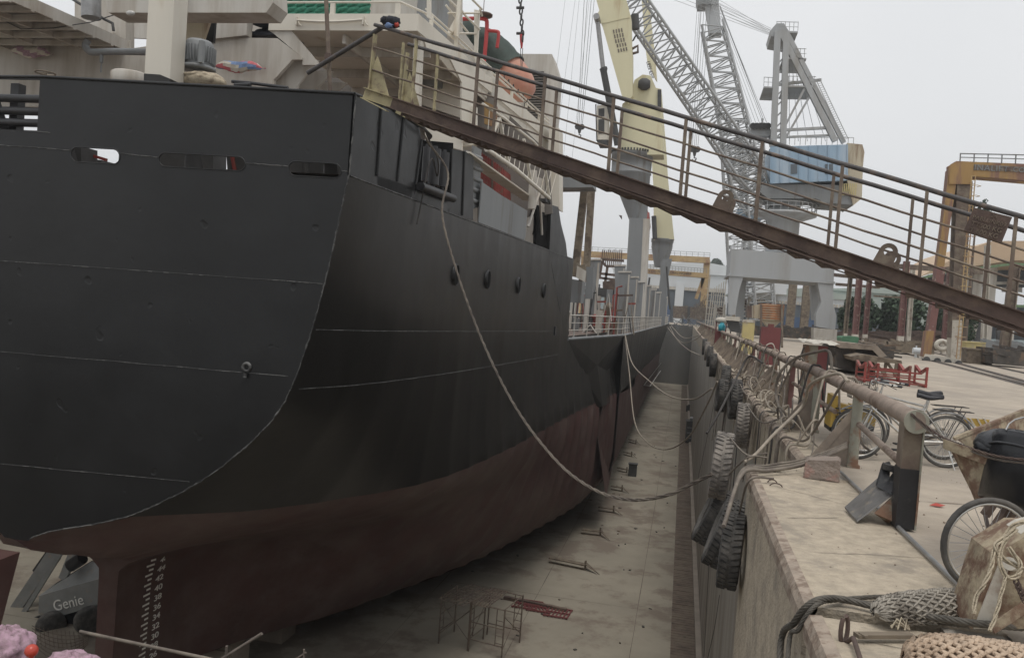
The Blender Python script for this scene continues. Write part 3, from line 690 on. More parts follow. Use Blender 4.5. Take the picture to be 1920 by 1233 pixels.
# boat deck with its long side fascia
bc = AY(785, 26, 22.0); bw = AY(505, 28, 22.0); zt = bc.z; zb = AY(785, 58, 22.0).z
fe = AZ(1032, 246, zt)
b = MB(); b.prism([(bw.x, 22, zb), (bc.x, 22, zb), (fe.x, fe.y, zb), (bw.x, fe.y, zb)], (0, 0, zt - zb))
nx = AZ(1032, 246, zt - .04)
b.prism([V(bc.x - .03, 22.01, zb), V(fe.x - .03, fe.y, zb), V(fe.x - .03, fe.y, zb - .55), V(bc.x + .1, 25, zb - .25)], (-.06, 0, 0))
b.build('boat_deck', 'ship_white', ship)
b = MB()
for k in range(6): y = 23.5 + k * 2.3; b.box(bw.x, bc.x - .1, y, y + .08, zb - .28, zb - .005)
b.box(bc.x - 2.4, bc.x - 2.3, 22.3, 36, zb - .28, zb - .01)
b.build('deck_beam', 'ship_offwhite', ship)
b = MB()
p0 = AY(556, 38, 21.93); p1 = AY(681, 37, 21.93); b.tube(sag(p0, p1, .05, 10), .035, 8)
for p in (p0, p1): b.box(p.x - .02, p.x + .02, 21.9, 22.0, p.z - .14, p.z + .1); b.tube([p + V(.06, 0, -.02), p + V(.1, -.02, -.12), p + V(.16, 0, -.17)], .02, 6)
b.build('grab_bar', 'ship_white', ship)
b = MB()
def sp(x, y, Y): return AY(x, y, Y)
Yp = 22.08
zr = AY(785, -3, 22).z; tp = AY(521, 3, 22)
b.tube([V(tp.x, Yp, zt), V(tp.x, Yp, tp.z), V(bc.x - .6, Yp, tp.z), V(bc.x - .1, 23, tp.z)], .035, 8)
for x in (521, 624, 746): p = AY(x, 10, Yp); b.box(p.x - .07, p.x + .07, Yp - .02, Yp + .06, zt, tp.z + (.0 if x < 700 else 0))
b.tube([V(bc.x - .15, 23 + 0, tp.z), V(fe.x - .1, fe.y, tp.z)], .035, 8); b.tube([V(bc.x - .15, 23, zt + .5), V(fe.x - .1, fe.y, zt + .5)], .03, 8)
for k in range(7): y = 23.2 + k * 2.0; x = bc.x - .15 + (fe.x - bc.x) * (y - 22) / (fe.y - 22); b.box(x - .05, x + .05, y, y + .1, zt, tp.z + .05)
b.slab([(800, -20), (807, -20), (807, 36), (800, 32)], 22.1, .1); b.slab([(858, -5), (865, -5), (858, 70), (851, 66)], 25, .12); b.slab([(889, 18), (899, 20), (893, 128), (889, 100)], 26, .12); b.slab([(862, 18), (868, 20), (846, 68), (838, 62)], 25.2, .1)
for q0, q1 in (((838, -4), (900, 56)), ((836, 10), (878, 62)), ((882, -4), (904, 18)), ((840, 25), (900, 25)), ((842, 63), (892, 63)), ((900, 18), (904, 30))): b.tube([AY(q0[0], q0[1], 25.1), AY(q1[0], q1[1], 26.0)], .035, 6)
b.build('deck_rail', 'ship_white', ship)
b = MB(); b.slab([(776, 64), (789, 68), (784, 196), (771, 190)], 22.4, .3); b.slab([(792, 112), (866, 118), (868, 170), (866, 222), (790, 196)], 27.0, .1); b.build('pillar', 'ship_white', ship)
b = MB(); SD = lambda x, y: AS(x, y, -6.95, 20, .07)
b.holed([SD(x, y) for x, y in ((795, 72), (856, 112), (890, 144), (893, 262), (866, 265), (866, 155), (845, 112), (800, 92))], [], (-.05, 0, 0)); b.slab([(797, 222), (866, 236), (866, 282), (845, 276), (797, 262)], 23.0, .1); b.build('gallery_plate', 'ship_white', ship, fix=False)
b = MB(); b.slab([(866, 200), (893, 200), (893, 270), (866, 275)], 23.5, .15); b.slab([(1030, 235), (1048, 240), (1048, 392), (1034, 386), (1027, 300)], 35.5, 1.2); b.build('gallery_pillar', 'ship_white', ship)
b = MB(); b.slab([(908, 190), (932, 200), (932, 240), (908, 232)], 27, .1); b.build('yellow_locker', 'gantry_yellow', ship)
b = MB(); b.slab([(895, 160), (1028, 285), (1036, 400), (895, 420)], 31.0, .1); b.build('shaded_gallery_wall', 'shade_and_louvre', ship)  # shade of the gallery put into the wall colour
b = MB(); b.cyl(AY(1000, 320, 28), AY(997, 392, 28), .14, 12); b.slab([(1003, 330), (1020, 336), (1020, 398), (1003, 392)], 30.5, .1); b.build('gallery_pipe', 'ship_offwhite', ship)
# stowed accommodation ladder hung along the side
b = MB(); SL = lambda x, y: AS(x, y, -6.0)
b.tube([SL(912, 280), SL(965, 316), SL(1030, 372)], .07, 6); b.tube([SL(905, 195), SL(945, 222), SL(1000, 265), SL(1046, 316)], .04, 6)
lo = [SL(912 + 118 * t, 280 + 92 * t) for t in [i / 14 for i in range(15)]]; hi = [SL(918 + 128 * t, 206 + 110 * t) for t in [i / 14 for i in range(15)]]
for i in range(15): b.tube([lo[i], hi[i]], .012, 5)
for i in (0, 5, 10, 14): b.bar(lo[i], hi[max(0, i - 3)] if i else hi[2], .09, .06)
b.bar(SL(912, 280) + V(-.7, 0, -.1), SL(1030, 372) + V(-.7, 0, -.1), .5, .05)
b.build('side_ladder', 'ship_white', ship)
b = MB(); p = SL(1028, 376); b.tube([p, p + V(0, .3, -.05)], .06, 6); b.box(p.x - .2, p.x, p.y - .5, p.y + .2, p.z - .1, p.z); b.build('ladder_hook', 'ship_dark', ship)
b = MB(); b.tube([AS(990, 425), AS(1012, 360), AS(1016, 440)], .05, 6); b.slab([(985, 428), (1008, 352), (1014, 354), (998, 440)], 31.0, .15); b.build('ladder_strut', 'ship_offwhite', ship)
# engine casing with louvres
b = MB(); cb = AY(958, 101, 37); ce = AY(1035, 101, 37); cf = AX(1047, 131, ce.x + .45)
zc = cb.z
b.box(cb.x - 3, ce.x, 37, 38.6, DK, zc); b.prism([(ce.x, 37.02, DK), (ce.x, 37.02, zc), (ce.x + .30, 37.3, zc - .8), (ce.x + .30, 37.3, DK)], (0, 1.3, 0)); b.build('engine_casing', 'ship_offwhite', ship)
b = MB(); b.slab([(985, 134), (1020, 134), (1016, 250), (980, 250)], 36.97, .02); b.build('louvre_recess', 'ship_dark', ship)
b = MB()
for k in range(24): b.slab([(985, 136 + k * 4.8), (1020, 136 + k * 4.8), (1020, 137.6 + k * 4.8), (985, 137.6 + k * 4.8)], 36.9, .06)
b.build('louvre', 'shade_and_louvre', ship)
b = MB(); fa = AY(811, 30, 27); b.cyl(fa + V(0, 0, -2.5), fa + V(0, 0, 6), .55, 24)
b.build('funnel', 'ship_grey', ship); b = MB(); b.cyl(AY(171, -60, 20.2), AY(171, 34, 20.2), .26, 20); b.build('vent_pipe', 'steel_grey', ship)
# upper left overhanging lattice platform
b = MB()
q0 = AY(60, -10, 18); zq = AY(-30, -60, 17).z
P0, P1 = AY(20, -22, 18.0), AZ(244, 78, AY(20, -22, 18.0).z)
b.prism([P0, P1, P1 - V(0, 0, .32), P0 - V(0, 0, .32)], (-.08, 0, 0))
dd = (P1 - P0)
for k in range(7):
    t = k / 6; s_ = P0 + dd * t; b.bar(s_ - V(0, 0, .28), s_ + V(-5, 0, -.28), .10, .16)
for k in range(1, 4): b.bar(P0 + V(-1.4 * k, 0, -.28), P1 + V(-1.4 * k, 0, -.28), .10, .14)
b.quad(P0 - V(0, 0, .16), P1 - V(0, 0, .16), P1 + V(-5, 0, -.16), P0 + V(-5, 0, -.16))
b.bar(P1 - V(0, 0, 0), P1 - V(0, 0, 1.4), .14, .14)
b.build('overhang_platform', 'ship_offwhite', ship, fix=False)
b = MB(); z = AY(100, 8, 20.5); b.tube([AY(130, -5, 20.4), AY(195, 36, 20.4), AY(211, 44, 20.4), AY(213, 58, 20.4)], .04, 8)
b.tube([AY(0, 35, 20), AY(40, 55, 20), AY(100, 53, 20), AY(170, 42, 20), AY(228, 24, 20), AY(330, 22, 20)], .015, 5); b.build('service_pipe', 'ship_dark', ship)
b = MB(); b.tube(spline([AY(165, 75, 20.8), AY(160, 86, 20.8), AY(168, 97, 20.8), AY(185, 98, 20.8), AY(215, 97, 20.8), AY(290, 98, 20.8)], 5), .10, 12); b.tube([AY(191, 98, 20.8), AY(190, 118, 20.8)], .05, 8); b.tube([AY(190, 118, 20.8), AY(189, 136, 20.8)], .02, 6); b.build('exhaust_pipe', 'ship_grey', ship)
b = MB(); p = AY(245, 25, 19.4); b.ball(p, .14, .07, .07); b.build('lamp', 'lamp_glass', ship)
b = MB(); p = AY(85, 137, 15.6); b.tube([p + V(.2 * math.cos(a), .2 * math.sin(a), 0) for a in [i * PI / 8 for i in range(16)]], .018, 6, closed=True); b.cyl(p, p - V(0, 0, .6), .03, 8); b.bar(p - V(.2, 0, 0), p + V(.2, 0, 0), .03, .02); b.build('valve_wheel', 'timber', ship)
b = MB()
for x0, x1, y0, y1, Yq in ((133, 152, 270, 312, 15.2), (298, 400, 280, 330, 15.6), (440, 470, 285, 330, 15.3), (535, 655, 296, 345, 15.6), (133, 190, 296, 312, 15.9)):
    b.slab([(x0, y0), (x1, y0 + 4), (x1, y1), (x0, y1)], Yq, .5)
for x in (430, 570, 630): b.tube([AY(x, 270, 15.4), AY(x + 6, 350, 15.4)], .08, 8)
b.build('mooring_winch', 'ship_dark', ship)
b = MB(); b.bar(AY(148, 284, 15.6), AY(200, 300, 15.6), .06, .06); b.bar(AY(436, 290, 15.3), AY(444, 330, 15.3), .14, .05); b.build('winch_guard', 'red_bright', ship)
# winch motor standing on the poop
mp = AY(371, 152, 17.2)
b = MB(); c = AY(371, 132, 17.2); t = AY(374, 78, 17.2); hh = (t - c).length; up = V(0, 0, 1)
mm = Matrix.Translation(c)
b.lathe([(.01, 0), (.40, 0), (.40, .07), (.30, .09), (.30, .16), (.345, .2), (.345, hh * .78), (.33, hh * .82), (.33, hh * .9), (.27, hh), (.01, hh)], mm, 28)
for k in range(30): a = 2 * PI * k / 30; b.cbox(c + V(.36 * math.cos(a), .36 * math.sin(a), hh * .5), .05, .012, hh * .55, rz=a)
b.cbox(c + V(-.42, -.1, .25), .2, .3, .35); b.cbox(c + V(.3, -.35, .32), .1, .1, .5)
b.build('winch_motor', 'ship_grey', ship)
b = MB(); p = AY(385, 142, 17.1); b.ball(p + V(0, 0, -.15), .55, .4, .22, n=14, jit=.08); b.ball(p + V(-.15, 0, -.05), .6, .35, .12, n=12, jit=.1); b.build('gearbox_wrap', 'rope_fibre', ship)
b = MB(); p = AY(245, 140, 17.4); b.lathe([(.25, -.5), (.42, -.3), (.44, 0), (.40, .03), (.37, -.02)], Matrix.Translation(p), 20); b.build('canvas_bin', 'ship_offwhite', ship)
b = MB(); b.tube([AY(435, 153, 16.6), AY(470, 156, 16.6), AY(540, 165, 16.6)], .04, 6); b.tube([AY(440, 160, 16.4), AY(470, 159, 16.4)], .05, 6); b.build('deck_fitting', 'black_pipe', ship)
# rail, stanchions and gear on the main deck
b = MB()
def dpt(y, z, ins=.12): return V(bowx(y) + flare(y) - ins, y, dz(y) + z)
for z in (.38, .72, 1.08):
    b.tube([V(a_.x, YF, DZ + z)] + [V(a_.x, YF, DZ + z).lerp(dpt(YS, z), .5)] + [dpt(YS, z)] + [dpt(y, z) for y in ys[1:]], .032 if z > 1 else .022, 6)
for k in range(5): p = V(a_.x, YF, DZ).lerp(dpt(YS, 0), k / 5 + .08); b.box(p.x - .03, p.x + .03, p.y - .03, p.y + .03, DZ, DZ + 1.08)
y = YS
while y < 130: p = dpt(y, 0); b.box(p.x - .03, p.x + .03, p.y - .03, p.y + .03, p.z - .1, p.z + 1.1); y += 1.7
b.build('main_deck_rail', 'ship_offwhite', ship)
def pxof(p): q = Vector(p) - CAM; d = q.dot(FW); return 960 + F_PX * q.dot(RT) / d, 616.5 - F_PX * q.dot(UP) / d
STN = [(1106, 486, 620, 30, 52), (1158, 497, 610, 20, 56)]
for Yq in (53, 60, 68, 77, 87, 98, 110, 122):
    q1, q2 = pxof((-4.2 + flare(Yq), Yq, DZ)), pxof((-4.2 + flare(Yq), Yq, DZ + 4.0)); STN.append(((q1[0] + q2[0]) / 2 + 3, q2[1], q1[1], 1180 / Yq, Yq))
for k, (px, yt, yb, w_, Y) in enumerate(STN):
    b = MB(); s = (yb - yt) * .075
    xt = px + s / 2; xb = px - s / 2; h = w_ * .32; bt = AY(xb, yb, Y)
    b.slab([(xt - w_ / 2, yt), (xt + w_ / 2, yt), (xt + w_ / 2, yt + 4), (xt + h, yt + (yb - yt) * .3), (xb + h, yb), (xb - h, yb), (xt - h - s * .3, yt + (yb - yt) * .3), (xt - w_ / 2, yt + 4)], Y, .35)
    b.cur = 1; b.slab([(xt + h, yt + (yb - yt) * .05), (xt + h + w_ * .12, yt + (yb - yt) * .05), (xb + h + w_ * .12, yb), (xb + h, yb)], Y - .02, .4)
    b.slab([(xt - w_ * .55, yt - 1), (xt + w_ * .55, yt - 1), (xt + w_ * .55, yt + 2), (xt - w_ * .55, yt + 2)], Y - .05, .6)
    b.build('container_stanchion', ['ship_grey', 'ship_offwhite'], ship)
for (xt, yt, xb, yb, Y, w_) in ((1096, 345, 1078, 505, 46, 13), (1109, 345, 1099, 500, 48, 12)):
    b = MB(); b.slab([(xt - w_ / 2, yt), (xt + w_ / 2, yt), (xb + w_ / 2, yb), (xb - w_ / 2, yb)], Y, .5); b.build('derrick_post', 'timber', ship)
b = MB(); b.slab([(1042, 352), (1045, 318), (1062, 291), (1088, 306), (1100, 330), (1112, 338), (1112, 351)], 44, 1.6); b.build('derrick_head', 'ship_grey', ship)
b = MB(); b.slab([(1085, 497), (1097, 495), (1097, 528), (1085, 526)], 44, .6); b.slab([(1066, 494), (1082, 492), (1082, 520), (1066, 516)], 44, .6); b.cur = 1; b.slab([(1082, 498), (1099, 508), (1097, 529), (1080, 520)], 43.8, .05); b.build('control_box', ['timber', 'ship_offwhite'], ship)
b = MB(); b.slab([(1072, 523), (1092, 526), (1088, 568), (1066, 566)], 45, 1.5); b.slab([(1099, 500), (1113, 500), (1110, 560), (1097, 560)], 47.5, .5); b.build('deck_locker', 'ship_grey', ship)
random.seed(3)
for k in range(84):                           # pipes, valves, hatch stays on the crowded deck
    px = random.uniform(1072, 1172); Y = random.uniform(47, 66); b = MB(); z0 = DZ
    p = AY(px, 590, Y); hgt = random.choice((.5, .8, 1.4, 1.9, 2.4, 2.8)); q = V(p.x, Y, z0)
    t = k % 5
    if t == 0: b.tube([q, q + V(0, 0, hgt), q + V(.3, 0, hgt + .1)], .06, 7)
    elif t == 1: b.cbox(q + V(0, 0, hgt / 2), .35, .4, hgt)
    elif t == 2: b.lathe([(.2, 0), (.12, .05), (.12, hgt * .6), (.22, hgt * .62), (.22, hgt * .72), (.05, hgt * .8)], Matrix.Translation(q), 10)
    elif t == 3: b.bar(q + V(0, 0, hgt), q + V(1.0, 0, hgt + .1), .12, .12); b.bar(q, q + V(0, 0, hgt), .1, .1)
    else: b.tube([q, q + V(.4, 0, hgt), q + V(.8, 0, 0)], .05, 6)
    b.build('deck_fitting', random.choice(('ship_offwhite', 'timber', 'ship_grey', 'ship_dark', 'red_bright', 'rust_brown')), ship)
b = MB()
for k in range(7): x = AY(1075, 560, 60).x + k * .6; b.box(x, x + .1, 60, 60.2, DZ, DZ + 3.3)
b.bar(AY(1080, 540, 58), AY(1160, 560, 58), .3, .25); b.bar(AY(1120, 545, 57), AY(1164, 553, 57), .25, .5)
b.build('hatch_coaming', 'ship_dark', ship)
b = MB(); 
for (x0, y0, x1, y1) in ((1129, 490, 1124, 520), (1139, 500, 1133, 540), (1126, 486, 1170, 489), (1126, 486, 1136, 499), (1136, 499, 1172, 499), (1120, 520, 1165, 526), (1120, 512, 1165, 517)): b.bar(AY(x0, y0, 62), AY(x1, y1, 62), .18, .18)
for k in range(11): x = 1128 + k * 3.6; b.bar(AY(x + 2, 468 + k % 3, 62), AY(x, 497, 62), .07, .07)
b.build('hatch_gantry', 'rust_brown', ship)
b = MB(); b.slab([(1130, 528), (1156, 524), (1160, 545), (1148, 552), (1130, 548)], 59, .5); b.build('hatch_panel', 'rust_brown', ship)
# ---- deck cranes
def box_pts(b, pts, Y, t): b.slab(pts, Y, t)
b = MB()
b.slab([(1168, 625), (1196, 625), (1206, 410), (1180, 408)], 70, 1.6); b.cur = 1; b.slab([(1196, 625), (1207, 625), (1218, 410), (1206, 410)], 70.05, 1.55); b.cur = 0
dc = AY(1183, 325, 71.6); zt_ = AY(1183, 288, 71.6).z; rr = (AY(1222, 300, 71.6).x - AY(1144, 300, 71.6).x) / 2
zc_ = AY(1190, 412, 71.6).z; cx2 = AY(1196, 412, 71.6).x
vs = []; fs = []; n = 28
for i, (z, r_, cx) in enumerate(((zt_ , rr, dc.x), (zt_ - .45, rr, dc.x), (zt_ - .45, rr * .97, dc.x), (dc.z, rr * .96, dc.x), (dc.z - .05, rr * .99, dc.x), (dc.z - .15, rr * .94, dc.x), (zc_, rr * .43, cx2))):
    for k in range(n): a = 2 * PI * k / n; vs.append((cx + r_ * math.cos(a), 71.6 + r_ * math.sin(a), z))
for i in range(6):
    for k in range(n): k2 = (k + 1) % n; fs.append((i * n + k, i * n + k2, (i + 1) * n + k2, (i + 1) * n + k))
b.add(vs, fs, True); b.add(vs[:n], [tuple(range(n))])
cr1 = b.build('deck_crane', ['ship_grey', 'ship_offwhite'], ship)
b = MB(); b.slab([(1157, 290), (1162, 230), (1167, 195), (1180, 185), (1190, 150), (1205, 140), (1220, 142), (1230, 165), (1240, 167), (1244, 290)], 70.4, 2.4); b.build('crane_housing', 'cream', cr1)
b = MB(); b.slab([(1166, 180), (1176, 190), (1186, 180), (1186, 100), (1184, 78), (1183, 32), (1174, -2), (1168, -40), (1110, -40), (1118, 0), (1124, 20), (1120, 26), (1128, 44)], 69.0, 1.2)
b.slab([(1126, 42), (1181, 31), (1181, 33), (1127, 45)], 68.96, .04); b.build('crane_jib', 'cream', cr1)
b = MB(); p = AY(1120, 37, 68.7); b.lathe([(.26, -.6), (.26, .8)], Matrix.Translation(p) @ Matrix.Rotation(PI / 2, 4, 'X'), 16, cap=True); b.tube([p, AY(1131, 131, 69)], .19, 12); b.build('cylinder_rod', 'steel_grey', cr1)
b = MB(); b.tube([AY(1131, 128, 69), AY(1132, 131, 69), AY(1132, 135, 69), AY(1158, 272, 69.4)], [.33, .33, .28, .28], 14); b.build('luffing_cylinder', 'ship_dark', cr1)
b = MB(); b.slab([(1119, 198), (1139, 196), (1141, 262), (1119, 264)], 69.6, 1.5); b.build('crane_cab', 'ship_white', cr1)
b = MB(); b.slab([(1122, 204), (1133, 203), (1133, 218), (1122, 219)], 69.55, .06); b.slab([(1122, 224), (1133, 223), (1133, 250), (1122, 251)], 69.55, .06); b.build('cab_window', 'ship_dark', cr1)
b = MB(); b.tube([AY(1119, 264, 69.5), AY(1117, 196, 69.5), AY(1141, 194, 69.5)], .05, 6); b.slab([(1118, 262), (1141, 262), (1138, 272), (1122, 272)], 69.6, 1.4); b.build('cab_guard', 'ship_dark', cr1)
b = MB()
for r_ in range(3):
    for c_ in range(4): b.slab([(1149 + c_ * 5 + r_ * 2, 56 + r_ * 9 - c_), (1151.5 + c_ * 5 + r_ * 2, 56 + r_ * 9 - c_), (1152.5 + c_ * 5 + r_ * 2, 63 + r_ * 9 - c_), (1150 + c_ * 5 + r_ * 2, 63 + r_ * 9 - c_)], 68.96, .03)
for r_ in range(2):
    for c_ in range(4): b.slab([(1156 + c_ * 5 + r_ * 2, 83 + r_ * 9 - c_), (1158.5 + c_ * 5 + r_ * 2, 83 + r_ * 9 - c_), (1159.5 + c_ * 5 + r_ * 2, 89 + r_ * 9 - c_), (1157 + c_ * 5 + r_ * 2, 89 + r_ * 9 - c_)], 68.96, .03)
b.build('load_table', 'cable', cr1)
b = MB(); b.lathe([(.3, -.5), (.5, -.2), (.5, .2), (.3, .5)], Matrix.Translation(AY(1208, 158, 70.2)) @ Matrix.Rotation(PI / 2, 4, 'Y'), 16, cap=True); b.slab([(1233, 168), (1240, 168), (1240, 205), (1233, 203)], 70.2, .5); b.build('hoist_winch', 'ship_dark', cr1)
b = MB(); b.tube([AY(1185, 92, 69.3), AY(1196, 86, 69.3), AY(1196, 98, 69.3), AY(1185, 101, 69.3)], .12, 6); b.slab([(1160, 408 - 5), (1166, 404), (1166, 412)], 70, .1); b.build('jib_bracket', 'rust_brown', cr1)
b = MB(); vs = []
for k in range(44): a = 2 * PI * k / 44; b.cbox((dc.x + rr * 1.0 * math.cos(a), 71.6 + rr * 1.0 * math.sin(a), zt_ + .08), .16, .12, .2, rz=a)
b.build('ring_bolt', 'ship_dark', cr1)
b = MB()
b.slab([(1226, 610), (1246, 610), (1252, 520), (1260, 485), (1238, 485), (1238, 520)], 104.6, 1.6)
p = AY(1242, 452, 105.5); r2_ = (AY(1263, 455, 105.5).x - AY(1222, 455, 105.5).x) / 2; zt2 = AY(1242, 448, 105.5).z
b.lathe([(r2_ * .55, zt2 - 3.6), (r2_ * .97, zt2 - 1.1), (r2_ * .97, zt2 - .5), (r2_ * 1.03, zt2 - .45), (r2_ * 1.03, zt2)], Matrix.Translation((p.x, p.y, 0)), 28, cap=True)
cr2 = b.build('deck_crane', 'ship_grey', ship)
b = MB(); b.slab([(1226, 450), (1225, 350), (1222, 300), (1232, 165), (1240, 168), (1249, 280), (1252, 330), (1264, 448)], 104.4, 2.6); b.build('crane_housing', 'cream', cr2)
b = MB(); b.slab([(1228, 145), (1232, 150), (1228, 100), (1220, 30), (1213, -40), (1196, -40), (1203, 0), (1209, 80), (1213, 112)], 103, 1.2); b.build('crane_jib', 'cream', cr2)
p = AY(1219, 132, 102.9); q = AY(1214, 112, 102.9); text_mesh('LIEBHERR', .66, .01, 'cable_dark', 'jib_lettering', cr2, frame4(p, (AY(1222, 142, 102.9) - AY(1216, 120, 102.9)) * 1, (1, 0, .1)), .8)
b = MB(); b.tube([AY(1226, 405, 103.6), AY(1228, 480 - 32, 103.6)], .3, 10); b.tube([AY(1218, 520, 104), AY(1208, 590, 104)], .12, 6); b.tube([AY(1250, 500, 104), AY(1256, 580, 104)], .12, 6); b.build('crane_strut', 'ship_dark', cr2)
b = MB(); b.slab([(1208, 402), (1212, 440), (1210, 455), (1205, 450), (1206, 420)], 103.5, .3); p = AY(1212, 425, 103.6); b.ball(p, .5, .4, 1.9, n=12, jit=.12); b.build('orange_tarp', 'red_bright', cr2)
# ---- things carried by the ship
lb = thing('lifeboat', 'orange lifeboat under a green tarpaulin, hanging beside the beige louvred casing', 'lifeboat', AY(950, 150, 34))
b = MB(); c0 = AY(884, 62, 34); c1_ = AY(996, 184, 34); ax = (c1_ - c0).normalized(); L_ = (c1_ - c0).length
sd_ = V(0, 1, 0); nn = ax.cross(sd_).normalized()
vs = []; fs = []; ns_ = 20; nr = 16
for i in range(ns_ + 1):
    t = i / ns_; wf = max(0.0, 1 - abs(2 * t - 1) ** 3.2) ** .5
    for k in range(nr): a = 2 * PI * k / nr; vs.append(c0 + ax * (L_ * t) + sd_ * (.95 * wf * math.cos(a)) + nn * (.8 * wf * math.sin(a)))
for i in range(ns_):
    for k in range(nr): k2 = (k + 1) % nr; fs.append((i * nr + k, i * nr + k2, (i + 1) * nr + k2, (i + 1) * nr + k))
b.add(vs, fs, True); b.build('boat_hull', 'lifeboat_orange', lb)
b = MB(); vs2 = []; ns2 = 12
for i in range(ns2 + 1):
    t = i / ns2 * .62; wf = max(0.02, 1 - abs(2 * t - 1) ** 3.2) ** .5
    for k in range(nr): a = 2 * PI * k / nr; q = 1.06 + .05 * random.random(); vs2.append(c0 + ax * (L_ * t) + sd_ * (.95 * wf * q * math.cos(a)) + nn * (.82 * wf * q * math.sin(a)))
b.add(vs2, [f for f in fs if max(f) < len(vs2)], True); b.ball(AY(868, 66, 33.4), .5, .5, .7, n=18, jit=.1); b.build('tarpaulin', 'tarp_green', lb)
b = MB(); p = AY(955, 150, 32.9)
for k in range(5): x = 945 + k * 9; b.tube(sag(AY(x, 140 + k * 9, 32.85), AY(x + 9, 149 + k * 9, 32.85), .25, 8), .02, 5)
b.build('grab_line', 'cable_dark', lb)
dv = thing('davit', 'red painted pipe davit frame over the lifeboat', 'davit', AY(905, 120, 32.6))
b = MB(); b.tube(spline([AY(862, 36, 32.6), AY(895, 35, 32.6), AY(910, 37, 32.6), AY(913, 46, 32.6), AY(911, 80, 32.6), AY(906, 130, 32.6)], 5), .085, 8); b.tube(spline([AY(912, 58, 32.6), AY(930, 59, 32.6), AY(935, 64, 32.6), AY(932, 90, 32.6)], 5), .07, 8); b.build('davit_pipe', 'red_pipe', dv)
b = MB(); b.lathe([(.4, 0), (.4, .05)], Matrix.Translation(AY(906, 30, 32.6)), 12, cap=True); b.tube([AY(906, 28, 32.6), AY(908, 0, 32.6), AY(910, -30, 32.6)], .015, 5); b.build('davit_shackle', 'rust_brown', dv)
b = MB()
def zig(b, x0, x1, z0, z1, y0, cols, rows, r):
    for j in range(rows):
        z = z0 + (z1 - z0) * (j + .5) / rows
        for k in range(cols):
            x = x0 + (x1 - x0) * k / cols; dx = (x1 - x0) / cols
            b.tube([(x, y0, z - .05), (x + dx * .5, y0 - .06, z), (x + dx, y0, z + .05)], r, 6); b.tube([(x, y0 + .02, z + .06), (x + dx * .5, y0 - .03, z), (x + dx, y0 + .03, z - .06)], r, 6)
pa, pb = AY(528, 27, 22.5), AY(694, 2, 22.5); zig(b, pa.x - .2, pb.x, zt + .02, pb.z + .15, 22.5, 9, 4, .085); zig(b, pa.x - .1, pb.x - .1, zt + .1, pb.z + .1, 22.65, 8, 4, .085)
tag(b.build('mooring_rope', 'rope_green'), 'green braided mooring rope coiled on the white boat deck behind the railing', 'rope')
b = MB(); p = AY(500, 50, 22.6)
for k in range(9): b.ball(p + V(random.uniform(-.5, .45), random.uniform(-.2, .3), -.3 + k * .12), .42, .35, .14, n=10, jit=.12)
p = AY(490, 66, 22.4); b.box(p.x - .9, p.x + 1.0, 22.3, 23.2, p.z - .03, p.z + .06)
tag(b.build('net_pile', 'cloth_dark'), 'heap of black netting on the ledge beside the white boat deck', 'netting')
def bag(nm, lab, px0, px1, y0, y1, Y, mats):
    b = MB(); a = AY(px0, y0, Y); c = AY(px1, y1, Y); mid = (a + c) / 2; lx = (c.x - a.x) / 2; n = 18; vs = []; fs = []
    for i in range(n + 1):
        t = i / n; wf = (math.sin(PI * min(1, t * 1.05 + .02))) ** .5 if t < .98 else .15
        for k in range(10):
            an = 2 * PI * k / 10; q = 1 + random.uniform(-.14, .14)
            vs.append(a.lerp(c, t) + V(0, .12 * wf * math.sin(an) * q, .17 * wf * math.cos(an) * q + .03 * math.sin(t * 11)))
    for i in range(n):
        for k in range(10): b.cur = ((k + i // 3) // 2) % len(mats); k2 = (k + 1) % 10; b.add([vs[i * 10 + k], vs[i * 10 + k2], vs[i * 10 + 10 + k2], vs[i * 10 + 10 + k]], [(0, 1, 2, 3)], True)
    tag(b.build('tarp_roll', mats, fix=True), lab, 'tarp roll')
bag('t', 'red white and blue striped tarp roll on the white wall beside the grey motor', 405, 498, 124, 127, 21.7, ['striped_red', 'pale_paint', 'striped_blue'])
bag('t', 'faded pink tarp roll hung under the overhanging platform at the left edge', 22, 100, 95, 101, 21.7, ['floral', 'pale_paint'])
ct = thing('container', 'red corrugated cargo container seen through the open gallery above the low bulwark', 'container', AY(925, 360, 29.5))
b = MB(); b.slab([(899, 285), (945, 318), (945, 390), (899, 360)], 29.8, 2.0)
for k in range(11): x = 899 + k * 4.2; b.bar(AY(x, 284 + k * 3, 29.75), AY(x, 362 + k * 3, 29.75), .08, .07)
b.build('container_wall', 'red_bright', ct)
b = MB(); b.slab([(921, 300), (924, 302), (924, 372), (921, 370)], 29.6, .08); b.build('door_post', 'rust_brown', ct)
# chain and hook hanging from a crane out of the picture
b = MB(); Yc = 27.0
for k in range(9):
    p = AY(975 + k * .6, -10 + k * 10.5, Yc); r_ = .09; n = 10
    ring = [p + (V(r_ * .55 * math.cos(a), 0, r_ * 1.25 * math.sin(a)) if k % 2 else V(0, r_ * .55 * math.cos(a), r_ * 1.25 * math.sin(a))) for a in [i * 2 * PI / n for i in range(n)]]
    b.tube(ring, .028, 6, closed=True)
for y in (15, 63): p = AY(975.5, y, Yc); b.cyl(p - V(.13, 0, 0), p + V(.13, 0, 0), .05, 8)
b.cur = 1; b.tube([AY(977, 65, Yc), AY(978, 76, Yc), AY(978, 91, Yc)], [.05, .06, .03], 8); b.cur = 0
b.tube([AY(976, 91, Yc), AY(977, 125, Yc)], .012, 5); b.tube([AY(980, 91, Yc), AY(979, 125, Yc)], .012, 5)
tag(b.build('hoist_chain', ['ship_dark', 'red_pipe']), 'dark steel chain with a red hook hanging from above the louvred casing', 'chain')
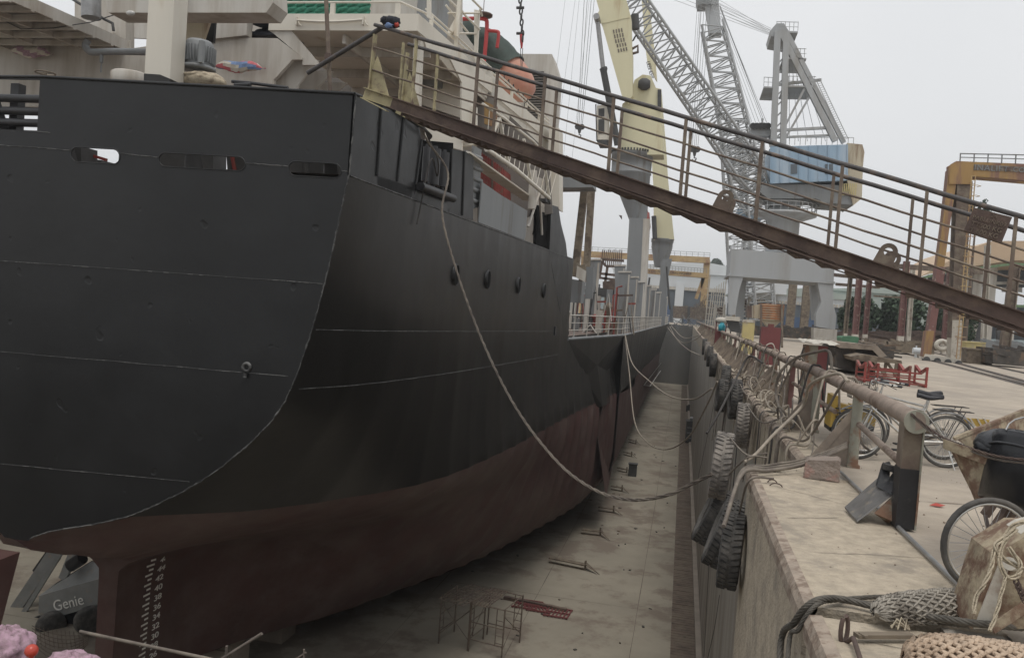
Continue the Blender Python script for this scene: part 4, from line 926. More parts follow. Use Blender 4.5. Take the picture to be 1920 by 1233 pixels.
# ================================================================== THE GANGWAY
# near stringer runs from the ship's corner down to the right; far stringer one step behind it
Ga = AY(686, 165, 14.2); Gb = AY(1935, 590, 11.6)
gd = (Gb - Ga); gl_ = gd.length; gd.normalize()
gh = V(gd.x, gd.y, 0).normalized(); gn = V(-gh.y, gh.x, 0)          # level direction across the gangway, away from the camera
if gn.y < 0: gn = -gn
gu = gn.cross(gd); gu = gu if gu.z > 0 else -gu
gang = thing('gangway', 'long rusty steel gangway sloping from the ship down to the right with pipe handrails', 'gangway', Gb)
GL = gl_ + 3.0; GW = 1.08
def G(s, u, w_): return Ga + gd * s + gu * u + gn * w_
def chan(b, s0, s1, w0, flip=1):
    b.bar(G(s0, -.10, w0), G(s1, -.10, w0), .012, .19, gu)
    b.bar(G(s0, -.008, w0 + .035 * flip), G(s1, -.008, w0 + .035 * flip), .085, .016, gu)
    b.bar(G(s0, -.196, w0 + .035 * flip), G(s1, -.272, w0 + .035 * flip), .085, .016, gu)
b = MB(); chan(b, .62, GL, 0, -1); b.build('near_stringer', 'rust_brown', gang)
b = MB(); chan(b, .62, GL, GW); b.build('far_stringer', 'rust_brown', gang)
b = MB(); chan(b, 0, .66, -.001, -1); b.prism([G(.02, 0, .0), G(.55, 0, .0), G(.12, .52, 0.0), G(.02, .62, 0)], gn * .012); chan(b, 0, .66, GW + .001); b.prism([G(.02, 0, GW), G(.55, 0, GW), G(.12, .52, GW), G(.02, .62, GW)], gn * .012); b.build('end_shoe', 'gang_yellow', gang)
b = MB(); s = .9
while s < GL:                                  # angled treads and the pan under them
    b.prism([G(s, -.06, .02), G(s + .26, -.15, .02), G(s + .26, -.165, .02), G(s, -.075, .02)], gn * (GW - .04))
    b.prism([G(s, -.14, .05), G(s + .10, -.20, .05), G(s + .36, -.20, .05), G(s + .36, -.21, .05), G(s + .13, -.29, .05), G(s + .12, -.29, .05), G(s + .09, -.21, .05), G(s - .01, -.15, .05)], gn * (GW - .1))
    b.prism([G(s, -.205, .045), G(s + .42, -.205, .045), G(s + .42, -.29, .045), G(s + .30, -.29, .045), G(s + .20, -.25, .045), G(s + .06, -.25, .045), G(s, -.285, .045)], gn * .01)
    s += .42
b.build('treads', 'rust_brown', gang)
def mesh_strip(b, s0, s1): pass
# posts: picture x of the foot, near side then far side
def s_of(px, w_):
    best = 0; bd = 1e9
    for i in range(400):
        s = GL * i / 400; q = G(s, 0, w_) - CAM; x = 960 + F_PX * q.dot(RT) / q.dot(FW)
        if abs(x - px) < bd: bd = abs(x - px); best = s
    return best
HR = 1.18
for w_, xs_ in ((-.02, (773, 889, 1012, 1140, 1277, 1417, 1568, 1726, 1890)), (GW + .02, (742, 812, 924, 1036, 1158, 1283, 1415, 1552, 1697, 1845))):
    for px in xs_:
        s = s_of(px, w_); f = G(s, 0, w_); top = f + V(0, 0, HR)
        b = MB(); b.bar(f, top, .045, .045, gn); b.build('post', 'rust_light' if px > 850 else 'gang_yellow', gang)
b = MB(); b.bar(G(.1, 0, 0), G(.1, 0, 0) + V(0.03, 0, 1.0), .10, .03, gd); b.build('end_post', 'gang_yellow', gang); b = MB(); b.bar(G(.1, 0, GW), G(.1, 0, GW) + V(.03, 0, 1.0), .10, .03, gd); b.build('end_post', 'gang_yellow', gang)
for w_ in (-.02, GW + .02):
    b = MB(); top0 = G(.12, 0, w_) + V(0, 0, HR); top1 = G(GL, 0, w_) + V(0, 0, HR) + gd * .06
    n = 30; b.tube([top0.lerp(top1, i / n) + V(0, 0, .005 * math.sin(i * 1.7)) for i in range(n + 1)], .034, 10); b.build('handrail', 'rail_dark', gang)
    for f_ in ((.31, .66) if w_ < 0 else (.24, .58)):
        b = MB(); a0 = G(.14, 0, w_) + V(0, 0, HR * f_); a1 = G(GL, 0, w_) + V(0, 0, HR * f_)
        b.tube([a0.lerp(a1, i / n) + V(0, 0, .007 * math.sin(i * 2.1 + f_ * 9)) for i in range(n + 1)], .0165, 7); b.build('mid_rail', 'rust_light', gang)
# lifting lugs standing on the stringers
for px, w_ in ((1345, .02), (1350, GW - .02), (1650, .02), (1656, GW - .02)):
    s = s_of(px, w_); b = MB(); n = 20; cs = G(s + .05, .18, w_)
    outer = [G(s - .09, -.01, w_), G(s + .17, -.01, w_)] + [cs + gd * (.12 * math.cos(a)) + gu * (.12 * math.sin(a)) for a in [-.2 + (PI + .1) * i / 14 for i in range(15)]]
    hole = [cs + gd * (.058 * math.cos(a)) + gu * (.058 * math.sin(a)) for a in [2 * PI * i / n for i in range(n)]]
    b.holed(outer, [hole], gn * .03); b.build('lifting_lug', 'rust_light', gang, fix=False)
# load plate
sp_ = AY(1858, 420, 9.9); 
s = s_of(1800, -.02)
def AG(px, py, off=-.055): d = ray(px, py); return CAM + d * ((Ga + gn * off - CAM).dot(gn) / d.dot(gn))
c_ = [AG(1826, 389), AG(1898, 407), AG(1878, 455), AG(1807, 432)]
b = MB(); b.prism(c_, gn * .012); lp = b.build('load_plate', 'rust_brown', gang)
ex = (c_[1] - c_[0]).normalized(); ey = (c_[0] - c_[3]).normalized(); cc = (c_[0] + c_[1] + c_[2] + c_[3]) / 4 - gn * .008
for t, u_, v_, sz in (('24', .03, .125, .08), ('PABLUNK09', .0, .045, .075), ('TT500 KG', .0, -.038, .085), ('T 600 KG', .0, -.122, .085)):
    text_mesh(t, sz, .004, 'rust_light', 'plate_lettering', lp, frame4(cc + ex * u_ + ey * v_, ex, ey), 1.0)
b = MB(); p = G(.12, 0, 0) + V(0, 0, HR); p = AY(735, 42, 14.1)
b.ball(p, .17, .12, .10, n=14, jit=.2); b.ball(p + V(-.13, 0, .03), .1, .1, .07, n=10, jit=.2); b.cur = 1; b.ball(p + V(-.02, -.06, -.07), .09, .06, .06, n=8, jit=.2); b.cur = 2; b.ball(p + V(.11, -.04, -.06), .05, .05, .05, n=8, jit=.25)
tag(b.build('cloth_rag', ['cloth_dark', 'striped_blue', 'red_ball']), 'dark and blue rag bundle tied on the upper end of the gangway handrail', 'rag')
# scaffold tubes at the ship's corner
b = MB(); b.cyl(AY(611, -12, 14.75), AY(619, 172, 14.75), .042, 10); tag(b.build('scaffold_tube', 'rust_light'), 'upright rusty scaffold tube standing on the ship bulwark', 'scaffold tube')
b = MB(); b.cyl(AY(577, 137, 14.62), AY(716, 52, 14.2), .045, 10); tag(b.build('scaffold_tube', 'rail_dark'), 'slanting dark scaffold tube clamped across the upright one', 'scaffold tube')
b = MB(); p = AY(617, 107, 14.68); b.cbox(p, .12, .14, .11); b.build('scaffold_clamp', 'rust_brown'); o = bpy.data.objects['scaffold_clamp']; tag(o, 'rusty clamp joining the two scaffold tubes', 'clamp')

# ================================================================== THE QUAY
# heavy pipe railing
RZ = 1.0
def RX(y): return 1.93 + .17 * min(1, (y - 7.36) / 3) if y < 20 else 2.1
rail = thing('quay_pipe_railing', 'heavy dusty pipe railing along the dock edge on welded steel posts', 'railing', (2.0, 7.36, 0))
b = MB(); pts = [V(RX(y), y, RZ - .075 + .012 * math.sin(y)) for y in [7.2] + [7.36 + .75 * i for i in range(1, 180)]]
b.tube(pts, .078, 16); 
for i in range(5, 179, 7): b.tube([pts[i] - V(0, .03, 0), pts[i] + V(0, .03, 0)], .084, 16)
b.build('top_pipe', 'pipe_rail', rail)
b = MB(); i = 0; y = 7.6
while y < 60:
    l = random.choice((2.6, 5.6, 8.6)); y2 = y + l
    b.tube([V(RX(y) + .02, y, .52 + random.uniform(-.03, .03)), V(RX(y2) + .02, y2, .52 + random.uniform(-.04, .04))], .034, 8)
    y = y2 + (.25 if i % 3 else 1.6); i += 1
b.build('lower_pipe', 'pipe_rail', rail)
# end post: thick column with tarred foot
b = MB(); b.cur = 2; b.box(1.86, 2.0, 7.27, 7.45, .02, RZ - .04); b.cur = 0; b.box(2.001, 2.014, 7.25, 7.47, .02, RZ - .08); b.cyl((1.93, 7.20, RZ - .075), (1.93, 7.215, RZ - .075), .098, 18)
b.cur = 1; b.box(1.855, 2.004, 7.262, 7.458, .02, .52); b.cur = 0
b.build('end_post', ['post_green', 'tar', 'rust_light'], rail)

def postset(y, near):
    x = RX(y); b = MB()
    if near: b.cyl((x, y, 0), (x, y, RZ - .12), .062, 14); b.box(x - .07, x + .07, y - .07, y + .07, .0, .04)
    else: b.box(x - .045, x + .045, y - .06, y + .06, 0, RZ - .12)
    return b
y = 10.3; k = 0
while y < 125:
    postset(y, k < 2).build('post', 'post_green' if k % 3 != 2 else 'red_paint', rail) if k < 32 else None
    x = RX(y)
    if k < 32:
        b = MB(); b.prism([(x - .44, y, .03), (x - .04, y, .62), (x - .04, y, 0.01), (x - .44, y, .005)], (0, .018, 0)); b.bar((x - .46, y, .04), (x - .03, y, .66), .09, .014, (0, 1, 0)); b.build('gusset', 'gusset', rail)
    y += 3.0; k += 1
# slanting stiffeners packed along the farther ledge
b = MB(); y = 17.5
while y < 70:
    x = RX(y); b.bar((XW + .10, y, .05), (x - .03, y, .56), .055, .014, (0, 1, 0)); y += .85 if y < 50 else 1.5
b.build('raking_stiffener', 'gusset', rail)
# shoe: bent tarred plate leaning on the end post
t = thing('mooring_shoe', 'grey and black tarred steel shoe plate leaning at the foot of the end post', 'steel shoe', AZ(1650, 985, 0))
P = lambda x, y, z: AZ(x, y, z)
b = MB(); b.prism([P(1584, 953, .03), P(1607, 978, .02), P(1688, 918, .30), P(1656, 890, .36)], (.0, .012, .014)); b.build('sloping_plate', 'shoe_steel', t)
b = MB(); b.prism([P(1640, 962, .10), P(1688, 917, .30), P(1700, 925, .27), P(1709, 991, .0), P(1664, 981, .0)], (0, .02, 0)); b.build('side_gusset', 'post_green', t)
b = MB(); b.prism([P(1644, 912, .28), P(1656, 872, .44), P(1670, 868, .46), P(1668, 898, .35), P(1657, 918, .27)], (0, .05, .01)); b.prism([P(1657, 918, .28), P(1690, 868, .44), P(1706, 881, .42), P(1672, 928, .26)], (0, .03, .02)); b.bar(P(1655, 872, .45), P(1684, 882, .42), .10, .05); b.build('tarred_cleat', 'tar', t)
tag(MB().cyl(P(1576, 884, .03), P(1800, 1098, .03), .018, 10).build('steel_rod', 'steel_grey'), 'long thin steel rod lying on the concrete from the brick block to the bicycle wheel', 'rod')
# grit and small stones on the concrete
b = MB(); random.seed(31)
for k in range(170):
    x = random.uniform(.95, 4.5); y = random.uniform(4.2, 13); s_ = random.uniform(.003, .008) * (1 if random.random() < .93 else 1.8); z = .004
    b.ball((x, y, z + s_ * .3), s_, s_ * .8, s_ * .6, n=5, jit=.3)
o = b.build('grit', 'concrete_rim', fix=False); o['kind'] = 'stuff'
# broken block
b = MB(); q = [P(1505, 893, .0), P(1507, 862, .11), P(1566, 850, .17), P(1574, 857, .14), P(1572, 903, .0)]
vs = [(1.39, 8.9, .01), (1.76, 8.75, .01), (1.74, 8.9, .225), (1.44, 9.0, .19)]
a, c, d, e = P(1506, 894, 0.01), P(1573, 904, .01), P(1573, 904, .01) + V(0, 0, .215), P(1506, 894, 0.01) + V(.01, 0, .165)
b.prism([a, c, d, d + V(-.03, 0, .02), e + V(.03, 0, .02), e], (.05, .3, 0)); o = b.build('stone_block', 'brick')
bm = bmesh.new(); bm.from_mesh(o.data); bmesh.ops.subdivide_edges(bm, edges=bm.edges[:], cuts=4, use_grid_fill=True)
for v in bm.verts: v.co += V(random.uniform(-1, 1), random.uniform(-1, 1), random.uniform(-1, 1)) * .005
bm.to_mesh(o.data); bm.free()
tag(o, 'broken brick and mortar block lying on the quay edge', 'block')
# wire rope over the edge, steel eyes, rebar
def wire(path, r, mat, name, lab, cat, strands=6, grp=None, tw=26):
    pts = spline(path, 14); b = MB(); L_ = 0; acc = [0]
    for i in range(1, len(pts)): L_ += (pts[i] - pts[i - 1]).length; acc.append(L_)
    for k in range(strands):
        out = []; n = int(L_ * tw * 3) + 4; j = 0
        for i in range(n + 1):
            s = L_ * i / n
            while j < len(acc) - 2 and acc[j + 1] < s: j += 1
            t = (s - acc[j]) / max(1e-6, acc[j + 1] - acc[j]); p = pts[j].lerp(pts[j + 1], t); d = (pts[j + 1] - pts[j]).normalized()
            x = d.cross(V(.3, .2, 1)).normalized(); y_ = d.cross(x); a = s * tw + 2 * PI * k / strands
            out.append(p + (x * math.cos(a) + y_ * math.sin(a)) * r * .62)
        b.tube(out, r * .45, 5)
    o = b.build(name, mat); tag(o, lab, cat, grp); return o
wire([V(.70, 4.0, -1.0), AX(1463, 1225, .74), AX(1490, 1165, .78), P(1525, 1128, .06), P(1575, 1122, .05), P(1660, 1141, .045), P(1760, 1158, .10), P(1850, 1170, .14), P(1990, 1180, .1)], .020, 'wire_rope', 'wire_rope', 'twisted steel wire rope running over the quay edge and across both woven fenders', 'wire rope')
wire([V(.71, 4.0, -1.1), AX(1478, 1228, .75), AX(1498, 1178, .79), P(1530, 1134, .05), P(1570, 1124, .03), P(1660, 1118, .03), P(1720, 1125, .03)], .014, 'wire_rope', 'wire_rope', 'thinner steel wire rope ending under the grey woven fender', 'wire rope')
b = MB(); c = P(1583, 1180, .06); n = 18
rg = [c + V(.035 * math.sin(a) * .6, .02 * math.sin(a), .075 * math.cos(a)) for a in [PI * 1.1 * 0 + 2 * PI * i / n - .2 for i in range(n)]]
b.tube(rg[1:], .012, 7); b.tube([rg[9], P(1600, 1195, .05), P(1622, 1262, .03)], .013, 7); tag(b.build('hook_bar', 'rust_brown'), 'rusty bent steel bar with an eye at the bottom edge of the quay', 'hook bar')
b = MB(); b.bar(P(1605, 1190, .04), P(1710, 1190, .04), .05, .02); b.bar(P(1612, 1186, .05), P(1625, 1193, .05), .02, .01); tag(b.build('wooden_stake', 'timber'), 'short weathered stake pointing to the tan woven fender', 'stake')
for px, py, l in ((1448, 905, 'small rusty lifting staple set in the concrete, left one of the pair'), (1455, 912, 'larger rusty lifting staple set in the concrete, nearer one of the pair')):
    b = MB(); c = P(px, py, .0); w_ = .045 if px < 1450 else .06; b.tube([c + V(w_ * math.cos(a), 0, .035 * math.sin(a)) for a in [PI * i / 10 for i in range(11)]], .006, 6); tag(b.build('lifting_staple', 'rust_brown'), l, 'staple')
# paper scrap
b = MB(); c = P(1757, 948, .012); b.add([c + V(-.07, 0, 0), c + V(.02, -.03, .004), c + V(.08, .02, .012), c + V(0, .05, .02)], [(0, 1, 2, 3)]); b.add([c + V(-.07, 0, -.002), c + V(.02, -.03, .002), c + V(.08, .02, .010), c + V(0, .05, .018)], [(3, 2, 1, 0)])
tag(b.build('paper_scrap', 'red_ball', fix=False), 'scrap of red paper on the ground between post and bicycle wheel', 'litter')
# woven rope fenders
def fender(a, c, r, mat, name, lab, rows, cols, squash=.8):
    a = Vector(a); c = Vector(c); ax = (c - a); L_ = ax.length; ax.normalize(); sd = ax.cross(V(0, 0, 1)).normalized(); up = sd.cross(ax); b = MB()
    def pr(t): return r * max(.0, 1 - abs(2 * t - 1) ** 3.4) ** .5
    vs = []; n = 20; m_ = 24
    for i in range(n + 1):
        t = i / n; q = pr(t) * .9
        for k in range(m_): an = 2 * PI * k / m_; vs.append(a + ax * (L_ * t) + sd * (q * math.cos(an)) + up * (q * squash * math.sin(an)))
    b.add(vs, [(i * m_ + k, i * m_ + (k + 1) % m_, (i + 1) * m_ + (k + 1) % m_, (i + 1) * m_ + k) for i in range(n) for k in range(m_)], True)
    for i in range(rows):
        t0 = .01 + .98 * (i + .5) / rows
        for k in range(cols):
            an = 2 * PI * (k + (.5 if i % 2 else 0)) / cols; q = pr(t0)
            if q < .2 * r: continue
            if math.sin(an) < -.6: continue
            pts = []
            for w_ in (-1, -.5, 0, .5, 1):                       # a V-shaped knot
                aa = an + w_ * PI / cols * 1.05; tt = t0 + (.5 - abs(w_)) * .9 / rows; lift = .018 * r / .16 * (1 - .6 * abs(w_))
                qq = pr(min(.99, max(.01, tt))) * .93 + lift
                pts.append(a + ax * (L_ * tt) + sd * (qq * math.cos(aa)) + up * (qq * squash * math.sin(aa)))
            pts = [p + V(random.uniform(-.002, .002), random.uniform(-.002, .002), random.uniform(-.002, .002)) for p in pts]
            b.tube(pts, [.004 * r / .16, .0115 * r / .16, .0135 * r / .16, .0115 * r / .16, .004 * r / .16], 5)
    o = b.build(name, mat, fix=False); tag(o, lab, 'fender'); return o
fender(P(1690, 1238, .16), P(1960, 1262, .16) + V(.10, -.12, 0), .155, 'fender_tan', 'rope_fender', 'fat tan woven rope fender in the bottom right corner', 24, 22, .9)
fender(P(1640, 1148, .09), P(1830, 1128, .09), .105, 'fender_grey', 'rope_fender', 'grey weathered woven rope fender lying under the steel wire', 17, 15, .85)
b = MB(); p = P(1705, 1180, .16); 
for k in range(7): a = k * .9; b.tube([p, p + V(-.03 + .03 * math.cos(a), .02, .03 + .02 * math.sin(a)), p + V(-.05 + .04 * math.cos(a), -.02 * math.sin(a), .0)], .005, 5)
tag(b.build('rope_tail', 'rope_fibre'), 'frayed rope tail at the left end of the tan fender', 'rope')
# bitt with fibre ropes, bottom right
bt = thing('mooring_bitt', 'rusty beige mooring bitt post wrapped with fibre rope, at the right edge', 'bitt', V(2.55, 4.75, 0))
b = MB(); Yb = 4.75
b.prism([AY(1820, 1178, Yb), AY(1864, 1040, Yb), AY(1930, 1000, Yb), AY(1990, 1000, Yb), AY(1990, 1178, Yb)], (0, .35, 0)); b.cur = 1; b.prism([AY(1826, 1178, Yb - .012), AY(1872, 1060, Yb - .012), AY(1896, 1048, Yb - .012), AY(1862, 1178, Yb - .012)], (0, .012, 0)); b.cur = 0
b.bar(AY(1860, 1178, Yb - .16), AY(1960, 1112, Yb - .02), .05, .015, (0, 1, 0)); b.build('bitt_column', ['hopper_steel', 'pale_paint'], bt)
b = MB(); b.prism([AY(1914, 1000, Yb + .05), AY(1930, 990, Yb + .05), AY(1990, 975, Yb + .05), AY(1990, 1040, Yb + .05), AY(1914, 1040, Yb + .05)], (0, .2, 0)); b.cyl(AY(1893, 1056, Yb - .12), AY(1905, 1060, Yb + .1), .034, 12); b.build('bitt_arm', 'pale_paint', bt)
W = lambda pts, r, lab, t=22: wire([AY(x, y, Yy) for x, y, Yy in pts], r, 'rope_fibre', 'fibre_rope', lab, 'rope', 3, 'fibre ropes on the bitt', t)
W([(1940, 974, 4.6), (1905, 982, 4.58), (1885, 1005, 4.56), (1866, 1025, 4.5), (1880, 1045, 4.5), (1905, 1060, 4.5), (1940, 1075, 4.5)], .013, 'uppermost fibre rope looped over the bitt head')
W([(1905, 990, 4.55), (1880, 1020, 4.52), (1874, 1055, 4.48), (1890, 1082, 4.46), (1908, 1078, 4.46), (1912, 1055, 4.48), (1890, 1025, 4.5)], .013, 'fibre rope loop hanging round the bolt on the bitt')
W([(1864, 1030, 4.5), (1858, 1065, 4.46), (1845, 1095, 4.42), (1830, 1120, 4.4), (1826, 1150, 4.36)], .011, 'fibre rope hanging down the left side of the bitt')
W([(1886, 1080, 4.46), (1878, 1110, 4.42), (1868, 1150, 4.36), (1856, 1182, 4.3)], .010, 'pale fibre rope hanging down the front of the bitt')
b = MB()
for k in range(8): p = AY(1905 + k * 2.2, 1088 + k * 5, 4.5); b.tube([p + V(.012 * math.cos(a), .012 * math.sin(a) if k % 2 else 0, .018 * math.sin(a)) for a in [i * PI / 4 for i in range(8)]], .004, 5, closed=True)
tag(b.build('link_chain', 'rust_brown'), 'short rusty chain hanging on the bitt below the ropes', 'chain')
# ---- bicycles
def wheel(par, x, mats=('rubber', 'chrome'), r=.33, M0=Matrix.Identity(4)):
    mt = M0 @ Matrix.Translation((x, 0, r)) @ Matrix.Rotation(PI / 2, 4, 'X'); b = MB()
    n = 40; b.tube([mt @ V((r - .018) * math.cos(a), (r - .018) * math.sin(a), 0) for a in [2 * PI * i / n for i in range(n)]], .019, 8, closed=True)
    t = b.build('tyre', mats[0], par)
    b = MB(); b.tube([mt @ V((r - .042) * math.cos(a), (r - .042) * math.sin(a), 0) for a in [2 * PI * i / n for i in range(n)]], .010, 6, closed=True); b.build('rim', mats[1], t)
    b = MB()
    for k in range(28): a = 2 * PI * k / 28; a2 = a + (.35 if k % 2 else -.35); b.tube([mt @ V(.018 * math.cos(a2), .018 * math.sin(a2), .025 * (1 if k % 2 else -1)), mt @ V((r - .04) * math.cos(a), (r - .04) * math.sin(a), 0)], .0022, 4, caps=False)
    b.cyl(mt @ V(0, 0, -.05), mt @ V(0, 0, .05), .018, 10); b.build('spokes', 'steel_grey', t)
def bicycle(lab, full=True):
    t = thing('bicycle', lab, 'bicycle', (0, 0, 0), 'bicycles parked by the railing')
    wheel(t, 0); wheel(t, 1.06)
    b = MB(); S, BB, HT, HB, RA, FA = V(.28, 0, .72), V(.45, 0, .29), V(.90, 0, .80), V(.93, 0, .68), V(0, 0, .33), V(1.06, 0, .33)
    for p, q, r in ((S, BB, .015), (S + V(.01, 0, -.03), HT, .014), (BB, HB, .016), (HT + V(-.01, 0, .05), HB, .018)): b.cyl(p, q, r, 8)
    for s in (-1, 1):
        o = V(0, .045 * s, 0); b.cyl(BB + o * .5, RA + o, .009, 6); b.cyl(S + V(0, 0, -.06) + o * .3, RA + o, .008, 6); b.tube([HB + V(0, 0, -.03) + o * .6, HB + V(.04, .045 * s, -.12), FA + o], .010, 6)
    b.build('frame', 'chrome', t)
    b = MB(); b.cyl(S - V(.0, 0, .02), S + V(-.03, 0, .12), .012, 8); b.build('seat_post', 'chrome', t)
    b = MB(); c = S + V(-.05, 0, .15); vs = []
    for i in range(9):
        u = i / 8; x = c.x - .13 + u * .30; wd = (.105 if u < .35 else .105 - (u - .35) / .65 * .085) * (.6 + .4 * min(1, u * 5 + .2)); z = c.z + .012 * math.cos(u * PI * 2)
        for k in range(8): a = 2 * PI * k / 8; vs.append((x, c.y + wd * math.cos(a), z + .032 * math.sin(a)))
    b.add(vs, [(i * 8 + k, i * 8 + (k + 1) % 8, i * 8 + 8 + (k + 1) % 8, i * 8 + 8 + k) for i in range(8) for k in range(8)], True); b.add(vs[:8], [tuple(range(8))]); b.add(vs[-8:], [tuple(range(8))[::-1]]); b.build('saddle', 'saddle', t)
    b = MB(); q = HT + V(-.03, 0, .14); b.cyl(HT, q, .012, 8); b.tube(spline([q + V(-.20, .27, .04), q + V(-.08, .26, .05), q + V(.05, .14, .06), q + V(.06, 0, .02), q + V(.05, -.14, .06), q + V(-.08, -.26, .05), q + V(-.20, -.27, .04)], 5), .010, 8)
    hb = b.build('handlebar', 'chrome', t)
    for s in (-1, 1): MB().cyl(q + V(-.20, .27 * s, .04), q + V(-.08, .26 * s, .05), .016, 8).build('grip', 'saddle', hb)
    b = MB()
    for s in (-1, 1): b.tube([q + V(-.04, .2 * s, .05), q + V(-.16, .22 * s, .0)], .005, 5)
    b.tube(spline([q + V(0, .1, .04), q + V(.10, .06, .10), q + V(.10, 0, -.1), q + V(.02, 0, -.3)], 5), .004, 5); b.build('brake_lever', 'cable_dark', hb)
    b = MB(); 
    for r_, a0, a1, x in ((.36, .3, 2.9, 0), (.36, .9, 2.9, 1.06)): b.tube([V(x + r_ * math.cos(a), 0, .33 + r_ * math.sin(a)) for a in [a0 + (a1 - a0) * i / 14 for i in range(15)]], .011, 6)
    b.build('mudguard', 'steel_grey', t)
    b = MB(); z = .72; 
    for y in (-.07, 0, .07): b.tube([(-.26, y, z), (.18, y, z)], .005, 5)
    for x in (-.26, -.1, .04, .18): b.tube([(x, -.07, z), (x, .07, z)], .005, 5)
    for s in (-1, 1): b.tube([(-.16, .07 * s, z), (0, .05 * s, .34)], .005, 5)
    b.build('luggage_rack', 'cable_dark', t)
    b = MB(); c = V(1.12, 0, .78)
    for i in range(5):
        for j in range(2): pass
    for zz, k in ((0, .75), (.09, .88), (.18, 1)): b.tube([c + V(.11 * k * sx, .15 * k * sy, zz) for sx, sy in ((-1, -1), (1, -1), (1, 1), (-1, 1))], .004, 4, closed=True)
    for i in range(-3, 4): b.tube([c + V(.08, .035 * i, 0), c + V(.11, .05 * i, .18)], .003, 4); b.tube([c + V(-.08, .035 * i, 0), c + V(-.11, .05 * i, .18)], .003, 4)
    b.build('basket', 'cable_dark', t)
    b = MB(); b.lathe([(.08, -.004), (.09, .004)], Matrix.Translation(BB + V(0, -.05, 0)) @ Matrix.Rotation(PI / 2, 4, 'X'), 20); b.tube([BB + V(0, -.06, 0), BB + V(.1, -.07, -.14)], .009, 6); b.cbox(BB + V(.1, -.12, -.14), .09, .1, .02); b.tube([BB + V(0, .06, 0), BB + V(-.1, .07, .14)], .009, 6); b.cbox(BB + V(-.1, .12, .14), .09, .1, .02); b.tube([BB + V(0, -.05, .08), V(0, -.05, .37)], .005, 4); b.tube([BB + V(0, -.05, -.08), V(0, -.05, .29)], .005, 4); b.build('crankset', 'cable_dark', t)
    b = MB(); b.tube([(.02, .05, .3), (-.06, .16, .005)], .008, 6); b.build('kick_stand', 'chrome', t)
    return t
bk = bicycle('silver bicycle with a black saddle parked nearest behind the railing end post')
bk.location = (3.33, 11.05, .0); bk.rotation_euler = (0, 0, PI + R(3))
dup(bk, (3.50, 11.75, 0), PI + R(12), 'second silver bicycle parked just behind the nearest one, its rear wheel overlapping')
# ---- hopper cart on bicycle wheels with a black bucket and a rubbish bag
hp = thing('hopper_cart', 'cart at the right edge, pointed rusty beige steel hopper on spoked bicycle wheels', 'cart', V(2.6, 5.8, 0))
wc = AZ(1846, 1112, 0)
wheel(hp, 0, r=.315, M0=Matrix.Translation(wc) @ Matrix.Rotation(R(12), 4, 'Z'))
MB().cyl(wc + V(0, -.05, .33), wc + V(.32, 1.06, .33), .015, 8).build('axle', 'rust_brown', hp)
for yy in (.15, .9): MB().bar(wc + V(.3 * yy, yy, .33), wc + V(.3 * yy + .25, yy + .1, .75), .05, .05).build('support_strut', 'rust_brown', hp)
b = MB(); Yh = 6.4
A, B_, C_, D_ = AY(1786, 838, Yh), AY(1851, 860, Yh - .15), AY(1838, 946, Yh - .1), AY(1825, 935, Yh)
E_ = AY(1930, 770, Yh + .9); F_ = AY(1790, 822, Yh + .05); Rr = AY(1930, 800, Yh + .1)
b.prism([AY(1790, 820, Yh), AY(1935, 765, Yh + .8), AY(1935, 840, Yh + .8), AY(1851, 862, Yh + .2)], (0, .03, 0))
b.prism([AY(1772, 824, Yh), AY(1851, 851, Yh - .25), AY(1851, 872, Yh - .25), AY(1772, 842, Yh)], (0, .05, 0))
b.prism([AY(1792, 846, Yh + .02), AY(1851, 868, Yh - .22), AY(1842, 950, Yh - .22), AY(1832, 946, Yh - .1)], (0, .02, 0))
b.prism([AY(1780, 832, Yh + .02), AY(1796, 846, Yh + .02), AY(1845, 950, Yh - .1), AY(1833, 938, Yh - .05)], (0, .06, 0))
b.prism([AY(1790, 820, Yh - .01), AY(1935, 762, Yh + .78), AY(1935, 768, Yh + .78), AY(1792, 826, Yh - .01)], (0, .05, 0))
b.build('hopper_shell', 'hopper_steel', hp)
for x in (1900, 1975): MB().bar(AY(x, 930, Yh + .3), AZ(x, 1000, 0) * 1, .06, .06).build('leg', 'rust_brown', hp)
bu = thing('bucket', 'big black plastic tub hung at the front of the hopper', 'tub', AY(1890, 965, 5.95))
mt = Matrix.Translation(AY(1912, 955, 6.05)) @ Matrix.Rotation(R(20), 4, 'Y') @ Matrix.Rotation(R(-14), 4, 'X')
b = MB(); b.lathe([(.01, 0), (.26, 0), (.31, .40), (.315, .44), (.29, .44), (.25, .06), (.01, .05)], mt, 30); b.lathe([(.315, .34), (.32, .345), (.32, .35), (.31, .36)], mt, 30); b.build('tub_shell', 'black_plastic', bu)
MB().tube([mt @ V(.3 * math.cos(a), .3 * math.sin(a) * .2 - .1, .44 + .2 * math.sin(a)) for a in [PI * i / 12 for i in range(13)]], .006, 6).build('handle', 'steel_grey', bu)
b = MB(); c = AY(1898, 838, 6.3)
o_ = b.ball(c, .24, .22, .125, n=34, jit=.05); b.ball(c + V(-.1, -.03, -.02), .15, .13, .09, n=20, jit=.07); b.ball(c + V(.16, -.06, .02), .14, .1, .08, n=16, jit=.09); b.tube([c + V(-.02, -.15, -.06), c + V(-.03, -.19, -.1), c + V(-.05, -.2, -.14)], [.04, .02, .035], 8)
tag(b.build('rubbish_bag', 'black_plastic'), 'shiny black rubbish bag lying in the hopper above the tub', 'bag')
wire([AY(1708, 775, 7.2), AY(1760, 815, 7.0), AY(1815, 838, 6.3), AY(1870, 855, 6.0), AY(1960, 866, 5.7)], .010, 'rust_brown', 'hanging_rope', 'rusty twisted rope stretched from the end post over the hopper', 'rope', 3, None, 30)
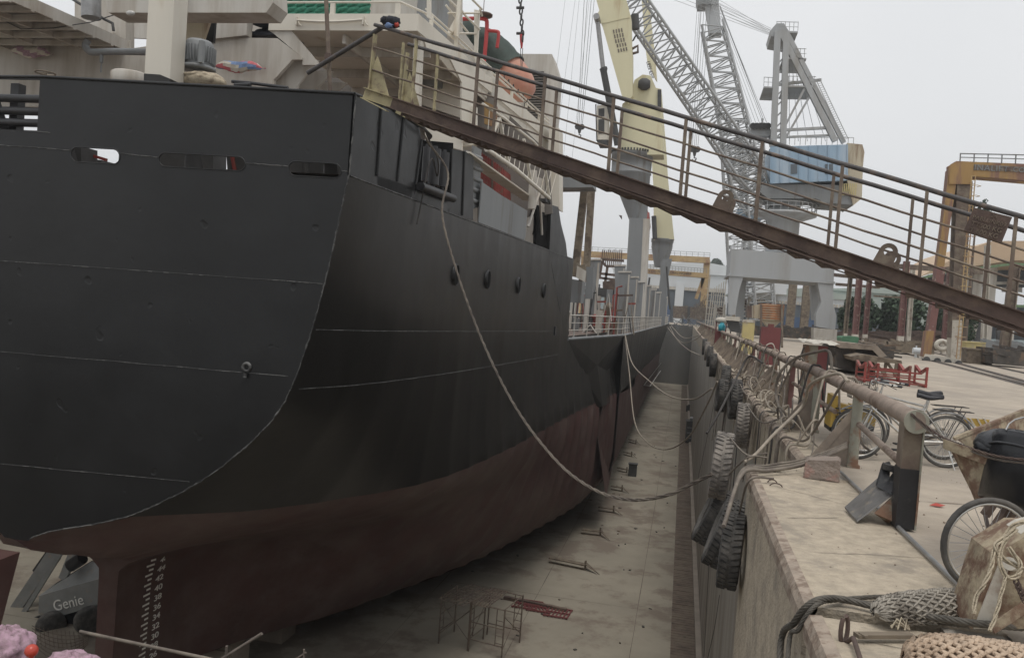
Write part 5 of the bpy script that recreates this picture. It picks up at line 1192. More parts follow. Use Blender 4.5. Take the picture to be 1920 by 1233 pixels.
wire([AY(1708, 778, 7.2), AY(1758, 820, 7.0), AY(1815, 843, 6.3), AY(1870, 861, 6.0), AY(1960, 872, 5.7)], .008, 'cable', 'hanging_rope', 'thin grey rope slung just under the rusty one over the hopper', 'rope', 3, None, 30)
# ---- tyres hung on the wall
def tyre(lab, r=.5, wd=.28, mat='rubber', name='tyre_fender'):
    b = MB(); ri = r * .56
    prof = [(ri, -wd * .34), (ri + .02, -wd * .42), (r * .8, -wd * .52), (r * .95, -wd * .46), (r * .985, -wd * .38), (r, 0), (r * .985, wd * .38), (r * .95, wd * .46), (r * .8, wd * .52), (ri + .02, wd * .42), (ri, wd * .34)]
    b.lathe(prof, None, 44); b.lathe([(ri, wd * .34), (ri + .03, wd * .2), (r * .86, wd * .36), (r * .9, 0), (r * .86, -wd * .36), (ri + .03, -wd * .2), (ri, -wd * .34)], None, 44)
    nl = 38
    for k in range(nl):
        for s in (-1, 1):
            a = 2 * PI * (k + (.5 if s > 0 else 0)) / nl; da = 2 * PI / nl * .33; vs = []
            for rr_, z, sk in ((r * .97, wd * .49 * s, 0), (r * 1.03, wd * .44 * s, 0), (r * 1.035, wd * .06 * s, .06), (r * .98, wd * .06 * s, .06)):
                for q in (-1, 1): an = a + q * da + sk; vs.append((rr_ * math.cos(an), rr_ * math.sin(an), z))
            b.add(vs, [(0, 2, 3, 1), (2, 4, 5, 3), (4, 6, 7, 5), (0, 6, 4, 2), (1, 3, 5, 7)])
    o = b.build(name, mat, fix=True); o['label'] = lab; o['category'] = 'tyre'; o['group'] = 'old tyres hung along the dock wall'; return o
specs = [  # px, py (centre), X, radius, yaw about Z (0 = flat on the wall), tilt, dusty, label
    (1352, 872, .64, .44, R(-3), R(4), 1, 'large pale dusty tractor tyre, uppermost of the nearest four'),
    (1334, 966, .60, .42, R(-2), R(22), 0, 'dark ribbed tyre hanging just below the pale dusty one, tread facing out'),
    (1356, 998, .66, .42, R(-4), R(18), 0, 'smooth worn dark tyre, third of the nearest cluster'),
    (1371, 1032, .70, .40, R(-6), R(3), 0, 'lowest and rightmost tyre of the nearest cluster, strands of fibre on it'),
    (1392, 797, 1.30, .44, R(-3), 0, 1, 'dusty lugged tyre hanging alone beyond the nearest cluster'),
    (1378, 748, 1.30, .46, R(3), 0, 0, 'round dark tyre hanging beyond the lugged one, grey on top'),
    (1353, 741, 1.22, .46, R(2), R(4), 0, 'dark tyre, lower one of the overlapping pair'),
    (1361, 713, 1.34, .44, R(-6), 0, 0, 'grey-topped tyre, upper one of the overlapping pair'),
    (1337, 684, 1.36, .50, 0, 0, 0, 'tyre hanging just beyond the overlapping pair'),
    (1331, 668, 1.36, .50, 0, 0, 0, 'third tyre from the far end of the row'),
    (1326, 658, 1.36, .50, 0, 0, 1, 'second tyre from the far end of the row'),
    (1321, 650, 1.36, .50, 0, 0, 0, 'farthest small tyre in the row')]
pr_ = None; prd = None; tyres = []
for px, py, X_, r_, yw, tl, du, lab in specs:
    if du:
        if prd is None: o = prd = tyre(lab, .5, .28, 'rubber_dust')
        else: o = dup(prd, label=lab)
    else:
        if pr_ is None: o = pr_ = tyre(lab)
        else: o = dup(pr_, label=lab)
    p = AX(px, py, X_); o.location = p; k = r_ / .5; o.scale = (k, k, k * (1.35 if (px, py) == (1351, 872) else 1)); o.rotation_euler = (Matrix.Rotation(yw, 4, 'Z') @ Matrix.Rotation(tl, 4, 'Y') @ Matrix.Rotation(PI / 2, 4, 'Y')).to_euler(); tyres.append(o)
# ropes holding the tyres and thin lines down the wall
for i, (o, (px, py)) in enumerate(zip(tyres[:8], ((1400, 852), (1398, 860), (1402, 880), (1405, 900), (1425, 790), (1400, 740), (1390, 720), (1378, 700)))):
    a = AZ(px, py, .03); p = o.location; b = MB(); b.tube(spline([a + V(.25, .15, .02), a, V(p.x + .05, p.y, p.z + .42)], 8), .012, 6)
    tag(b.build('tyre_lashing', 'cable'), 'thin line holding a tyre against the wall', 'line', 'lashings of the hanging tyres')
# ---- cables
def cab(pts, r, mat, lab, cat='cable', grp='cables draped over the quay', name='cable'):
    b = MB(); b.tube(spline(pts, 10), r, 7); o = b.build(name, mat); tag(o, lab, cat, grp); return o
wire([AS(778, 205, -6.4), AS(800, 262, -6.35), AS(813, 322, -6.3) + V(.35, 0, 0), AY(829, 400, 17.3), AY(857, 510, 16.6), AY(905, 640, 15.7), AY(965, 760, 14.7), AY(1040, 860, 13.4), AY(1110, 915, 12.3), AY(1180, 936, 11.4), AY(1250, 928, 10.7), AY(1300, 905, 10.3), AY(1335, 888, 10)], .024, 'cable', 'hose', 'long thick hose hanging in a deep curve from the stern to the nearest tyres', 'hose', 3, None, 9)
cab([AS(801, 262) + V(.05, 0, 0), AS(806, 300) + V(.2, 0, 0), AS(812, 330) + V(.1, 0, 0), AS(800, 300) + V(.1, 0, 0), AS(778, 420) + V(.05, 0, 0)], .018, 'cable_dark', 'dark cable hanging down beside the guide rollers', 'cable', 'cables at the stern corner')
for k in range(6): cab([AS(735 + k * 5, 204 + k * 3) + V(.05, 0, .02), AS(760 + k * 4, 215 + k * 4) + V(.15, -.1, -.05), AS(785 + k * 3, 236 + k * 3) + V(.15, -.1, -.05), AS(798, 262) + V(.08, 0, 0)], .02, 'cable_dark', 'dark cable bunched under the upper end of the gangway', 'cable', 'cables at the stern corner')
for i, (pts, r, m_) in enumerate((
    ([(1172, 628, 46), (1185, 680, 43), (1215, 712, 39), (1255, 742, 35), (1300, 748, 31), (1335, 728, 29)], .03, 'cable_light'),
    ([(1172, 632, 46), (1180, 700, 43), (1190, 790, 39), (1215, 830, 36), (1250, 842, 33), (1290, 820, 30), (1325, 760, 27), (1345, 715, 26)], .028, 'cable_light'),
    ([(1256, 612, 128), (1268, 635, 110), (1290, 655, 90), (1316, 668, 70)], .06, 'cable_light'),
    ([(1250, 612, 120), (1275, 640, 100), (1300, 638, 85), (1322, 622, 70)], .05, 'cable_light'),
    ([(1258, 610, 125), (1280, 632, 105), (1305, 630, 90), (1324, 618, 75)], .05, 'cable_light'))):
    cab([AY(*p) for p in pts], r, m_, ('grey cable sagging from the corner of the deck to the dock wall, upper one', 'grey cable sagging lowest from the corner of the deck to the dock wall', 'pale cable sagging from the far deck edge, lowest of three', 'pale cable sagging from the far deck edge, middle of three', 'pale cable sagging from the far deck edge, top of three')[i], 'cable', 'cables from ship to quay')
def E_(y, x, z): return V(x, y, z)
# bundles thrown over the pipe railing and down the wall
ns_ = ['thick cable over the railing pipe hanging into the dock', 'cable looped over the railing and lying on the coping']
random.seed(11)
for i in range(15):
    y = 10.9 + i * 1.45 + random.uniform(-.3, .3); x = RX(y); far = i / 26; r = random.uniform(.010, .022)
    dy = random.uniform(-1.6, -.5) if i % 3 else random.uniform(.3, 1.2)
    ex_ = .80 if y + dy < 9.3 else 1.50
    pts = [E_(y + .5, x + .5, .03), E_(y + .2, x + .22, .25), E_(y, x + .09, RZ - .06), E_(y, x, RZ + .03), E_(y - .02, x - .1, RZ - .05), E_(y + dy * .4, x - .25, .38), E_(y + dy * .8, (ex_ + x) / 2 - .05, .06), E_(y + dy, ex_ - .02, .03), E_(y + dy * 1.1, ex_ - .06, -.4), E_(y + dy * 1.3, ex_ - .1 - random.random() * .1, -1.5 - random.random() * 2)]
    cab(pts, r, random.choice(('cable', 'cable', 'cable_light', 'cable_dark')), 'dusty cable thrown over the pipe railing and down the dock wall')
for i in range(13):
    y = 11.2 + i * 1.2; x0 = RX(y) - .03; mx_ = .82 if y < 9.3 else 1.52
    z0 = random.uniform(.1, .5); pts = [E_(y + 1.4, x0 - .1, z0), E_(y + .7, x0 - .18, z0 * .6 + .05), E_(y + .1, (x0 + mx_) / 2, .05 + random.random() * .05), E_(y - .6, mx_ + .15, .05), E_(y - .9 - random.random() * .5, mx_ - .03, .0), E_(y - 1.2, mx_ - .07, -.7)]
    cab(pts, random.uniform(.008, .017), random.choice(('cable', 'cable_light', 'cable')), 'dusty cable lying on the coping and slipping over its edge')
for i in range(16):                            # loose curly rod and hose ends on the ledge
    y = 11.5 + i * .8; x = 1.7; h = random.uniform(.1, .35)
    c = E_(y, x, .08); a0 = random.random() * 6; rr = random.uniform(.1, .2)
    pts = [c + V(rr * math.cos(a0 + k * 1.1) * .9, rr * math.sin(a0 + k * 1.1) * 1.6, h * abs(math.sin(k * 1.1))) for k in range(random.randint(4, 7))]
    cab(pts, random.uniform(.010, .018), random.choice(('cable_light', 'cable', 'cable_light')), 'curled hose end lying between the railing gussets', 'hose', 'curled hose ends on the coping', 'hose')
for i in range(3):
    cab([AZ(1380 - i * 4, 900 + i * 14, .02) + V(-.05, 0, -.3), AZ(1392, 880 + i * 4, .05), AZ(1440, 872 + i * 5, .06), AZ(1500, 862 + i * 5, .1), AZ(1560, 842 + i * 4, .22), AZ(1588, 830 + i * 4, .3)], .013 + .004 * i, 'cable', ('upper', 'middle', 'lower')[i] + ' cable of the bundle tied to the nearest round post', 'cable', 'bundle tied to the nearest round post')
wl = [(1320, 1230, 1340, 760), (1327, 1233, 1349, 1115), (1308, 900, 1350, 690), (1345, 800, 1362, 712)]
for a_, b__, c_, d_ in wl[:3]:
    cab([AX(c_, d_, 1.50), AX((a_ + c_) / 2 + 2, (b__ + d_) / 2, 1.50), AX(a_, b__, 1.50)], .008, 'cable_dark', 'thin dark line hanging straight down the dock wall', 'line', 'lines down the dock wall', 'line')
# loops of hose on the railing and the cabinet
cab([AY(1560, 700, 12.6), AY(1555, 660, 13.2), AY(1530, 660, 14), AY(1490, 672, 14.5), AY(1462, 700, 14.6), AY(1455, 740, 14.6), AY(1470, 790, 13.6)], .024, 'cable', 'thick hose arching over the railing beside the tin-roofed cabinet', 'hose', 'hoses on the railing', 'hose')
cab([AY(1590, 715, 9.6), AY(1570, 700, 9.9), AY(1520, 720, 10.6), AY(1505, 760, 11.2), AY(1450, 815, 10.6), AY(1418, 850, 10.0), AY(1396, 866, 9.8)], .02, 'cable_light', 'pale hose looped over the railing pipe and running back to the tyres', 'hose', 'hoses on the railing', 'hose')
cab([AY(1430, 680, 17), AY(1405, 668, 17.5), AY(1385, 700, 17.2), AY(1350, 770, 15.5), AY(1325, 812, 15)], .022, 'cable_dark', 'dark hose bent over the railing farther along', 'hose', 'hoses on the railing', 'hose')

# ---- cabinets and machines behind the railing
def box_thing(name, lab, cat, px0, px1, Y, h, d, parts):
    """a box whose front stands between two picture columns at distance Y"""
    a = AY(px0, 660, Y).x; c = AY(px1, 660, Y).x; t = thing(name, lab, cat, ((a + c) / 2, Y, 0)); return t, a, c
t, a, c = box_thing('switch_cabinet', 'green and red electrical cabinet under a bent tin roof beside the railing', 'cabinet', 1511, 1552, 17.5, 1, 1, 0)
zt1 = AY(1530, 648, 17.5).z
MB().box(a, (a + c) / 2 + .02, 17.5, 18.0, 0, zt1).build('green_panel', 'post_green', t); MB().box((a + c) / 2 + .02, c, 17.495, 18.0, 0, zt1).build('red_door', 'red_dark', t); MB().box(c, c + .03, 17.49, 18.01, 0, zt1).build('edge_strip', 'ship_dark', t)
b = MB(); n = 14
vs = []
for i in range(n + 1):
    x = a - .1 + (c - a + .28) * i / n; zz = zt1 + .05 + .012 * (i % 2) - .06 * i / n * 0
    vs += [(x, 17.25, zz + .02 * math.sin(i)), (x, 18.1, zz + .06)]
b.add(vs, [(2 * i, 2 * i + 2, 2 * i + 3, 2 * i + 1) for i in range(n)]); b.add([Vector(v) - V(0, 0, .006) for v in vs], [(2 * i + 1, 2 * i + 3, 2 * i + 2, 2 * i) for i in range(n)]); b.build('tin_roof', 'pale_paint', t, fix=False)
b = MB(); b.tube(spline([(a - .06, 17.4, zt1 - .05), (a - .12, 17.4, zt1 - .35), (a - .02, 17.4, zt1 - .5), (a - .1, 17.4, zt1 - .8)], 6), .018, 6); b.build('hanging_cable', 'cable_dark', t)
t, a, c = box_thing('red_cabinet', 'plain dark red steel cabinet behind the railing, left of the tin-roofed one', 'cabinet', 1424, 1461, 30, 1, 1, 0)
zt1 = AY(1440, 613, 30).z; b = MB(); b.box(a, c, 30, 30.5, .15, zt1); b.box((a + c) / 2 - .1, (a + c) / 2 + .1, 30.1, 30.3, zt1, zt1 + .12); b.build('cabinet_body', 'red_dark', t)
b = MB(); b.box(a + .05, a + .12, 30, 30.5, 0, .15); b.box(c - .12, c - .05, 30, 30.5, 0, .15); b.box(c - .0, c + .025, 29.99, 30.51, .15, zt1 - .05); b.build('cabinet_foot', 'ship_dark', t)
b = MB(); b.tube(spline([(a + .2, 29.9, .62), (a + .22, 29.9, .85), (a + .42, 29.9, .9), (a + .55, 29.9, .6)], 6), .02, 6); b.build('lifting_handle', 'pale_paint', t)
t, a, c = box_thing('pump_cabinet', 'pale yellow machine cabinet with a dusty beige top between the railing and the red cabinet', 'machine', 1389, 1411, 42, 1, 1, 0)
zt1 = AY(1400, 604, 42).z; MB().box(a, c, 42, 42.7, 0, zt1).build('machine_body', 'pale_yellow', t); b = MB(); b.prism([(a - .02, 41.98, zt1), (a + .03, 41.98, zt1 + .13), (c - .03, 41.98, zt1 + .13), (c + .02, 41.98, zt1)], (0, .76, 0)); b.build('machine_top', 'pale_paint', t)
t, a, c = box_thing('open_crate', 'dark open box on legs with a pale sloping lid, left of the pale yellow machine', 'crate', 1363, 1388, 46, 1, 1, 0)
b = MB(); b.slab([(1362, 600), (1385, 602), (1391, 625), (1370, 621)], 46, .7); b.build('crate_body', 'ship_dark', t); b = MB(); b.slab([(1360, 600), (1364, 593), (1388, 594), (1387, 602)], 45.9, .9); b.build('crate_lid', 'pale_paint', t)
b = MB()
for px in (1370, 1388): p = AY(px, 620, 46.2); b.box(p.x - .03, p.x + .03, 46.2, 46.26, 0, p.z)
b.build('crate_leg', 'ship_dark', t)
t = thing('water_dispenser', 'teal water bottle on a small red stand at the railing', 'water dispenser', AY(1353, 628, 47)); b = MB(); p = AY(1353, 620, 47); b.lathe([(.01, 0), (.19, 0), (.2, .3), (.12, .38), (.1, .45)], Matrix.Translation(p), 14, cap=True); b.build('bottle', 'teal', t)
b = MB(); p = AY(1353, 604, 47.2); b.box(p.x - .3, p.x - .24, 47.3, 47.6, 0, p.z + .1); b.box(p.x + .24, p.x + .3, 47.3, 47.6, 0, p.z + .1); b.box(p.x - .25, p.x + .25, 47.2, 47.6, 0, AY(1353, 621, 47).z); b.build('stand', 'red_dark', t); b = MB(); b.ball(p + V(0, .2, .1), .36, .3, .2, n=12); b.build('cover', 'pale_paint', t)
# yellow machine behind the posts
t = thing('jack_stand', 'yellow and black slatted machine standing behind the nearest round post', 'machine', V(2.75, 13.0, 0)); Y = 12.3
b = MB(); b.slab([(1563, 742), (1572, 742), (1568, 798), (1556, 800)], Y, .5); b.slab([(1572, 755), (1600, 762), (1600, 800), (1570, 798)], Y + .3, .3); b.slab([(1600, 760), (1645, 770), (1640, 800), (1600, 800)], Y + .6, .4); b.build('yellow_frame', 'yellow_paint', t)
b = MB()
for k in range(5): b.bar(AY(1568, 765 + k * 8, Y - .05), AY(1600, 768 + k * 8, Y + .1), .03, .02)
b.slab([(1556, 800), (1640, 800), (1638, 808), (1556, 808)], Y + .1, .5); b.build('black_slats', 'black_plastic', t)
# red steel rack
t = thing('steel_rack', 'low red painted steel rack with V-shaped ends standing on the open yard', 'rack', AY(1680, 720, 27))
Y0, Y1 = 26.0, 28.2; z0 = 0
L0, R0 = AZ(1618, 716, 0), AZ(1738, 727, 0)
def rk(t_, z, d=0): p = L0.lerp(R0, t_); return V(p.x, p.y + d, z)
b = MB()
for d in (0, 1.3):
    b.bar(rk(0, .08, d), rk(1, .08, d), .06, .06); b.bar(rk(.1, .42, d), rk(.9, .42, d), .05, .05); b.bar(rk(0, .25, d), rk(1, .25, d), .04, .04)
b.build('rack_beam', 'red_bright', t)
for t_ in (.02, .22, .72, .98):
    b = MB()
    for d in (0, 1.3): b.bar(rk(t_, 0, d), rk(t_, .62, d), .06, .06)
    b.bar(rk(t_, .6, 0), rk(t_, .42, .65), .08, .08); b.bar(rk(t_, .42, .65), rk(t_, .6, 1.3), .08, .08); b.bar(rk(t_, .05, 0), rk(t_, .05, 1.3), .08, .08); b.build('rack_frame', 'red_bright', t)
# timber trestle and scrap heaps
t = thing('timber_trestle', 'weathered timber trestle with a plank top behind the red rack', 'trestle', AY(1655, 700, 31))
b = MB(); b.slab([(1596, 668), (1620, 664), (1690, 676), (1692, 682), (1600, 676)], 30.0, 2.5); tt = b.build('plank_top', 'timber', t)
for px, Y in ((1624, 30), (1660, 30.2), (1686, 30.4), (1640, 32), (1680, 32.3)):
    p = AY(px, 676, Y); b = MB(); b.bar((p.x, Y, 0), (p.x + .03, Y, p.z), .09, .09); b.build('leg', 'timber', t)
b = MB(); p, q = AY(1624, 690, 30), AY(1686, 698, 30.4); b.bar(p, q, .06, .1); b.bar(AY(1640, 678, 30), AY(1662, 706, 30.2), .05, .08); b.bar(AY(1664, 680, 30.2), AY(1686, 712, 30.4), .05, .08); b.build('brace', 'timber', t)
def heap(name, lab, cat, pts, Y, d, mat, n=60, s=.4, seed=1, bars=True):
    random.seed(seed); b = MB(); b.slab(pts, Y, d)
    xs1 = [p[0] for p in pts]; ys1 = [p[1] for p in pts]
    for k in range(n):
        p = AY(random.uniform(min(xs1), max(xs1)), random.uniform(min(ys1), (min(ys1) + max(ys1)) / 2), Y - .02 + random.uniform(0, d))
        p.z = max(.1, p.z); l = random.uniform(.3, 1) * s * 3; a = random.uniform(-.3, .3)
        b.bar(p - V(l / 2, 0, a * l / 2), p + V(l / 2, random.uniform(-.3, .3), a * l / 2), random.uniform(.04, .12) * s * 2, random.uniform(.04, .15) * s * 2)
    return tag(b.build(name, mat), lab, cat)
heap('scrap_heap', 'dark stack of steel plates and offcuts behind the tin-roofed cabinet', 'scrap', [(1566, 652), (1580, 645), (1650, 650), (1668, 672), (1640, 680), (1636, 705), (1570, 690)], 31.5, 3, 'scrap', 90, .35, 4)
heap('plate_stack', 'grey painted steel section lying on top of the dark stack', 'steel section', [(1563, 645), (1570, 640), (1645, 648), (1664, 668), (1650, 670), (1636, 656), (1575, 652)], 31.2, 2.2, 'gusset', 6, .2, 5)
b = MB(); b.slab([(1578, 633), (1581, 630), (1608, 631), (1611, 634), (1608, 645), (1580, 643)], 62, 2.0); tag(b.build('skip', 'skip_green'), 'green steel skip behind the dark stack of plates', 'skip')
b = MB(); p = AY(1725, 658, 60); b.cyl(p - V(.45, 0, 0), p + V(.45, 0, 0), .22, 14); b.cyl(p - V(.25, 0, -.1), p - V(.25, 0, -.35), .05, 8); b.box(p.x - .3, p.x - .2, 59.9, 60.1, 0, p.z - .1); b.box(p.x + .2, p.x + .3, 59.9, 60.1, 0, p.z - .1); tag(b.build('gas_tank', 'white_wall'), 'small white gas tank on feet left of the yellow gantry foot', 'tank')
b = MB(); a = AY(1811, 683, 57); c = AY(1862, 660, 57); b.box(a.x, c.x, 57, 59, 0, AY(1820, 653, 57).z); b.box(a.x - .04, c.x + .04, 56.95, 59.05, AY(1820, 653, 57).z - .08, AY(1820, 653, 57).z + .02); tag(b.build('steel_bin', 'timber'), 'brown rusty steel bin right of the gantry ladder leg', 'bin')
b = MB(); b.slab([(1812, 641), (1848, 643), (1848, 655), (1812, 654)], 61, 2.0); b.slab([(1811, 640), (1849, 642), (1849, 644), (1811, 642)], 60.95, 2.1); tag(b.build('steel_bin', 'pale_yellow'), 'yellow bin behind the brown rusty one', 'bin')
heap('beam_stack', 'long dark row of steel beams on blocks at the right edge of the yard', 'steel beams', [(1862, 652), (1935, 662), (1935, 688), (1862, 682)], 55, 3, 'scrap', 50, .6, 6)
heap('beam_stack', 'grey steel beams and frames stacked behind the dark row', 'steel beams', [(1848, 640), (1935, 650), (1935, 664), (1848, 656)], 66, 3, 'ship_grey', 40, .6, 7)
heap('beam_stack', 'pinkish steel sections stacked left of the gantry', 'steel beams', [(1632, 634), (1662, 637), (1662, 652), (1630, 650)], 66, 2, 'rust_light', 12, .4, 8)
heap('beam_stack', 'low stack of dark and brown steel left of the white tank', 'steel beams', [(1665, 640), (1752, 648), (1752, 664), (1668, 660)], 66, 3, 'timber', 60, .5, 9)
heap('pipe_row', 'long rusty row of pipes and racks in front of the trees', 'pipes', [(1560, 622), (1800, 636), (1800, 650), (1560, 640)], 86, 2, 'rust_brown', 110, .9, 10)
heap('pipe_row', 'dark clutter of machinery under the portal crane', 'machinery', [(1400, 612), (1560, 622), (1560, 640), (1400, 632)], 100, 2, 'scrap', 90, .9, 12)
b = MB(); p = AY(1766, 647, 64); b.tube([p + V(.36 * math.cos(a), 0, .3 * math.sin(a)) for a in [i * PI / 8 for i in range(16)]], .17, 8, closed=True); tag(b.build('ring_buoy', 'pale_paint'), 'pale ring standing behind the yellow gantry foot', 'ring')
# hopper crate on a stand
t = thing('sand_silo', 'orange mesh bin on a rusty stand behind the red cabinet', 'silo', AY(1447, 640, 60)); Y = 58
b = MB(); b.slab([(1427, 569), (1471, 571), (1468, 601), (1427, 598)], Y, 2.0); b.build('mesh_bin', 'orange_mesh', t)
b = MB()
for k in range(7): b.bar(AY(1427, 571 + k * 4.5, Y - .03), AY(1470, 573 + k * 4.5, Y - .03), .03, .04)
b.slab([(1428, 598), (1466, 601), (1452, 613), (1440, 612)], Y + .2, 1.6); b.build('hopper_cone', 'beige_box', t)
for px in (1427, 1466): b = MB(); b.bar(AY(px, 570, Y - .1), V(AY(px, 650, Y).x, Y - .1, 0), .14, .14); b.build('leg', 'rust_light', t)
b = MB(); b.slab([(1413, 572), (1427, 570), (1427, 597), (1413, 596)], Y + .5, 1.5); tag(b.build('tank_box', 'beige_box'), 'beige steel tank attached left of the orange mesh bin', 'tank')
b = MB(); b.slab([(1401, 573), (1413, 573), (1413, 596), (1401, 595)], 70, 2); tag(b.build('shipping_crate', 'rust_brown'), 'brown crate stacked left of the beige tank', 'crate')
# striped barrier board
b = MB(); b.slab([(1808, 783), (1856, 787), (1850, 800), (1812, 798)], 14.5, .04); b.cur = 1
for k in range(3): b.slab([(1818 + k * 13, 784), (1821 + k * 13, 784), (1830 + k * 13, 799), (1826 + k * 13, 799)], 14.49, .06)
b.cur = 2
for x in (1815, 1850): p = AY(x, 798, 14.5); b.box(p.x - .03, p.x + .03, 14.45, 14.55, 0, p.z)
tag(b.build('barrier_board', ['yellow_paint', 'pale_paint', 'ship_dark']), 'yellow barrier board with white slanting stripes behind the hopper', 'barrier')
heap('timber_pile', 'low pile of dark planks on the ground behind the bicycle rear wheels', 'planks', [(1715, 806), (1760, 808), (1760, 822), (1715, 820)], 13.5, .6, 'timber', 10, .15, 21)

# ================================================================== FAR YARD
# portal crane
pc = thing('portal_crane', 'tall pale grey portal crane with a light blue machine house and lattice jib', 'crane', AY(1467, 640, 80)); Y = 80
b = MB(); b.slab([(1371, 466), (1566, 481), (1563, 530), (1368, 515)], Y, 7.5); b.slab([(1364, 513), (1566, 528), (1566, 532), (1364, 517)], Y - .1, 7.7); b.build('portal_beam', 'crane_grey', pc)
for pts, Yy in (([(1368, 516), (1394, 518), (1386, 545), (1378, 590), (1366, 590), (1366, 545)], Y), ([(1533, 528), (1563, 530), (1562, 568), (1568, 592), (1566, 618), (1530, 612), (1530, 590), (1540, 566)], Y), ([(1380, 518), (1400, 520), (1394, 600), (1380, 600)], Y + 6.5), ([(1520, 528), (1545, 528), (1540, 600), (1524, 600)], Y + 6.5)):
    b = MB(); b.slab(pts, Yy, 1.2); b.build('leg', 'crane_grey', pc)
b = MB(); b.slab([(1526, 614), (1570, 618), (1568, 640), (1526, 636)], Y - .3, 1.8); b.slab([(1360, 592), (1384, 594), (1382, 612), (1360, 610)], Y - .3, 1.8)
for k in range(5): b.cyl(AY(1530 + k * 9, 639, Y - .5), AY(1530 + k * 9, 639, Y + .4), .35, 10)
b.build('bogie', 'ship_offwhite', pc)
b = MB(); cxx = AY(1468, 430, Y + 3.5)
def zl(py): return AY(1468, py, Y + 3.5).z
pr = (AY(1500, 430, Y + 3.5).x - AY(1438, 430, Y + 3.5).x) / 2
b.lathe([(pr * .98, zl(475)), (pr * .98, zl(415)), (pr * 1.95, zl(405)), (pr * 1.95, zl(400)), (pr * .98, zl(399)), (pr * .95, zl(385)), (pr * 1.15, zl(380)), (pr * 1.15, zl(372))], Matrix.Translation((cxx.x, cxx.y, 0)), 32); b.build('tower', 'crane_grey', pc)
b = MB()
for z in (zl(392), zl(384)): b.tube([(cxx.x + pr * 1.92 * math.cos(a), cxx.y + pr * 1.92 * math.sin(a), z) for a in [i * 2 * PI / 28 for i in range(28)]], .04, 5, closed=True)
for i in range(28): a = i * 2 * PI / 28; p = V(cxx.x + pr * 1.92 * math.cos(a), cxx.y + pr * 1.92 * math.sin(a), zl(401)); b.bar(p, V(p.x, p.y, zl(384)), .05, .05)
for x in range(1376, 1420, 7): b.bar(AY(x, 467, Y), AY(x + .7, 452, Y), .06, .06)
b.bar(AY(1373, 452, Y), AY(1420, 455, Y), .06, .06); b.bar(AY(1373, 459, Y), AY(1420, 462, Y), .05, .05); b.build('tower_rail', 'crane_grey', pc)
b = MB(); b.slab([(1430, 345), (1556, 346), (1612, 352), (1616, 362), (1600, 384), (1545, 380), (1530, 372), (1440, 372), (1425, 360)], Y + 1, 5); b.slab([(1440, 362), (1500, 362), (1500, 385), (1444, 384)], Y + 1.5, 4); b.build('slewing_frame', 'ship_grey', pc)
b = MB(); b.slab([(1445, 275), (1590, 271), (1589, 338), (1445, 344)], Y + .6, 6)
mh = b.build('machine_house', 'crane_blue', pc)
b = MB()
for k in range(9): x = 1445 + k * 18; b.bar(AY(x, 275 - k * .5, Y + .56), AY(x, 343 - k * .7, Y + .56), .09, .08)
b.build('cladding_rib', 'crane_blue', mh)
for x in (1480, 1547): b = MB(); b.slab([(x, 308), (x + 15, 307), (x + 15, 325), (x, 326)], Y + .54, .08); b.build('window', 'hall_dark', mh)
b = MB(); b.slab([(1589, 268), (1617, 271), (1621, 285), (1618, 312), (1616, 372), (1600, 385), (1589, 340)], Y + .8, 5.4); b.build('counterweight', 'beige_box', pc)
b = MB()
for k in range(9): b.slab([(1576 + k * 3.6, 344), (1578 + k * 3.6, 344), (1576 + k * 3.6, 366), (1574 + k * 3.6, 366)], Y + .9 - .12, .1)
b.build('vent_slats', 'pale_yellow', pc)
b = MB()
for dY in (0, 4.5):
    Yq = Y + 1.2 + dY
    b.bar(AY(1450, 275, Yq), AY(1458, 60, Yq), .55, .55); b.bar(AY(1468, 275, Yq), AY(1474, 60, Yq), .55, .55)
    b.bar(AY(1462, 58, Yq), AY(1566, 265, Yq), .5, .5); b.bar(AY(1474, 60, Yq), AY(1582, 268, Yq), .4, .4)
    b.bar(AY(1450, 160, Yq), AY(1540, 150, Yq), .25, .25); b.bar(AY(1453, 245, Yq), AY(1548, 240, Yq), .25, .25); b.bar(AY(1455, 258, Yq), AY(1555, 254, Yq), .2, .2)
    b.bar(AY(1470, 240, Yq), AY(1512, 160, Yq), .2, .2); b.bar(AY(1475, 255, Yq), AY(1520, 178, Yq), .2, .2)
for k in range(10):
    y0 = 262 - k * 20; b.bar(AY(1451 + k * .7, y0, Y + 1.2), AY(1470 + k * .6, y0 - 18, Y + 1.2), .12, .12)
b.bar(AY(1456, 70, Y + 1.2), AY(1456, 70, Y + 5.7), .4, .4); b.slab([(1444, 58), (1456, 44), (1470, 44), (1486, 70), (1480, 74), (1446, 68)], Y + 1.5, 4)
b.build('a_frame', 'crane_grey', pc)
b = MB()
for (x0, y0, x1) in ((1432, 162, 1456), (1470, 160, 1530), (1468, 108, 1512), (1456, 58, 1496)):
    b.slab([(x0, y0), (x1, y0 + 1), (x1, y0 + 4), (x0, y0 + 3)], Y + 1, 4.5)
    for dY in (1, 5.5):
        for k in range(int((x1 - x0) / 8) + 1): b.bar(AY(x0 + k * 8, y0, Y + dY), AY(x0 + k * 8 + .8, y0 - 17, Y + dY), .05, .05)
        b.bar(AY(x0, y0 - 17, Y + dY), AY(x1, y0 - 16, Y + dY), .05, .05); b.bar(AY(x0, y0 - 8, Y + dY), AY(x1, y0 - 7, Y + dY), .04, .04)
for k in range(30): t_ = k / 29; b.bar(AY(1530 + 52 * t_, 150 + 112 * t_, Y + 1), AY(1536 + 52 * t_, 148 + 112 * t_, Y + 1), .04, .04)
b.bar(AY(1530, 150, Y + 1), AY(1582, 262, Y + 1), .06, .06); b.bar(AY(1537, 148, Y + 1), AY(1590, 260, Y + 1), .06, .06)
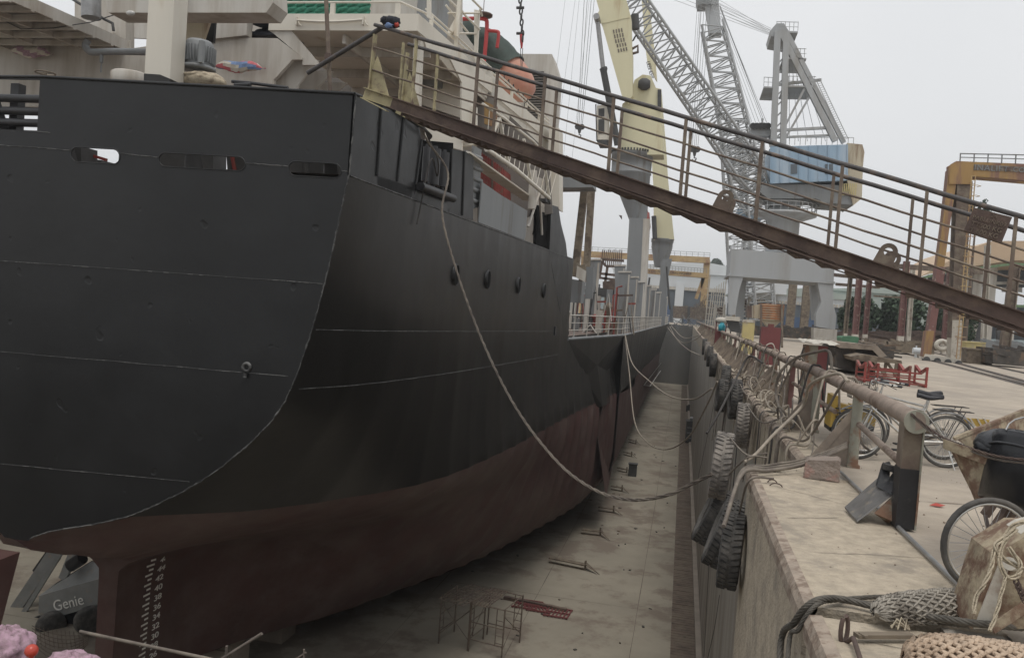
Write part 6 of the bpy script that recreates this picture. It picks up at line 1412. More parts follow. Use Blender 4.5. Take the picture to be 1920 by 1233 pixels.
for x in range(1480, 1610, 10): b.bar(AY(x, 272, Y + 1), AY(x + .7, 258, Y + 1), .05, .05)
b.bar(AY(1480, 258, Y + 1), AY(1600, 258, Y + 1), .05, .05)
b.build('walkway', 'crane_grey', pc)
b = MB(); b.slab([(1406, 250), (1408, 240), (1444, 238), (1446, 250), (1440, 256), (1414, 254)], Y + 2.4, 1.2); b.bar(AY(1444, 250, Y + 3), AY(1447, 275, Y + 3), .4, .4); b.build('winch_head', 'crane_grey', pc)
for k in range(5): MB().cyl(AY(1412 + k * 7, 236, Y + 2), AY(1412 + k * 7, 236, Y + 2.4), .3, 12).build('sheave', 'ship_dark', pc)
def lattice(b, A0, A1, w0, w1, n, r, updir, side, taper=True):
    """square truss from A0 to A1"""
    A0 = Vector(A0); A1 = Vector(A1); d = (A1 - A0).normalized(); s_ = Vector(side).normalized(); u_ = d.cross(s_).normalized(); s_ = u_.cross(d)
    def c(t, i):
        w_ = (w0 + (w1 - w0) * t); w_ *= min(1, .35 + t * 5) if taper else 1
        return A0.lerp(A1, t) + s_ * (w_ / 2 * (1 if i in (0, 1) else -1)) + u_ * (w_ / 2 * (1 if i in (0, 3) else -1))
    ts = [k / n for k in range(n + 1)]
    for i in range(4): b.tube([c(t, i) for t in ts], r * 1.6, 5)
    for k in range(n):
        for i in range(4):
            j = (i + 1) % 4; b.tube([c(ts[k], i), c(ts[k], j)], r * .75, 4, caps=False)
            a_, b_ = (i, j) if k % 2 else (j, i); b.tube([c(ts[k], a_), c(ts[k + 1], b_)], r * .75, 4, caps=False)
b = MB(); lattice(b, AY(1440, 375, Y + 3), AY(1165, -25, Y - 4), 2.5, 2.2, 26, .09, 0, (0, 1, 0)); b.build('jib', 'crane_grey', pc)
b = MB()
for k in range(5): b.tube([AY(1446 + k * 2, 54 + k * 4, Y + 2 + k * .8), AY(1180, -75 + k * 11, Y - 3)], .02, 4)
for k in range(4): b.tube([AY(1448 + k * 2, 60 + k * 3, Y + 2), AY(1335, -8 + k * 9, Y + 10)], .02, 4)
for k in range(5): b.tube([AY(1412 + k * 7, 236, Y + 3), AY(1330 + k * 3, -5, Y + 12)], .03, 4)
for k in range(6): b.tube([AY(1480 + k * 3, 90, Y + 3), AY(1480 + k * 17, 265, Y + 3)], .025, 4)
b.build('stay_rope', 'crane_grey', pc)
def block(name, lab, px, py, Y, s, ropes, top=-30):
    t = thing(name, lab, 'hook block', AY(px, py + 12, Y)); p = AY(px, py, Y)
    b = MB()
    for k in (-1, 1): b.cyl(p + V(k * .28 * s, -.15 * s, 0), p + V(k * .28 * s, .15 * s, 0), .33 * s, 14)
    b.prism([p + V(-.3 * s, -.1, 0), p + V(.3 * s, -.1, 0), p + V(.12 * s, -.1, -.75 * s), p + V(-.12 * s, -.1, -.75 * s)], (0, .2, 0)); b.build('sheave_block', 'ship_dark', t)
    b = MB(); b.tube([p + V(0, 0, -.7 * s), p + V(0, 0, -1.0 * s)] + [p + V(.22 * s * math.sin(a), 0, -1.15 * s - .2 * s * math.cos(a) + .05) for a in [2.6 - i * .5 for i in range(9)]][1:], .07 * s, 6); b.build('hook', 'ship_dark', t)
    b = MB()
    for dx in ropes: b.tube([p + V(dx * s * .3, 0, .2 * s), AY(px + dx * 10 + (py - top) * .075, top, Y)], .018, 4)
    b.build('hoist_rope', 'ship_grey', t)
block('hook_block', 'hook block with a small hook hanging left of the crane with a cab', 1087, 238, 60, .6, (-1, -.4, .4, 1))
block('hook_block', 'hook block hanging between the cream crane and the portal crane', 1303, 280, 76, .8, (-1, -.3, .3, 1))
b = MB(); p = AY(1192, 20, 72); b.tube([AY(1190, 28, 72), AY(1192, 55, 72)], .35, 8); b.tube([p + V(-.4 + .1 * i, 0, -2.4 + .25 * math.cos(i)) for i in range(9)], .08, 6); tag(b.build('hook_block', 'ship_dark'), 'small dark double hook hanging beside the nearer cream jib', 'hook block')
# second, farther crane: only its lattice tower and jib head show
c2_ = thing('lattice_crane', 'farther lattice crane with a boxy jib head, left of the portal crane', 'crane', AY(1420, 620, 125)); Y = 122
b = MB(); lattice(b, AY(1412, 400, Y), AY(1335, 48, Y), 4.6, 3.0, 24, .12, 0, (0, 1, 0)); b.slab([(1318, -20), (1345, -20), (1353, 62), (1330, 62)], Y, 2.2); b.build('jib', 'crane_grey', c2_)
b = MB(); lattice(b, AY(1395, 600, Y), AY(1372, 260, Y), 3.4, 3.0, 22, .1, 0, (0, 1, 0), False); lattice(b, AY(1428, 600, Y + 4), AY(1405, 230, Y + 4), 3.8, 3.4, 22, .1, 0, (0, 1, 0), False); b.build('lattice_tower', 'crane_grey', c2_)
b = MB(); b.slab([(1305, -2), (1348, 0), (1346, 8), (1308, 8)], Y - .5, 3); b.build('jib_platform', 'ship_grey', c2_)
b = MB(); b.slab([(1383, 392), (1432, 396), (1430, 410), (1385, 408)], Y + 1, 5); b.build('slewing_house', 'crane_blue', c2_)
b = MB()
for k in range(4): b.tube([AY(1350, 10 + k * 2, Y), AY(1432, 225, Y)], .03, 4)
for k in range(5): b.tube([AY(1318, -5, Y), AY(1180, -60 + k * 4, Y)], .03, 4)
for k in range(3): b.tube([AY(1308 + k * 4, 5, Y - 2), AY(1290 + k * 4, 260, Y - 2)], .025, 4)
for k in range(4): b.tube([AY(1062 + k * 13 + (k % 2) * 6, -20, 130), AY(1050 + k * 13 - 20, 240 + k * 30, 130)], .02, 4)
b.build('stay_rope', 'ship_grey', c2_)
# far gantries
def beamg(name, lab, Y, x0, y0, x1, y1, th, mat, legs, rail=True, txt=None):
    t = thing(name, lab, 'gantry crane', AY(x1, 620, Y)); b = MB(); b.slab([(x0, y0), (x1, y1), (x1, y1 + th), (x0, y0 + th)], Y, 1.6); g = b.build('bridge_beam', mat, t)
    if rail:
        b = MB(); n = 22
        for k in range(n + 1): x = x0 + (x1 - x0) * k / n; y = y0 + (y1 - y0) * k / n; b.bar(AY(x, y, Y), AY(x + .4, y - 8, Y), .07, .07)
        b.bar(AY(x0, y0 - 8, Y), AY(x1, y1 - 8, Y), .07, .07); b.bar(AY(x0, y0 - 4, Y), AY(x1, y1 - 4, Y), .05, .05); b.build('walkway_rail', 'ship_grey', t)
    for lx in legs: b = MB(); b.bar(AY(lx[0], lx[1], Y + .8), AY(lx[2], lx[3], Y + .8), lx[4], lx[4] * .8, (0, 1, 0)); b.build('leg', mat, t)
    if txt:
        for s_, px, sz in txt: text_mesh(s_, sz, .01, 'cable_dark', 'beam_lettering', g, frame4(AY(px, y0 + (y1 - y0) * (px - x0) / (x1 - x0) + th / 2, Y - .03), (1, 0, 0), (0, 0, 1)), 1.0)
    return t
beamg('far_gantry_crane', 'tan gantry crane spanning the dock head, the taller of the two far ones', 165, 1088, 470, 1331, 482, 11, 'gantry_tan', ((1328, 488, 1318, 600, .8), (1094, 476, 1088, 600, .8), (1322, 492, 1312, 600, .5)))
beamg('far_gantry_crane', 'lower tan gantry crane with faded lettering, in front of the taller one', 150, 1196, 502, 1325, 512, 9, 'gantry_tan', ((1322, 512, 1305, 560, .6), (1318, 514, 1316, 600, .6), (1330, 516, 1322, 600, .4)), True, (('CONG TY CO PHAN CONG NGHIEP', 1243, .62),))
# VINALIFT gantry
Y = 55; g = thing('yellow_gantry_crane', 'yellow and rusty brown gantry crane with faded lettering on its beam', 'gantry crane', AY(1780, 680, Y))
b = MB(); b.slab([(1793, 302), (1990, 310), (1990, 344), (1824, 330), (1793, 330)], Y, 1.2); b.slab([(1779, 311), (1793, 303), (1826, 306), (1822, 345), (1780, 345)], Y - .1, .5)
gb = b.build('bridge_beam', 'gantry_yellow', g)
b = MB(); b.slab([(1825, 308), (1990, 317), (1990, 325), (1825, 319)], Y - .02, .1); b.build('beam_web', 'rust_light', g)
text_mesh('VINALIFT', .5, .012, 'ship_grey', 'beam_lettering', gb, frame4(AY(1853, 315.5, Y - .05), AY(1875, 317.5, Y) - AY(1830, 315, Y), (0, 0, 1)), 1.12)
b = MB(); p = AY(1889, 317, Y - .06); n = 12; b.prism([p + V((.2 if i % 2 else .08) * math.cos(2 * PI * i / n), 0, (.2 if i % 2 else .08) * math.sin(2 * PI * i / n)) for i in range(n)], (0, .03, 0)); b.build('star_mark', 'rust_brown', gb)
text_mesh('CONG', .42, .012, 'ship_grey', 'beam_lettering', gb, frame4(AY(1922, 319.5, Y - .05), AY(1930, 321, Y) - AY(1900, 319, Y), (0, 0, 1)), 1.12)
b = MB(); b.slab([(1779, 318), (1795, 318), (1793, 345), (1780, 430), (1757, 600), (1752, 640), (1738, 640), (1745, 590), (1768, 420)], Y, .7)
b.cur = 1; b.slab([(1757, 500), (1774, 500), (1757, 600), (1752, 640), (1738, 640), (1745, 590)], Y - .01, .72); b.cur = 2; b.slab([(1738, 620), (1752, 620), (1745, 670), (1731, 668)], Y - .02, .74)
b.build('leg', ['gantry_yellow', 'red_paint', 'gantry_yellow'], g)
b = MB(); b.slab([(1795, 340), (1824, 340), (1818, 430), (1804, 600), (1802, 640), (1784, 640), (1788, 520)], Y, .9); b.cur = 1; b.slab([(1786, 600), (1804, 600), (1802, 684), (1782, 684)], Y - .02, .95); b.build('leg', ['rust_light', 'pale_paint'], g)
b = MB(); b.slab([(1735, 663), (1800, 673), (1800, 684), (1731, 672)], Y - .1, 1.0); b.build('sill_beam', ['pale_paint'], g)
for k in range(4): p = AY(1738 + k * 20, 674 + k * 2.5, Y - .2); MB().cyl(p, p + V(0, .4, 0), .2, 12).build('wheel', 'ship_dark', g)
b = MB()
for dx in (0, 7): b.bar(AY(1822 + dx, 330, Y - .6), AY(1793 + dx, 672, Y - .6), .05, .05)
for k in range(46): t_ = k / 45; b.bar(AY(1822 - 29 * t_, 330 + 342 * t_, Y - .6), AY(1829 - 29 * t_, 330 + 342 * t_, Y - .6), .035, .035)
for k in range(16):
    t_ = k / 16; c = AY(1826 - 29 * t_, 350 + 300 * t_, Y - .6); b.tube([c + V(-.16, 0, 0), c + V(-.3, -.3, 0), c + V(0, -.6, 0), c + V(.3, -.3, 0), c + V(.16, 0, 0)], .018, 4)
b.build('ladder', 'gantry_tan', g)
b = MB()
for k in range(8): x = 1800 + k * 26; b.bar(AY(x, 303 + k, Y), AY(x + 1, 287 + k * .6, Y), .06, .06)
b.bar(AY(1800, 288, Y), AY(1985, 292, Y), .06, .06); b.bar(AY(1800, 295, Y), AY(1985, 300, Y), .05, .05); b.build('walkway_rail', 'ship_grey', g)
# runway columns
cols = ((1596, 505, 1583, 640, 78, .55, 'timber', 'grey brown column standing left of the red one, nearest the portal crane'),
        (1613, 500, 1601, 655, 74, .85, 'red_paint', 'red runway column with a white painted foot, the first right of the portal crane'),
        (1632, 505, 1620, 648, 80, .7, 'red_paint', 'duller red column close behind the first red one'),
        (1700, 490, 1686, 660, 76, .85, 'red_paint', 'red runway column with a white foot in front of the middle tree'),
        (1712, 500, 1702, 650, 84, .6, 'pale_paint', 'pale column just right of the one before the middle tree'),
        (1782, 500, 1770, 655, 78, .85, 'red_paint', 'dull red column with pale foot between the gantry legs'),
        (1903, 500, 1884, 640, 62, 1.1, 'rust_light', 'broad pinkish brown column before the tan roofed shed'),
        (1852, 460, 1845, 655, 70, .6, 'pale_paint', 'slim pale column left of the broad one'))
for x0, y0, x1, y1, Y, w_, m_, lab in cols:
    t = thing('runway_column', lab, 'column', V(AY(x1, y1, Y).x, Y, 0), 'columns of the overhead crane runway'); w_ *= .66; p = AY(x0, y0, Y); q = V(p.x - .35, Y, 0)
    q = V(AY(x1, y1, Y).x, Y, 0)
    b = MB(); b.box(-1, 1, -1, 1, 0, 1) if 0 else None
    d = p - q; b.bar(q + d * .0 , p, w_ * .75, .05); b.bar(q + V(-w_ * .36, 0, 0), p + V(-w_ * .36, 0, 0), .06, .5); b.bar(q + V(w_ * .36, 0, 0), p + V(w_ * .36, 0, 0), .06, .5); b.build('shaft', m_, t)
    b = MB(); b.bar(q, q + d * .17, w_ * .85, .56); b.build('painted_foot', 'pale_paint', t)
for (x0, y0, x1, y1, Y, th, m_, lab) in ((1565, 512, 1640, 520, 78, 6, 'rust_light', 'rusty truss girder behind the gangway, right of the portal crane'), (1556, 486, 1850, 505, 77, 9, 'rust_light', 'long pinkish runway girder on the red columns'), (1568, 530, 1650, 536, 82, 5, 'rust_light', 'lower short girder between the first columns'), (1640, 553, 1790, 562, 84, 3, 'timber', 'thin cross beam between the columns in front of the trees')):
    b = MB(); b.slab([(x0, y0), (x1, y1), (x1, y1 + th), (x0, y0 + th)], Y, .5)
    for k in range(12): x = x0 + (x1 - x0) * k / 12; y = y0 + (y1 - y0) * k / 12; b.bar(AY(x, y, Y - .02), AY(x, y + th, Y - .02), .08, .1)
    tag(b.build('runway_girder', m_), lab, 'girder', 'girders of the overhead crane runway')
# halls
def hall(name, lab, Y, depth, x0, x1, ytop, ybot, mats, band=.45, ribs=40, ridge=0):
    a = AY(x0, ytop[0], Y); c = AY(x1, ytop[1], Y); zt_ = (a.z + c.z) / 2
    t = thing(name, lab, 'building', ((a.x + c.x) / 2, Y, 0))
    b = MB(); b.box(a.x, c.x, Y, Y + depth, zt_ * band, zt_); 
    for k in range(ribs): x = a.x + (c.x - a.x) * (k + .5) / ribs; b.box(x - .06, x + .06, Y - .08, Y - .002, zt_ * band, zt_)
    b.build('upper_wall', mats[0], t); b = MB(); b.box(a.x + .1, c.x - .1, Y + .1, Y + depth - .1, 0, zt_ * band); b.build('lower_wall', mats[1], t)
    b = MB(); b.prism([(a.x - .4, Y - .4, zt_), (c.x + .4, Y - .4, zt_), ((c.x + .4), Y - .4, zt_ + .35), ((a.x + c.x) / 2, Y - .4, zt_ + .35 + ridge), (a.x - .4, Y - .4, zt_ + .35)], (0, depth + .8, 0)); b.build('roof', mats[2], t)
    return t, a.x, c.x, zt_
t, xa, xb, zt_ = hall('assembly_hall', 'long pale blue and dark grey assembly hall across the head of the dock', 185, 40, 1150, 1480, (508, 520), 620, ('white_wall', 'hall_dark', 'white_wall'), .66, 60, 2.5)
b = MB()
for k in range(70): x = xa + (xb - xa) * k / 70; b.box(x - .22, x + .22, 184.7, 184.85, zt_ * .66, zt_ * .72)
b.build('translucent_strip', 'pale_paint', t)
for px0, px1 in ((1262, 1278), (1355, 1392)): b = MB(); a, c = AY(px0, 600, 184.6), AY(px1, 600, 184.6); b.box(a.x, c.x, 184.6, 184.9, 0, zt_ * .8); b.build('door_panel', 'white_wall', t)
for px0, px1 in ((1282, 1305), (1190, 1255), (1400, 1440)): b = MB(); a, c = AY(px0, 600, 184.5), AY(px1, 600, 184.5); b.box(a.x, c.x, 184.5, 184.8, 0, zt_ * .34); b.build('door_opening', 'hall_blue', t)
t, xa, xb, zt_ = hall('workshop_hall', 'dark grey workshop with white top strip behind the portal crane legs', 150, 30, 1380, 1640, (548, 566), 620, ('white_wall', 'hall_dark', 'hall_green'), .78, 50, 1.2)
b = MB()
for k in range(46): x = xa + (xb - xa) * k / 46; b.box(x - .16, x + .16, 149.7, 149.85, zt_ * .78, zt_ * .86)
b.build('translucent_strip', 'pale_paint', t); b = MB(); a, c = AY(1470, 600, 149.6), AY(1530, 600, 149.6); b.box(a.x, c.x, 149.6, 149.9, 0, zt_ * .45); b.build('door_opening', 'hall_blue', t)
b = MB(); b.slab([(1388, 520), (1475, 526), (1475, 552), (1388, 548)], 140, 12); tag(b.build('white_hall', 'white_wall'), 'white hall wall seen under the portal crane beam', 'building')
t, xa, xb, zt_ = hall('green_hall', 'pale green gabled hall right of the portal crane', 170, 25, 1562, 1800, (548, 556), 620, ('hall_green', 'hall_dark', 'hall_green'), .35, 30, 1.0)
b = MB(); b.slab([(1492, 549), (1499, 542), (1505, 545), (1508, 551)], 200, 6); tag(b.build('red_roof_house', 'roof_red'), 'small red roof seen far off between the portal legs', 'house')
# tan roofed open shed
Y = 98; t = thing('open_shed', 'open shed with a large tan roof and green fascia at the right edge', 'shed', AY(1860, 640, Y))
b = MB(); b.slab([(1722, 520), (1830, 462), (1860, 452), (2300, 448), (2300, 492), (1900, 488), (1760, 508)], Y, 20); b.build('roof', 'roof_tan', t)
b = MB(); b.slab([(1722, 521), (1770, 508), (1900, 492), (1990, 498), (1990, 503), (1900, 497), (1770, 513), (1724, 525)], Y - .3, .3); b.slab([(1880, 570), (1990, 574), (1990, 579), (1880, 575)], Y - .3, .3); b.build('fascia', 'roof_green', t)
b = MB(); b.slab([(1740, 515), (1990, 500), (1990, 540), (1740, 536)], Y + 18, .3); b.slab([(1850, 570), (1990, 574), (1990, 640), (1850, 635)], Y + 12, .3); b.build('back_wall', 'hall_dark', t)
b = MB()
for k in range(7): x = 1775 + k * 26; b.slab([(x, 538), (x + 12, 539), (x + 12, 548), (x, 547)], Y + 17.8, .2)
b.build('clerestory_window', 'white_wall', t)
for px, w_ in ((1836, 1.0), (1862, 1.0), (1905, .9), (1820, .6)): b = MB(); p = AY(px, 500, Y + 2); b.box(p.x - w_ / 2, p.x + w_ / 2, Y + 2, Y + 2.8, 0, p.z); b.build('column', 'ship_offwhite', t)
b = MB(); b.slab([(1740, 528), (1990, 528), (1990, 533), (1740, 533)], Y + 3, .4); b.build('crane_beam', 'ship_offwhite', t)
for x0, x1 in ((1828, 1842), (1880, 1870)): b = MB(); b.bar(V(AY(x0, 640, 80).x, 80, 0), AY(x1, 600, 80), .35, .35); b.build('raking_strut', 'ship_dark', t)
# trees
def tree(lab, px0, px1, ytop, Y, seed, dense=1.0):
    random.seed(seed); a, c = AY(px0, 620, Y).x, AY(px1, 620, Y).x; h = AY((px0 + px1) / 2, ytop, Y).z; w_ = (c - a) / 2 * 1.4; cx = (a + c) / 2
    t = thing('round_tree', lab, 'tree', (cx, Y, 0), 'round trees in the yard'); b = MB()
    b.tube([(cx, Y, 0), (cx + .05, Y, h * .3), (cx, Y, h * .6)], [.22, .17, .1], 8)
    for k in range(7): an = k * 2.4; b.tube([(cx, Y, h * (.15 + .05 * k)), (cx + w_ * .6 * math.cos(an), Y + w_ * .6 * math.sin(an), h * (.4 + .06 * k))], [.09, .03], 5)
    b.build('trunk', 'trunk', t)
    b = MB(); vs = []; fs = []
    cl = [(random.gauss(0, .42), random.gauss(0, .42), random.uniform(-.85, .85), random.uniform(.22, .42)) for _ in range(70)]
    cl = [q for q in cl if q[0] ** 2 + q[1] ** 2 + (q[2] * .9) ** 2 < .9]
    for (qx, qy, qz, qr) in cl:
        for k in range(int(95 * dense)):
            v = V(random.gauss(0, 1), random.gauss(0, 1), random.gauss(0, 1)); v.normalize(); v *= qr * random.uniform(.65, 1.08)
            p = V(cx + (qx + v.x) * w_ * .82, Y + (qy + v.y) * w_ * .82, h * .56 + (qz + v.z) * h * .40)
            if p.z < .12 * h: continue
            s_ = random.uniform(.10, .2) * w_ / 1.6; n1 = V(random.gauss(0, 1), random.gauss(0, 1), random.gauss(0, 1)).normalized(); n2 = n1.orthogonal().normalized(); n3 = n1.cross(n2)
            o = len(vs); vs += [p + n2 * s_, p + n3 * s_ * .6, p - n2 * s_, p - n3 * s_ * .6]; fs.append((o, o + 1, o + 2, o + 3))
    b.add(vs, fs); b.build('crown', 'leaf', t, fix=False)
tree('round dark green tree nearest the portal crane, behind the red columns', 1568, 1638, 557, 92, 1)
tree('round dark green tree in the middle, left of the gantry', 1646, 1724, 557, 92, 2)
tree('round dark green tree behind the gantry legs', 1736, 1778, 556, 94, 3)
tree('dark green tree right of the gantry ladder leg', 1792, 1832, 572, 94, 4)
def sprig(): pass
t = thing('tall_tree', 'slim tree top showing above the sign plate at the right', 'tree', V(AY(1830, 400, 75).x, 75, 0)); b = MB(); pt = AY(1832, 392, 75); b.tube([(pt.x, 75, 0), (pt.x, 75, pt.z - .3)], [.2, .05], 7); b.build('trunk', 'trunk', t)
b = MB(); random.seed(9)
for k in range(9):
    an = random.uniform(-.3, PI + .3); L_ = random.uniform(.6, 1.3); q = pt + V(math.cos(an) * .15, 0, -.3); e = q + V(math.cos(an) * L_, random.uniform(-.4, .4), math.sin(an) * L_ * .8 + .1)
    for j in range(60):
        p = q.lerp(e, random.random()) + V(random.gauss(0, .09), random.gauss(0, .09), random.gauss(0, .09)); n1 = V(random.gauss(0, 1), random.gauss(0, 1), random.gauss(0, 1)).normalized(); n2 = n1.orthogonal() * .09; n3 = n1.cross(n2) * .6
        b.add([p + n2, p + n3, p - n2, p - n3], [(0, 1, 2, 3)])
b.build('crown', 'leaf_far', t, fix=False)
# wooded ridge far behind the hall
b = MB(); random.seed(5)
for k in range(2600):
    px = random.uniform(1300, 1400); t_ = (px - 1300) / 100; top = 492 + 8 * math.sin(px * .2) + (14 if px < 1320 else 0) + 6 * t_; py = random.uniform(top, 530); Y = random.uniform(300, 320)
    p = AY(px, py, Y); n1 = V(random.gauss(0, 1), random.gauss(0, 1), random.gauss(0, 1)).normalized(); n2 = n1.orthogonal() * .9; n3 = n1.cross(n2); b.add([p + n2, p + n3, p - n2, p - n3], [(0, 1, 2, 3)])
o = b.build('far_woods', 'leaf_far', fix=False); o['kind'] = 'stuff'
# scaffolding and clutter around the far end of the dock
t = thing('scaffold_tower', 'slim tower of scaffold poles at the far end of the dock wall', 'scaffolding', AY(1335, 610, 95)); b = MB()
for k in range(8): x = 1322 + k * 4.4; b.bar(AY(x, 612, 95 + (k % 3) * 2), AY(x + 9, 505 + (k * 37 % 40), 95 + (k % 3) * 2), .10, .10)
for k in range(6): y = 540 + k * 12; b.bar(AY(1324, y, 95), AY(1362, y + 3, 95), .06, .06)
b.build('scaffold_pole', 'pale_paint', t)
for i, (px, Y, h0) in enumerate(((1395, 88, 556), (1350, 92, 570))):
    t = thing('platform_tower', ('white lattice platform tower in front of the portal crane leg', 'smaller white platform tower beside the scaffold poles')[i], 'tower', AY(px, 610, Y)); b = MB()
    for dx in (-9, 9):
        for dY in (0, 2): b.bar(V(AY(px + dx, 610, Y).x, Y + dY, 0), AY(px + dx, h0, Y + dY), .16, .16)
    for k in range(5): y = h0 + 4 + k * 11; b.bar(AY(px - 9, y, Y), AY(px + 9, y + 1, Y), .09, .09); b.bar(AY(px - 9, y, Y), AY(px + 9, y + 10, Y), .06, .06)
    b.build('tower_frame', 'ship_offwhite', t); b = MB(); b.slab([(px - 5, h0 + 6), (px + 5, h0 + 6), (px + 5, h0 + 20), (px - 5, h0 + 20)], Y + .5, 1.0); b.build('motor_box', 'rust_brown', t)
t = thing('dock_gate', 'grey and rusty steel gate structure across the head of the dock', 'dock gate', V(-3, 146, 0)); b = MB(); b.slab([(1262, 573), (1325, 577), (1325, 600), (1262, 596)], 150, 2); b.slab([(1262, 575), (1290, 573), (1290, 598), (1262, 596)], 149.9, 2.4); b.build('gate_panel', 'rust_light', t)
b = MB(); random.seed(8)
for k in range(60): p = AY(random.uniform(1262, 1325), random.uniform(597, 612), 146); b.bar(p, p + V(random.uniform(-1.6, 1.6), 0, random.uniform(-.9, .9)), .12, .12)
b.build('railing_clutter', 'ship_grey', t); b = MB(); b.slab([(1289, 575), (1294, 575), (1294, 606), (1289, 606)], 149, .5); b.build('gate_post', 'ship_dark', t)
b = MB()
for k in range(70):
    an = random.random() * PI; p = AY(1320, 600, 110); q = p + V(math.cos(an) * random.uniform(.5, 2.2), 0, math.sin(an) * random.uniform(1, 3.8)); b.tube([p + V(random.uniform(-1.5, 1.5), 0, random.uniform(0, 2)), q], .03, 4, caps=False)
tag(b.build('wire_tangle', 'cable'), 'dark tangle of wires and rods rising at the far end of the dock', 'wire tangle')
for i, (px, Y) in enumerate(((1488, 112), (1515, 112), (1385, 120))):
    b = MB(); p = AY(px, 530, Y); b.box(p.x - .5, p.x + .5, Y, Y + .8, 0, p.z); tag(b.build('concrete_column', 'timber'), ('grey brown column under the portal beam, left of its pair', 'grey brown column under the portal beam, right of its pair', 'brown column behind the orange mesh bin')[i], 'column')

# ================================================================== IN THE DOCK
def fz(px, py): return AZ(px, py, FL)
def scaff(lab, A, B_, h, dpt_, grp='scaffold frames on the dock floor'):
    A = Vector(A); B_ = Vector(B_); t = thing('scaffolding', lab, 'scaffold', A, grp); d = (B_ - A); n = V(-d.y, d.x, 0).normalized() * dpt_
    for (p, q) in ((A, A + n), (B_, B_ + n)):
        b = MB(); b.tube([p, p + V(0, 0, h)], .028, 6); b.tube([q, q + V(0, 0, h)], .028, 6)
        for f in (.25, .6, .98): b.tube([p + V(0, 0, h * f), q + V(0, 0, h * f)], .02, 6)
        for f in (.3, .45, .6, .75): b.tube([p.lerp(q, .22) + V(0, 0, h * f), p + V(0, 0, h * f)], .014, 5)
        b.tube([p.lerp(q, .22) + V(0, 0, h * .25), p.lerp(q, .22) + V(0, 0, h * .98)], .018, 6); b.build('end_frame', 'rust_light', t)
    b = MB(); b.tube([A + V(0, 0, h * .2), B_ + V(0, 0, h * .85)], .014, 5); b.tube([A + V(0, 0, h * .85), B_ + V(0, 0, h * .2)], .014, 5); b.tube([A + V(0, 0, h), B_ + V(0, 0, h)], .02, 5); b.tube([A + n + V(0, 0, h * .2), B_ + n + V(0, 0, h * .85)], .014, 5); b.build('cross_brace', 'rust_light', t)
    return t, n
s1, n1 = scaff('scaffold frame on the dock floor, left one under the hull', fz(822, 1205), fz(878, 1220), 1.75, 1.2)
s2, n2_ = scaff('scaffold frame on the dock floor, right one', fz(940, 1236), fz(974, 1204), 1.75, 1.3)
def plank(lab, a, c, w_):
    b = MB(); a = Vector(a); c = Vector(c); d = (c - a).normalized(); s_ = d.cross(V(0, 0, 1)).normalized()
    for k in range(6): b.bar(a + s_ * (w_ * (k / 5 - .5)), c + s_ * (w_ * (k / 5 - .5)), .03, .03)
    for k in range(9): q = a.lerp(c, k / 8); b.bar(q - s_ * w_ / 2, q + s_ * w_ / 2, .03, .02)
    tag(b.build('scaffold_plank', 'rust_light'), lab, 'plank', 'planks on the scaffold frames')
zz = FL + 1.82
plank('pale slatted plank lying slantwise over the scaffold frames', AZ(900, 1135, zz), AZ(938, 1105, zz), .55)
plank('dark slatted planks on the left scaffold frame', AZ(845, 1128, zz), AZ(905, 1100, zz), 1.0)
for i, (px, py, ang) in enumerate(((985, 1134, .2), (1012, 1140, -.5), (1044, 1150, .1))):
    t = thing('ladder_section', ('dark red grid section lying nearest the scaffold', 'dark red grid section in the middle of three', 'dark red grid section lying farthest right')[i], 'grid section', fz(px, py), 'red grid sections on the dock floor')
    b = MB(); c = fz(px, py) + V(0, 0, .03)
    for k in range(7): b.bar(c + V(-.45 + k * .15, -.45 + k * .0, 0) , c + V(-.45 + k * .15 + ang * .8, .45, .02), .05, .04)
    for s_ in (-.45, 0, .45): b.bar(c + V(-.5 + ang * (s_ + .45) * .9, s_, .03), c + V(.5 + ang * (s_ + .45) * .9, s_, .03), .05, .05)
    b.build('grid', 'red_dark', t)
b = MB(); b.bar(fz(945, 1122) + V(0, 0, .06), fz(1062, 1146) + V(0, 0, .06), .16, .14); tag(b.build('steel_beam', 'rust_brown'), 'dark rusty beam lying along the red grid sections', 'beam')
for i, (x0, y0, x1, y1, x2, y2) in enumerate(((1030, 1054, 1097, 1068, 1124, 1078), (1090, 1000, 1125, 1004, 1143, 1014), (1122, 957, 1150, 961, 1167, 967), (1146, 917, 1166, 921, 1180, 926), (1158, 882, 1175, 886, 1186, 890), (1170, 852, 1184, 856, 1194, 860), (1180, 828, 1192, 832, 1201, 835))):
    b = MB(); b.bar(fz(x0, y0) + V(0, 0, .25), fz(x1, y1) + V(0, 0, .25), .30, .06); b.prism([fz(x1, y1) + V(0, -.1, .28), fz(x2, y2) + V(0, 0, .02), fz(x1, y1) + V(0, .3, .28)], (0, 0, .03)); b.cyl(fz(x1, y1), fz(x1, y1) + V(0, 0, .45), .05, 6); b.bar(fz(x0, y0), fz(x1, y1), .12, .1)
    tag(b.build('bilge_block_arm', 'timber'), 'timber slipway arm reaching out from under the hull', 'slipway arm', 'slipway arms under the hull')
for k in range(16):                             # keel blocks
    y = 19 + k * 3.2; b = MB(); b.box(CL - .8, CL + .8, y, y + 1.0, FL, FL + 1.0); b.box(CL - .7, CL + .7, y + .1, y + .9, FL + 1.003, -9.21); tag(b.build('keel_block', 'curb'), 'concrete keel block with a timber cap carrying the ship', 'keel block', 'keel blocks under the ship')
    b = MB(); b.box(-6.5, -5.4, y, y + .9, FL, FL + 1.0); b.box(-6.4, -5.5, y + .1, y + .8, FL + 1.003, -9.15); (tag(b.build('side_block', 'scrap'), 'dark side block under the bilge of the ship', 'side block', 'side blocks under the ship') if y > 50 else None)
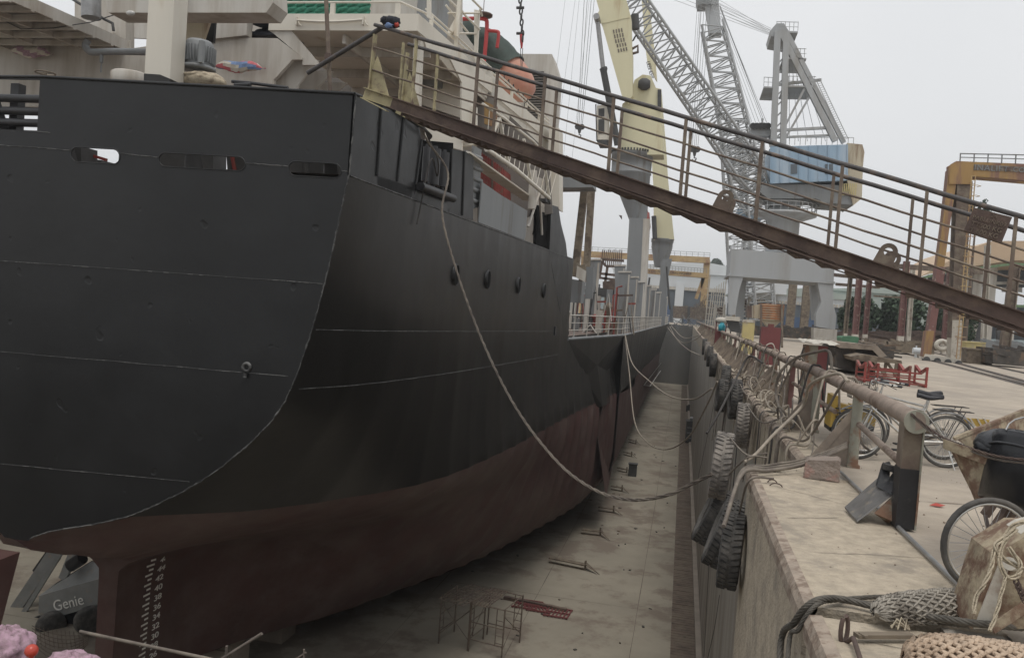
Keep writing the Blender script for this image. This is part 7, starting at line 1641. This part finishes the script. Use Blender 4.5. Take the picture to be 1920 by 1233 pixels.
# welding set on wheels at the foot of the wall
t = thing('generator', 'dark machine with a pipe on top standing at the foot of the dock wall', 'generator', fz(1297, 832)); Yg = fz(1297, 832).y
a, c = AY(1284, 830, Yg), AY(1311, 830, Yg); zt_ = AY(1297, 791, Yg).z
b = MB(); b.box(a.x, c.x, Yg, Yg + 1.6, FL + .2, zt_); b.box(a.x - .05, c.x + .05, Yg - .05, Yg + 1.65, zt_, zt_ + .06); b.build('machine_body', 'ship_dark', t)
b = MB(); b.cyl(V(a.x + .3, Yg + .4, zt_ + .3), V(c.x - .1, Yg + .4, zt_ + .3), .16, 12); b.box(a.x + .4, a.x + .6, Yg + .3, Yg + .5, zt_ + .06, zt_ + .3); b.build('exhaust', 'steel_grey', t)
b = MB()
for k in range(3): b.box(a.x + .1, c.x - .1, Yg - .02, Yg, FL + .5 + k * .5, FL + .6 + k * .5)
b.build('grille', 'ship_grey', t)
for x in (a.x + .2, c.x - .2): MB().cyl((x, Yg + .1, FL + .2), (x, Yg + .3, FL + .2), .2, 12).build('wheel', 'rubber', t)
b = MB(); p = fz(1185, 893); b.box(p.x - .3, p.x + .3, p.y, p.y + .5, FL, FL + .9); b.box(p.x - .35, p.x + .35, p.y - .05, p.y + .55, FL + .9, FL + .96); tag(b.build('tool_box', 'ship_dark'), 'small dark tool cabinet on the dock floor beside the bilge', 'tool box')
b = MB(); p = fz(1292, 772); b.box(p.x - .4, p.x + .4, p.y, p.y + .6, FL, FL + .8); b.cyl((p.x, p.y, FL + .8), (p.x, p.y, FL + .95), .2, 10); tag(b.build('pump_box', 'ship_dark'), 'small dark pump farther along the foot of the dock wall', 'pump')
# boom lift behind the stern
t = thing('boom_lift', 'grey boom lift standing behind the rudder opening of the ship', 'boom lift', AY(150, 1190, 24)); Y = 24
b = MB(); top = [(74, 1117), (100, 1098), (140, 1075), (175, 1055), (198, 1064), (222, 1080)]
b.slab([(73, 1118), (90, 1113), (215, 1078), (232, 1090), (222, 1118), (170, 1138), (110, 1155), (90, 1154), (72, 1150)], Y, 1.1)
b.prism([AY(73, 1118, Y), AY(90, 1113, Y), AY(215, 1078, Y), AY(205, 1062, Y + .9), AY(172, 1052, Y + .9), AY(100, 1097, Y + .9)], (0, 0, .03)); b.build('turntable_cover', 'lift_grey', t)
text_mesh('Genie', .52, .008, 'mark_white', 'cover_lettering', t, frame4(AY(128, 1130, Y - .03), AY(150, 1124, Y) - AY(100, 1136, Y), (0, 0, 1)), 1.0)
b = MB(); b.slab([(90, 1150), (160, 1146), (160, 1168), (120, 1176), (60, 1176), (50, 1160)], Y + .2, 1.6); b.build('chassis', 'black_plastic', t)
for px, py in ((167, 1162), (96, 1172)): p = AY(px, py, Y - .3); b = MB(); b.lathe([(.2, -.2), (.42, -.2), (.47, -.12), (.47, .12), (.42, .2), (.2, .2)], Matrix.Translation(p) @ Matrix.Rotation(R(55), 4, 'Z') @ Matrix.Rotation(PI / 2, 4, 'X'), 22, cap=True); b.build('wheel', 'rubber', t)
b = MB(); b.bar(AY(25, 1150, Y + .8), AY(112, 1020, Y + 1.2), .34, .38); b.bar(AY(42, 1152, Y + .5), AY(124, 1020, Y + .8), .10, .16); b.bar(AY(118, 1085, Y + .7), AY(140, 1030, Y + .7), .12, .3); b.build('boom', 'lift_grey', t)
b = MB(); b.bar(AY(100, 1040, Y + 1.4), AY(75, 1075, Y + 1.4), .3, .5); b.cyl(AY(132, 1060, Y + .4), AY(155, 1045, Y + .4), .22, 12); b.build('boom_knuckle', 'black_plastic', t)
b = MB(); z1 = AY(60, 1180, 20).z
for k in range(7): b.tube(sag(AY(60, 1172 + k * 5, 20.5), AY(165, 1188 + k * 3, 20.5), .15 + .06 * k, 8), .012, 4)
for k in range(12): x = 66 + k * 8; b.tube([AY(x, 1174 + k, 20.5), AY(x + 4, 1215, 20.5)], .01, 4)
tag(b.build('safety_net', 'rust_light'), 'brown sagging net between the boom lift and the bottom left corner', 'net')
# near edge: caisson top out of the frame with a rail and cloth bundles on it
b = MB(); b.box(-8, .78, -3, 1.15, -3.2, -1.0); struct(b.build('dock_caisson', 'concrete_wall'))
t = thing('floor_handrail', 'rusty pipes of a low handrail crossing the bottom left of the picture', 'handrail', AY(300, 1225, 9))
b = MB(); b.tube([AY(150, 1183, 9), AY(400, 1236, 9)], .022, 7); b.build('pipe', 'cable', t); b = MB(); b.tube([AY(410, 1238, 9), AY(491, 1187, 9)], .02, 7); b.tube([AY(425, 1210, 9), AY(424, 1270, 9)], .018, 7); b.tube([AY(550, 1238, 9), AY(574, 1222, 9)], .012, 6); b.tube([AY(570, 1216, 9), AY(570, 1270, 9)], .014, 6); b.build('pipe', 'cable', t)
for px in (160, 424, 570): p = AY(px, 1262, 9); MB().tube([p, V(p.x, 9, FL)], .02, 6).build('standard', 'cable', t)
random.seed(2)
def bundle(lab, px, py, Y, rx, rz, name='cloth_bundle'):
    b = MB(); c = AY(px, py, Y); nu, nv = 40, 24; vs = []
    for i in range(nv + 1):
        t = PI * i / nv
        for k in range(nu):
            a = 2 * PI * k / nu; q = 1 + .09 * math.sin(a * 5 + 2 * math.cos(t * 3)) * math.sin(t) + .06 * math.sin(a * 9 + t * 6) + .05 * math.sin(t * 11 + a * 2) + random.uniform(-.012, .012)
            vs.append(c + V(rx * q * math.sin(t) * math.cos(a), rx * .8 * q * math.sin(t) * math.sin(a), rz * q * math.cos(t) - (0 if t < PI / 2 else .06 * (t - PI / 2))))
    b.add(vs, [(i * nu + k, (i + 1) * nu + k, (i + 1) * nu + (k + 1) % nu, i * nu + (k + 1) % nu) for i in range(nv) for k in range(nu)], True)
    o = b.build(name, 'floral'); tag(o, lab, 'cloth bundle')
bundle('pink floral cloth bundle in the bottom left corner, the larger one', 10, 1212, 2.6, .105, .075)
bundle('pink floral cloth bundle right of the red ball', 133, 1250, 2.6, .10, .055)
b = MB(); p = AY(59, 1219, 2.45); b.ball(p, .023, n=16); b.cyl(p - V(0, 0, .02), p - V(0, 0, .12), .008, 6); tag(b.build('red_ball', 'red_ball'), 'shiny red ball between the two pink cloth bundles', 'ball')

split('tarred_cleat', 'pipe', 'end_shoe', 'winch_guard', 'web_frame', 'mooring_winch', 'raking_stiffener', 'pillar', 'bulwark_bracket', 'gallery_pillar', 'hatch_coaming', 'lower_pipe', 'gallery_pipe', 'deck_locker', 'crane_strut', 'rack_beam', 'bogie', 'boom_knuckle', 'bulwark_stiffener', 'deck_beam', 'grip')
# ================================================================== HAZE
hz = bpy.data.materials.new('haze_air'); hz.use_nodes = True; n = hz.node_tree; n.nodes.clear()
pv = n.nodes.new('ShaderNodeVolumePrincipled'); pv.inputs['Color'].default_value = (.93, .95, .97, 1); pv.inputs['Density'].default_value = HAZE; pv.inputs['Anisotropy'].default_value = 0.2
ot = n.nodes.new('ShaderNodeOutputMaterial'); n.links.new(pv.outputs[0], ot.inputs['Volume']); MT['haze_air'] = hz
if HAZE > 0:
    b = MB(); b.box(-1000, 1000, -60, 1600, FL - 1.0, 75); o = b.build('haze', 'haze_air'); o['kind'] = 'stuff'
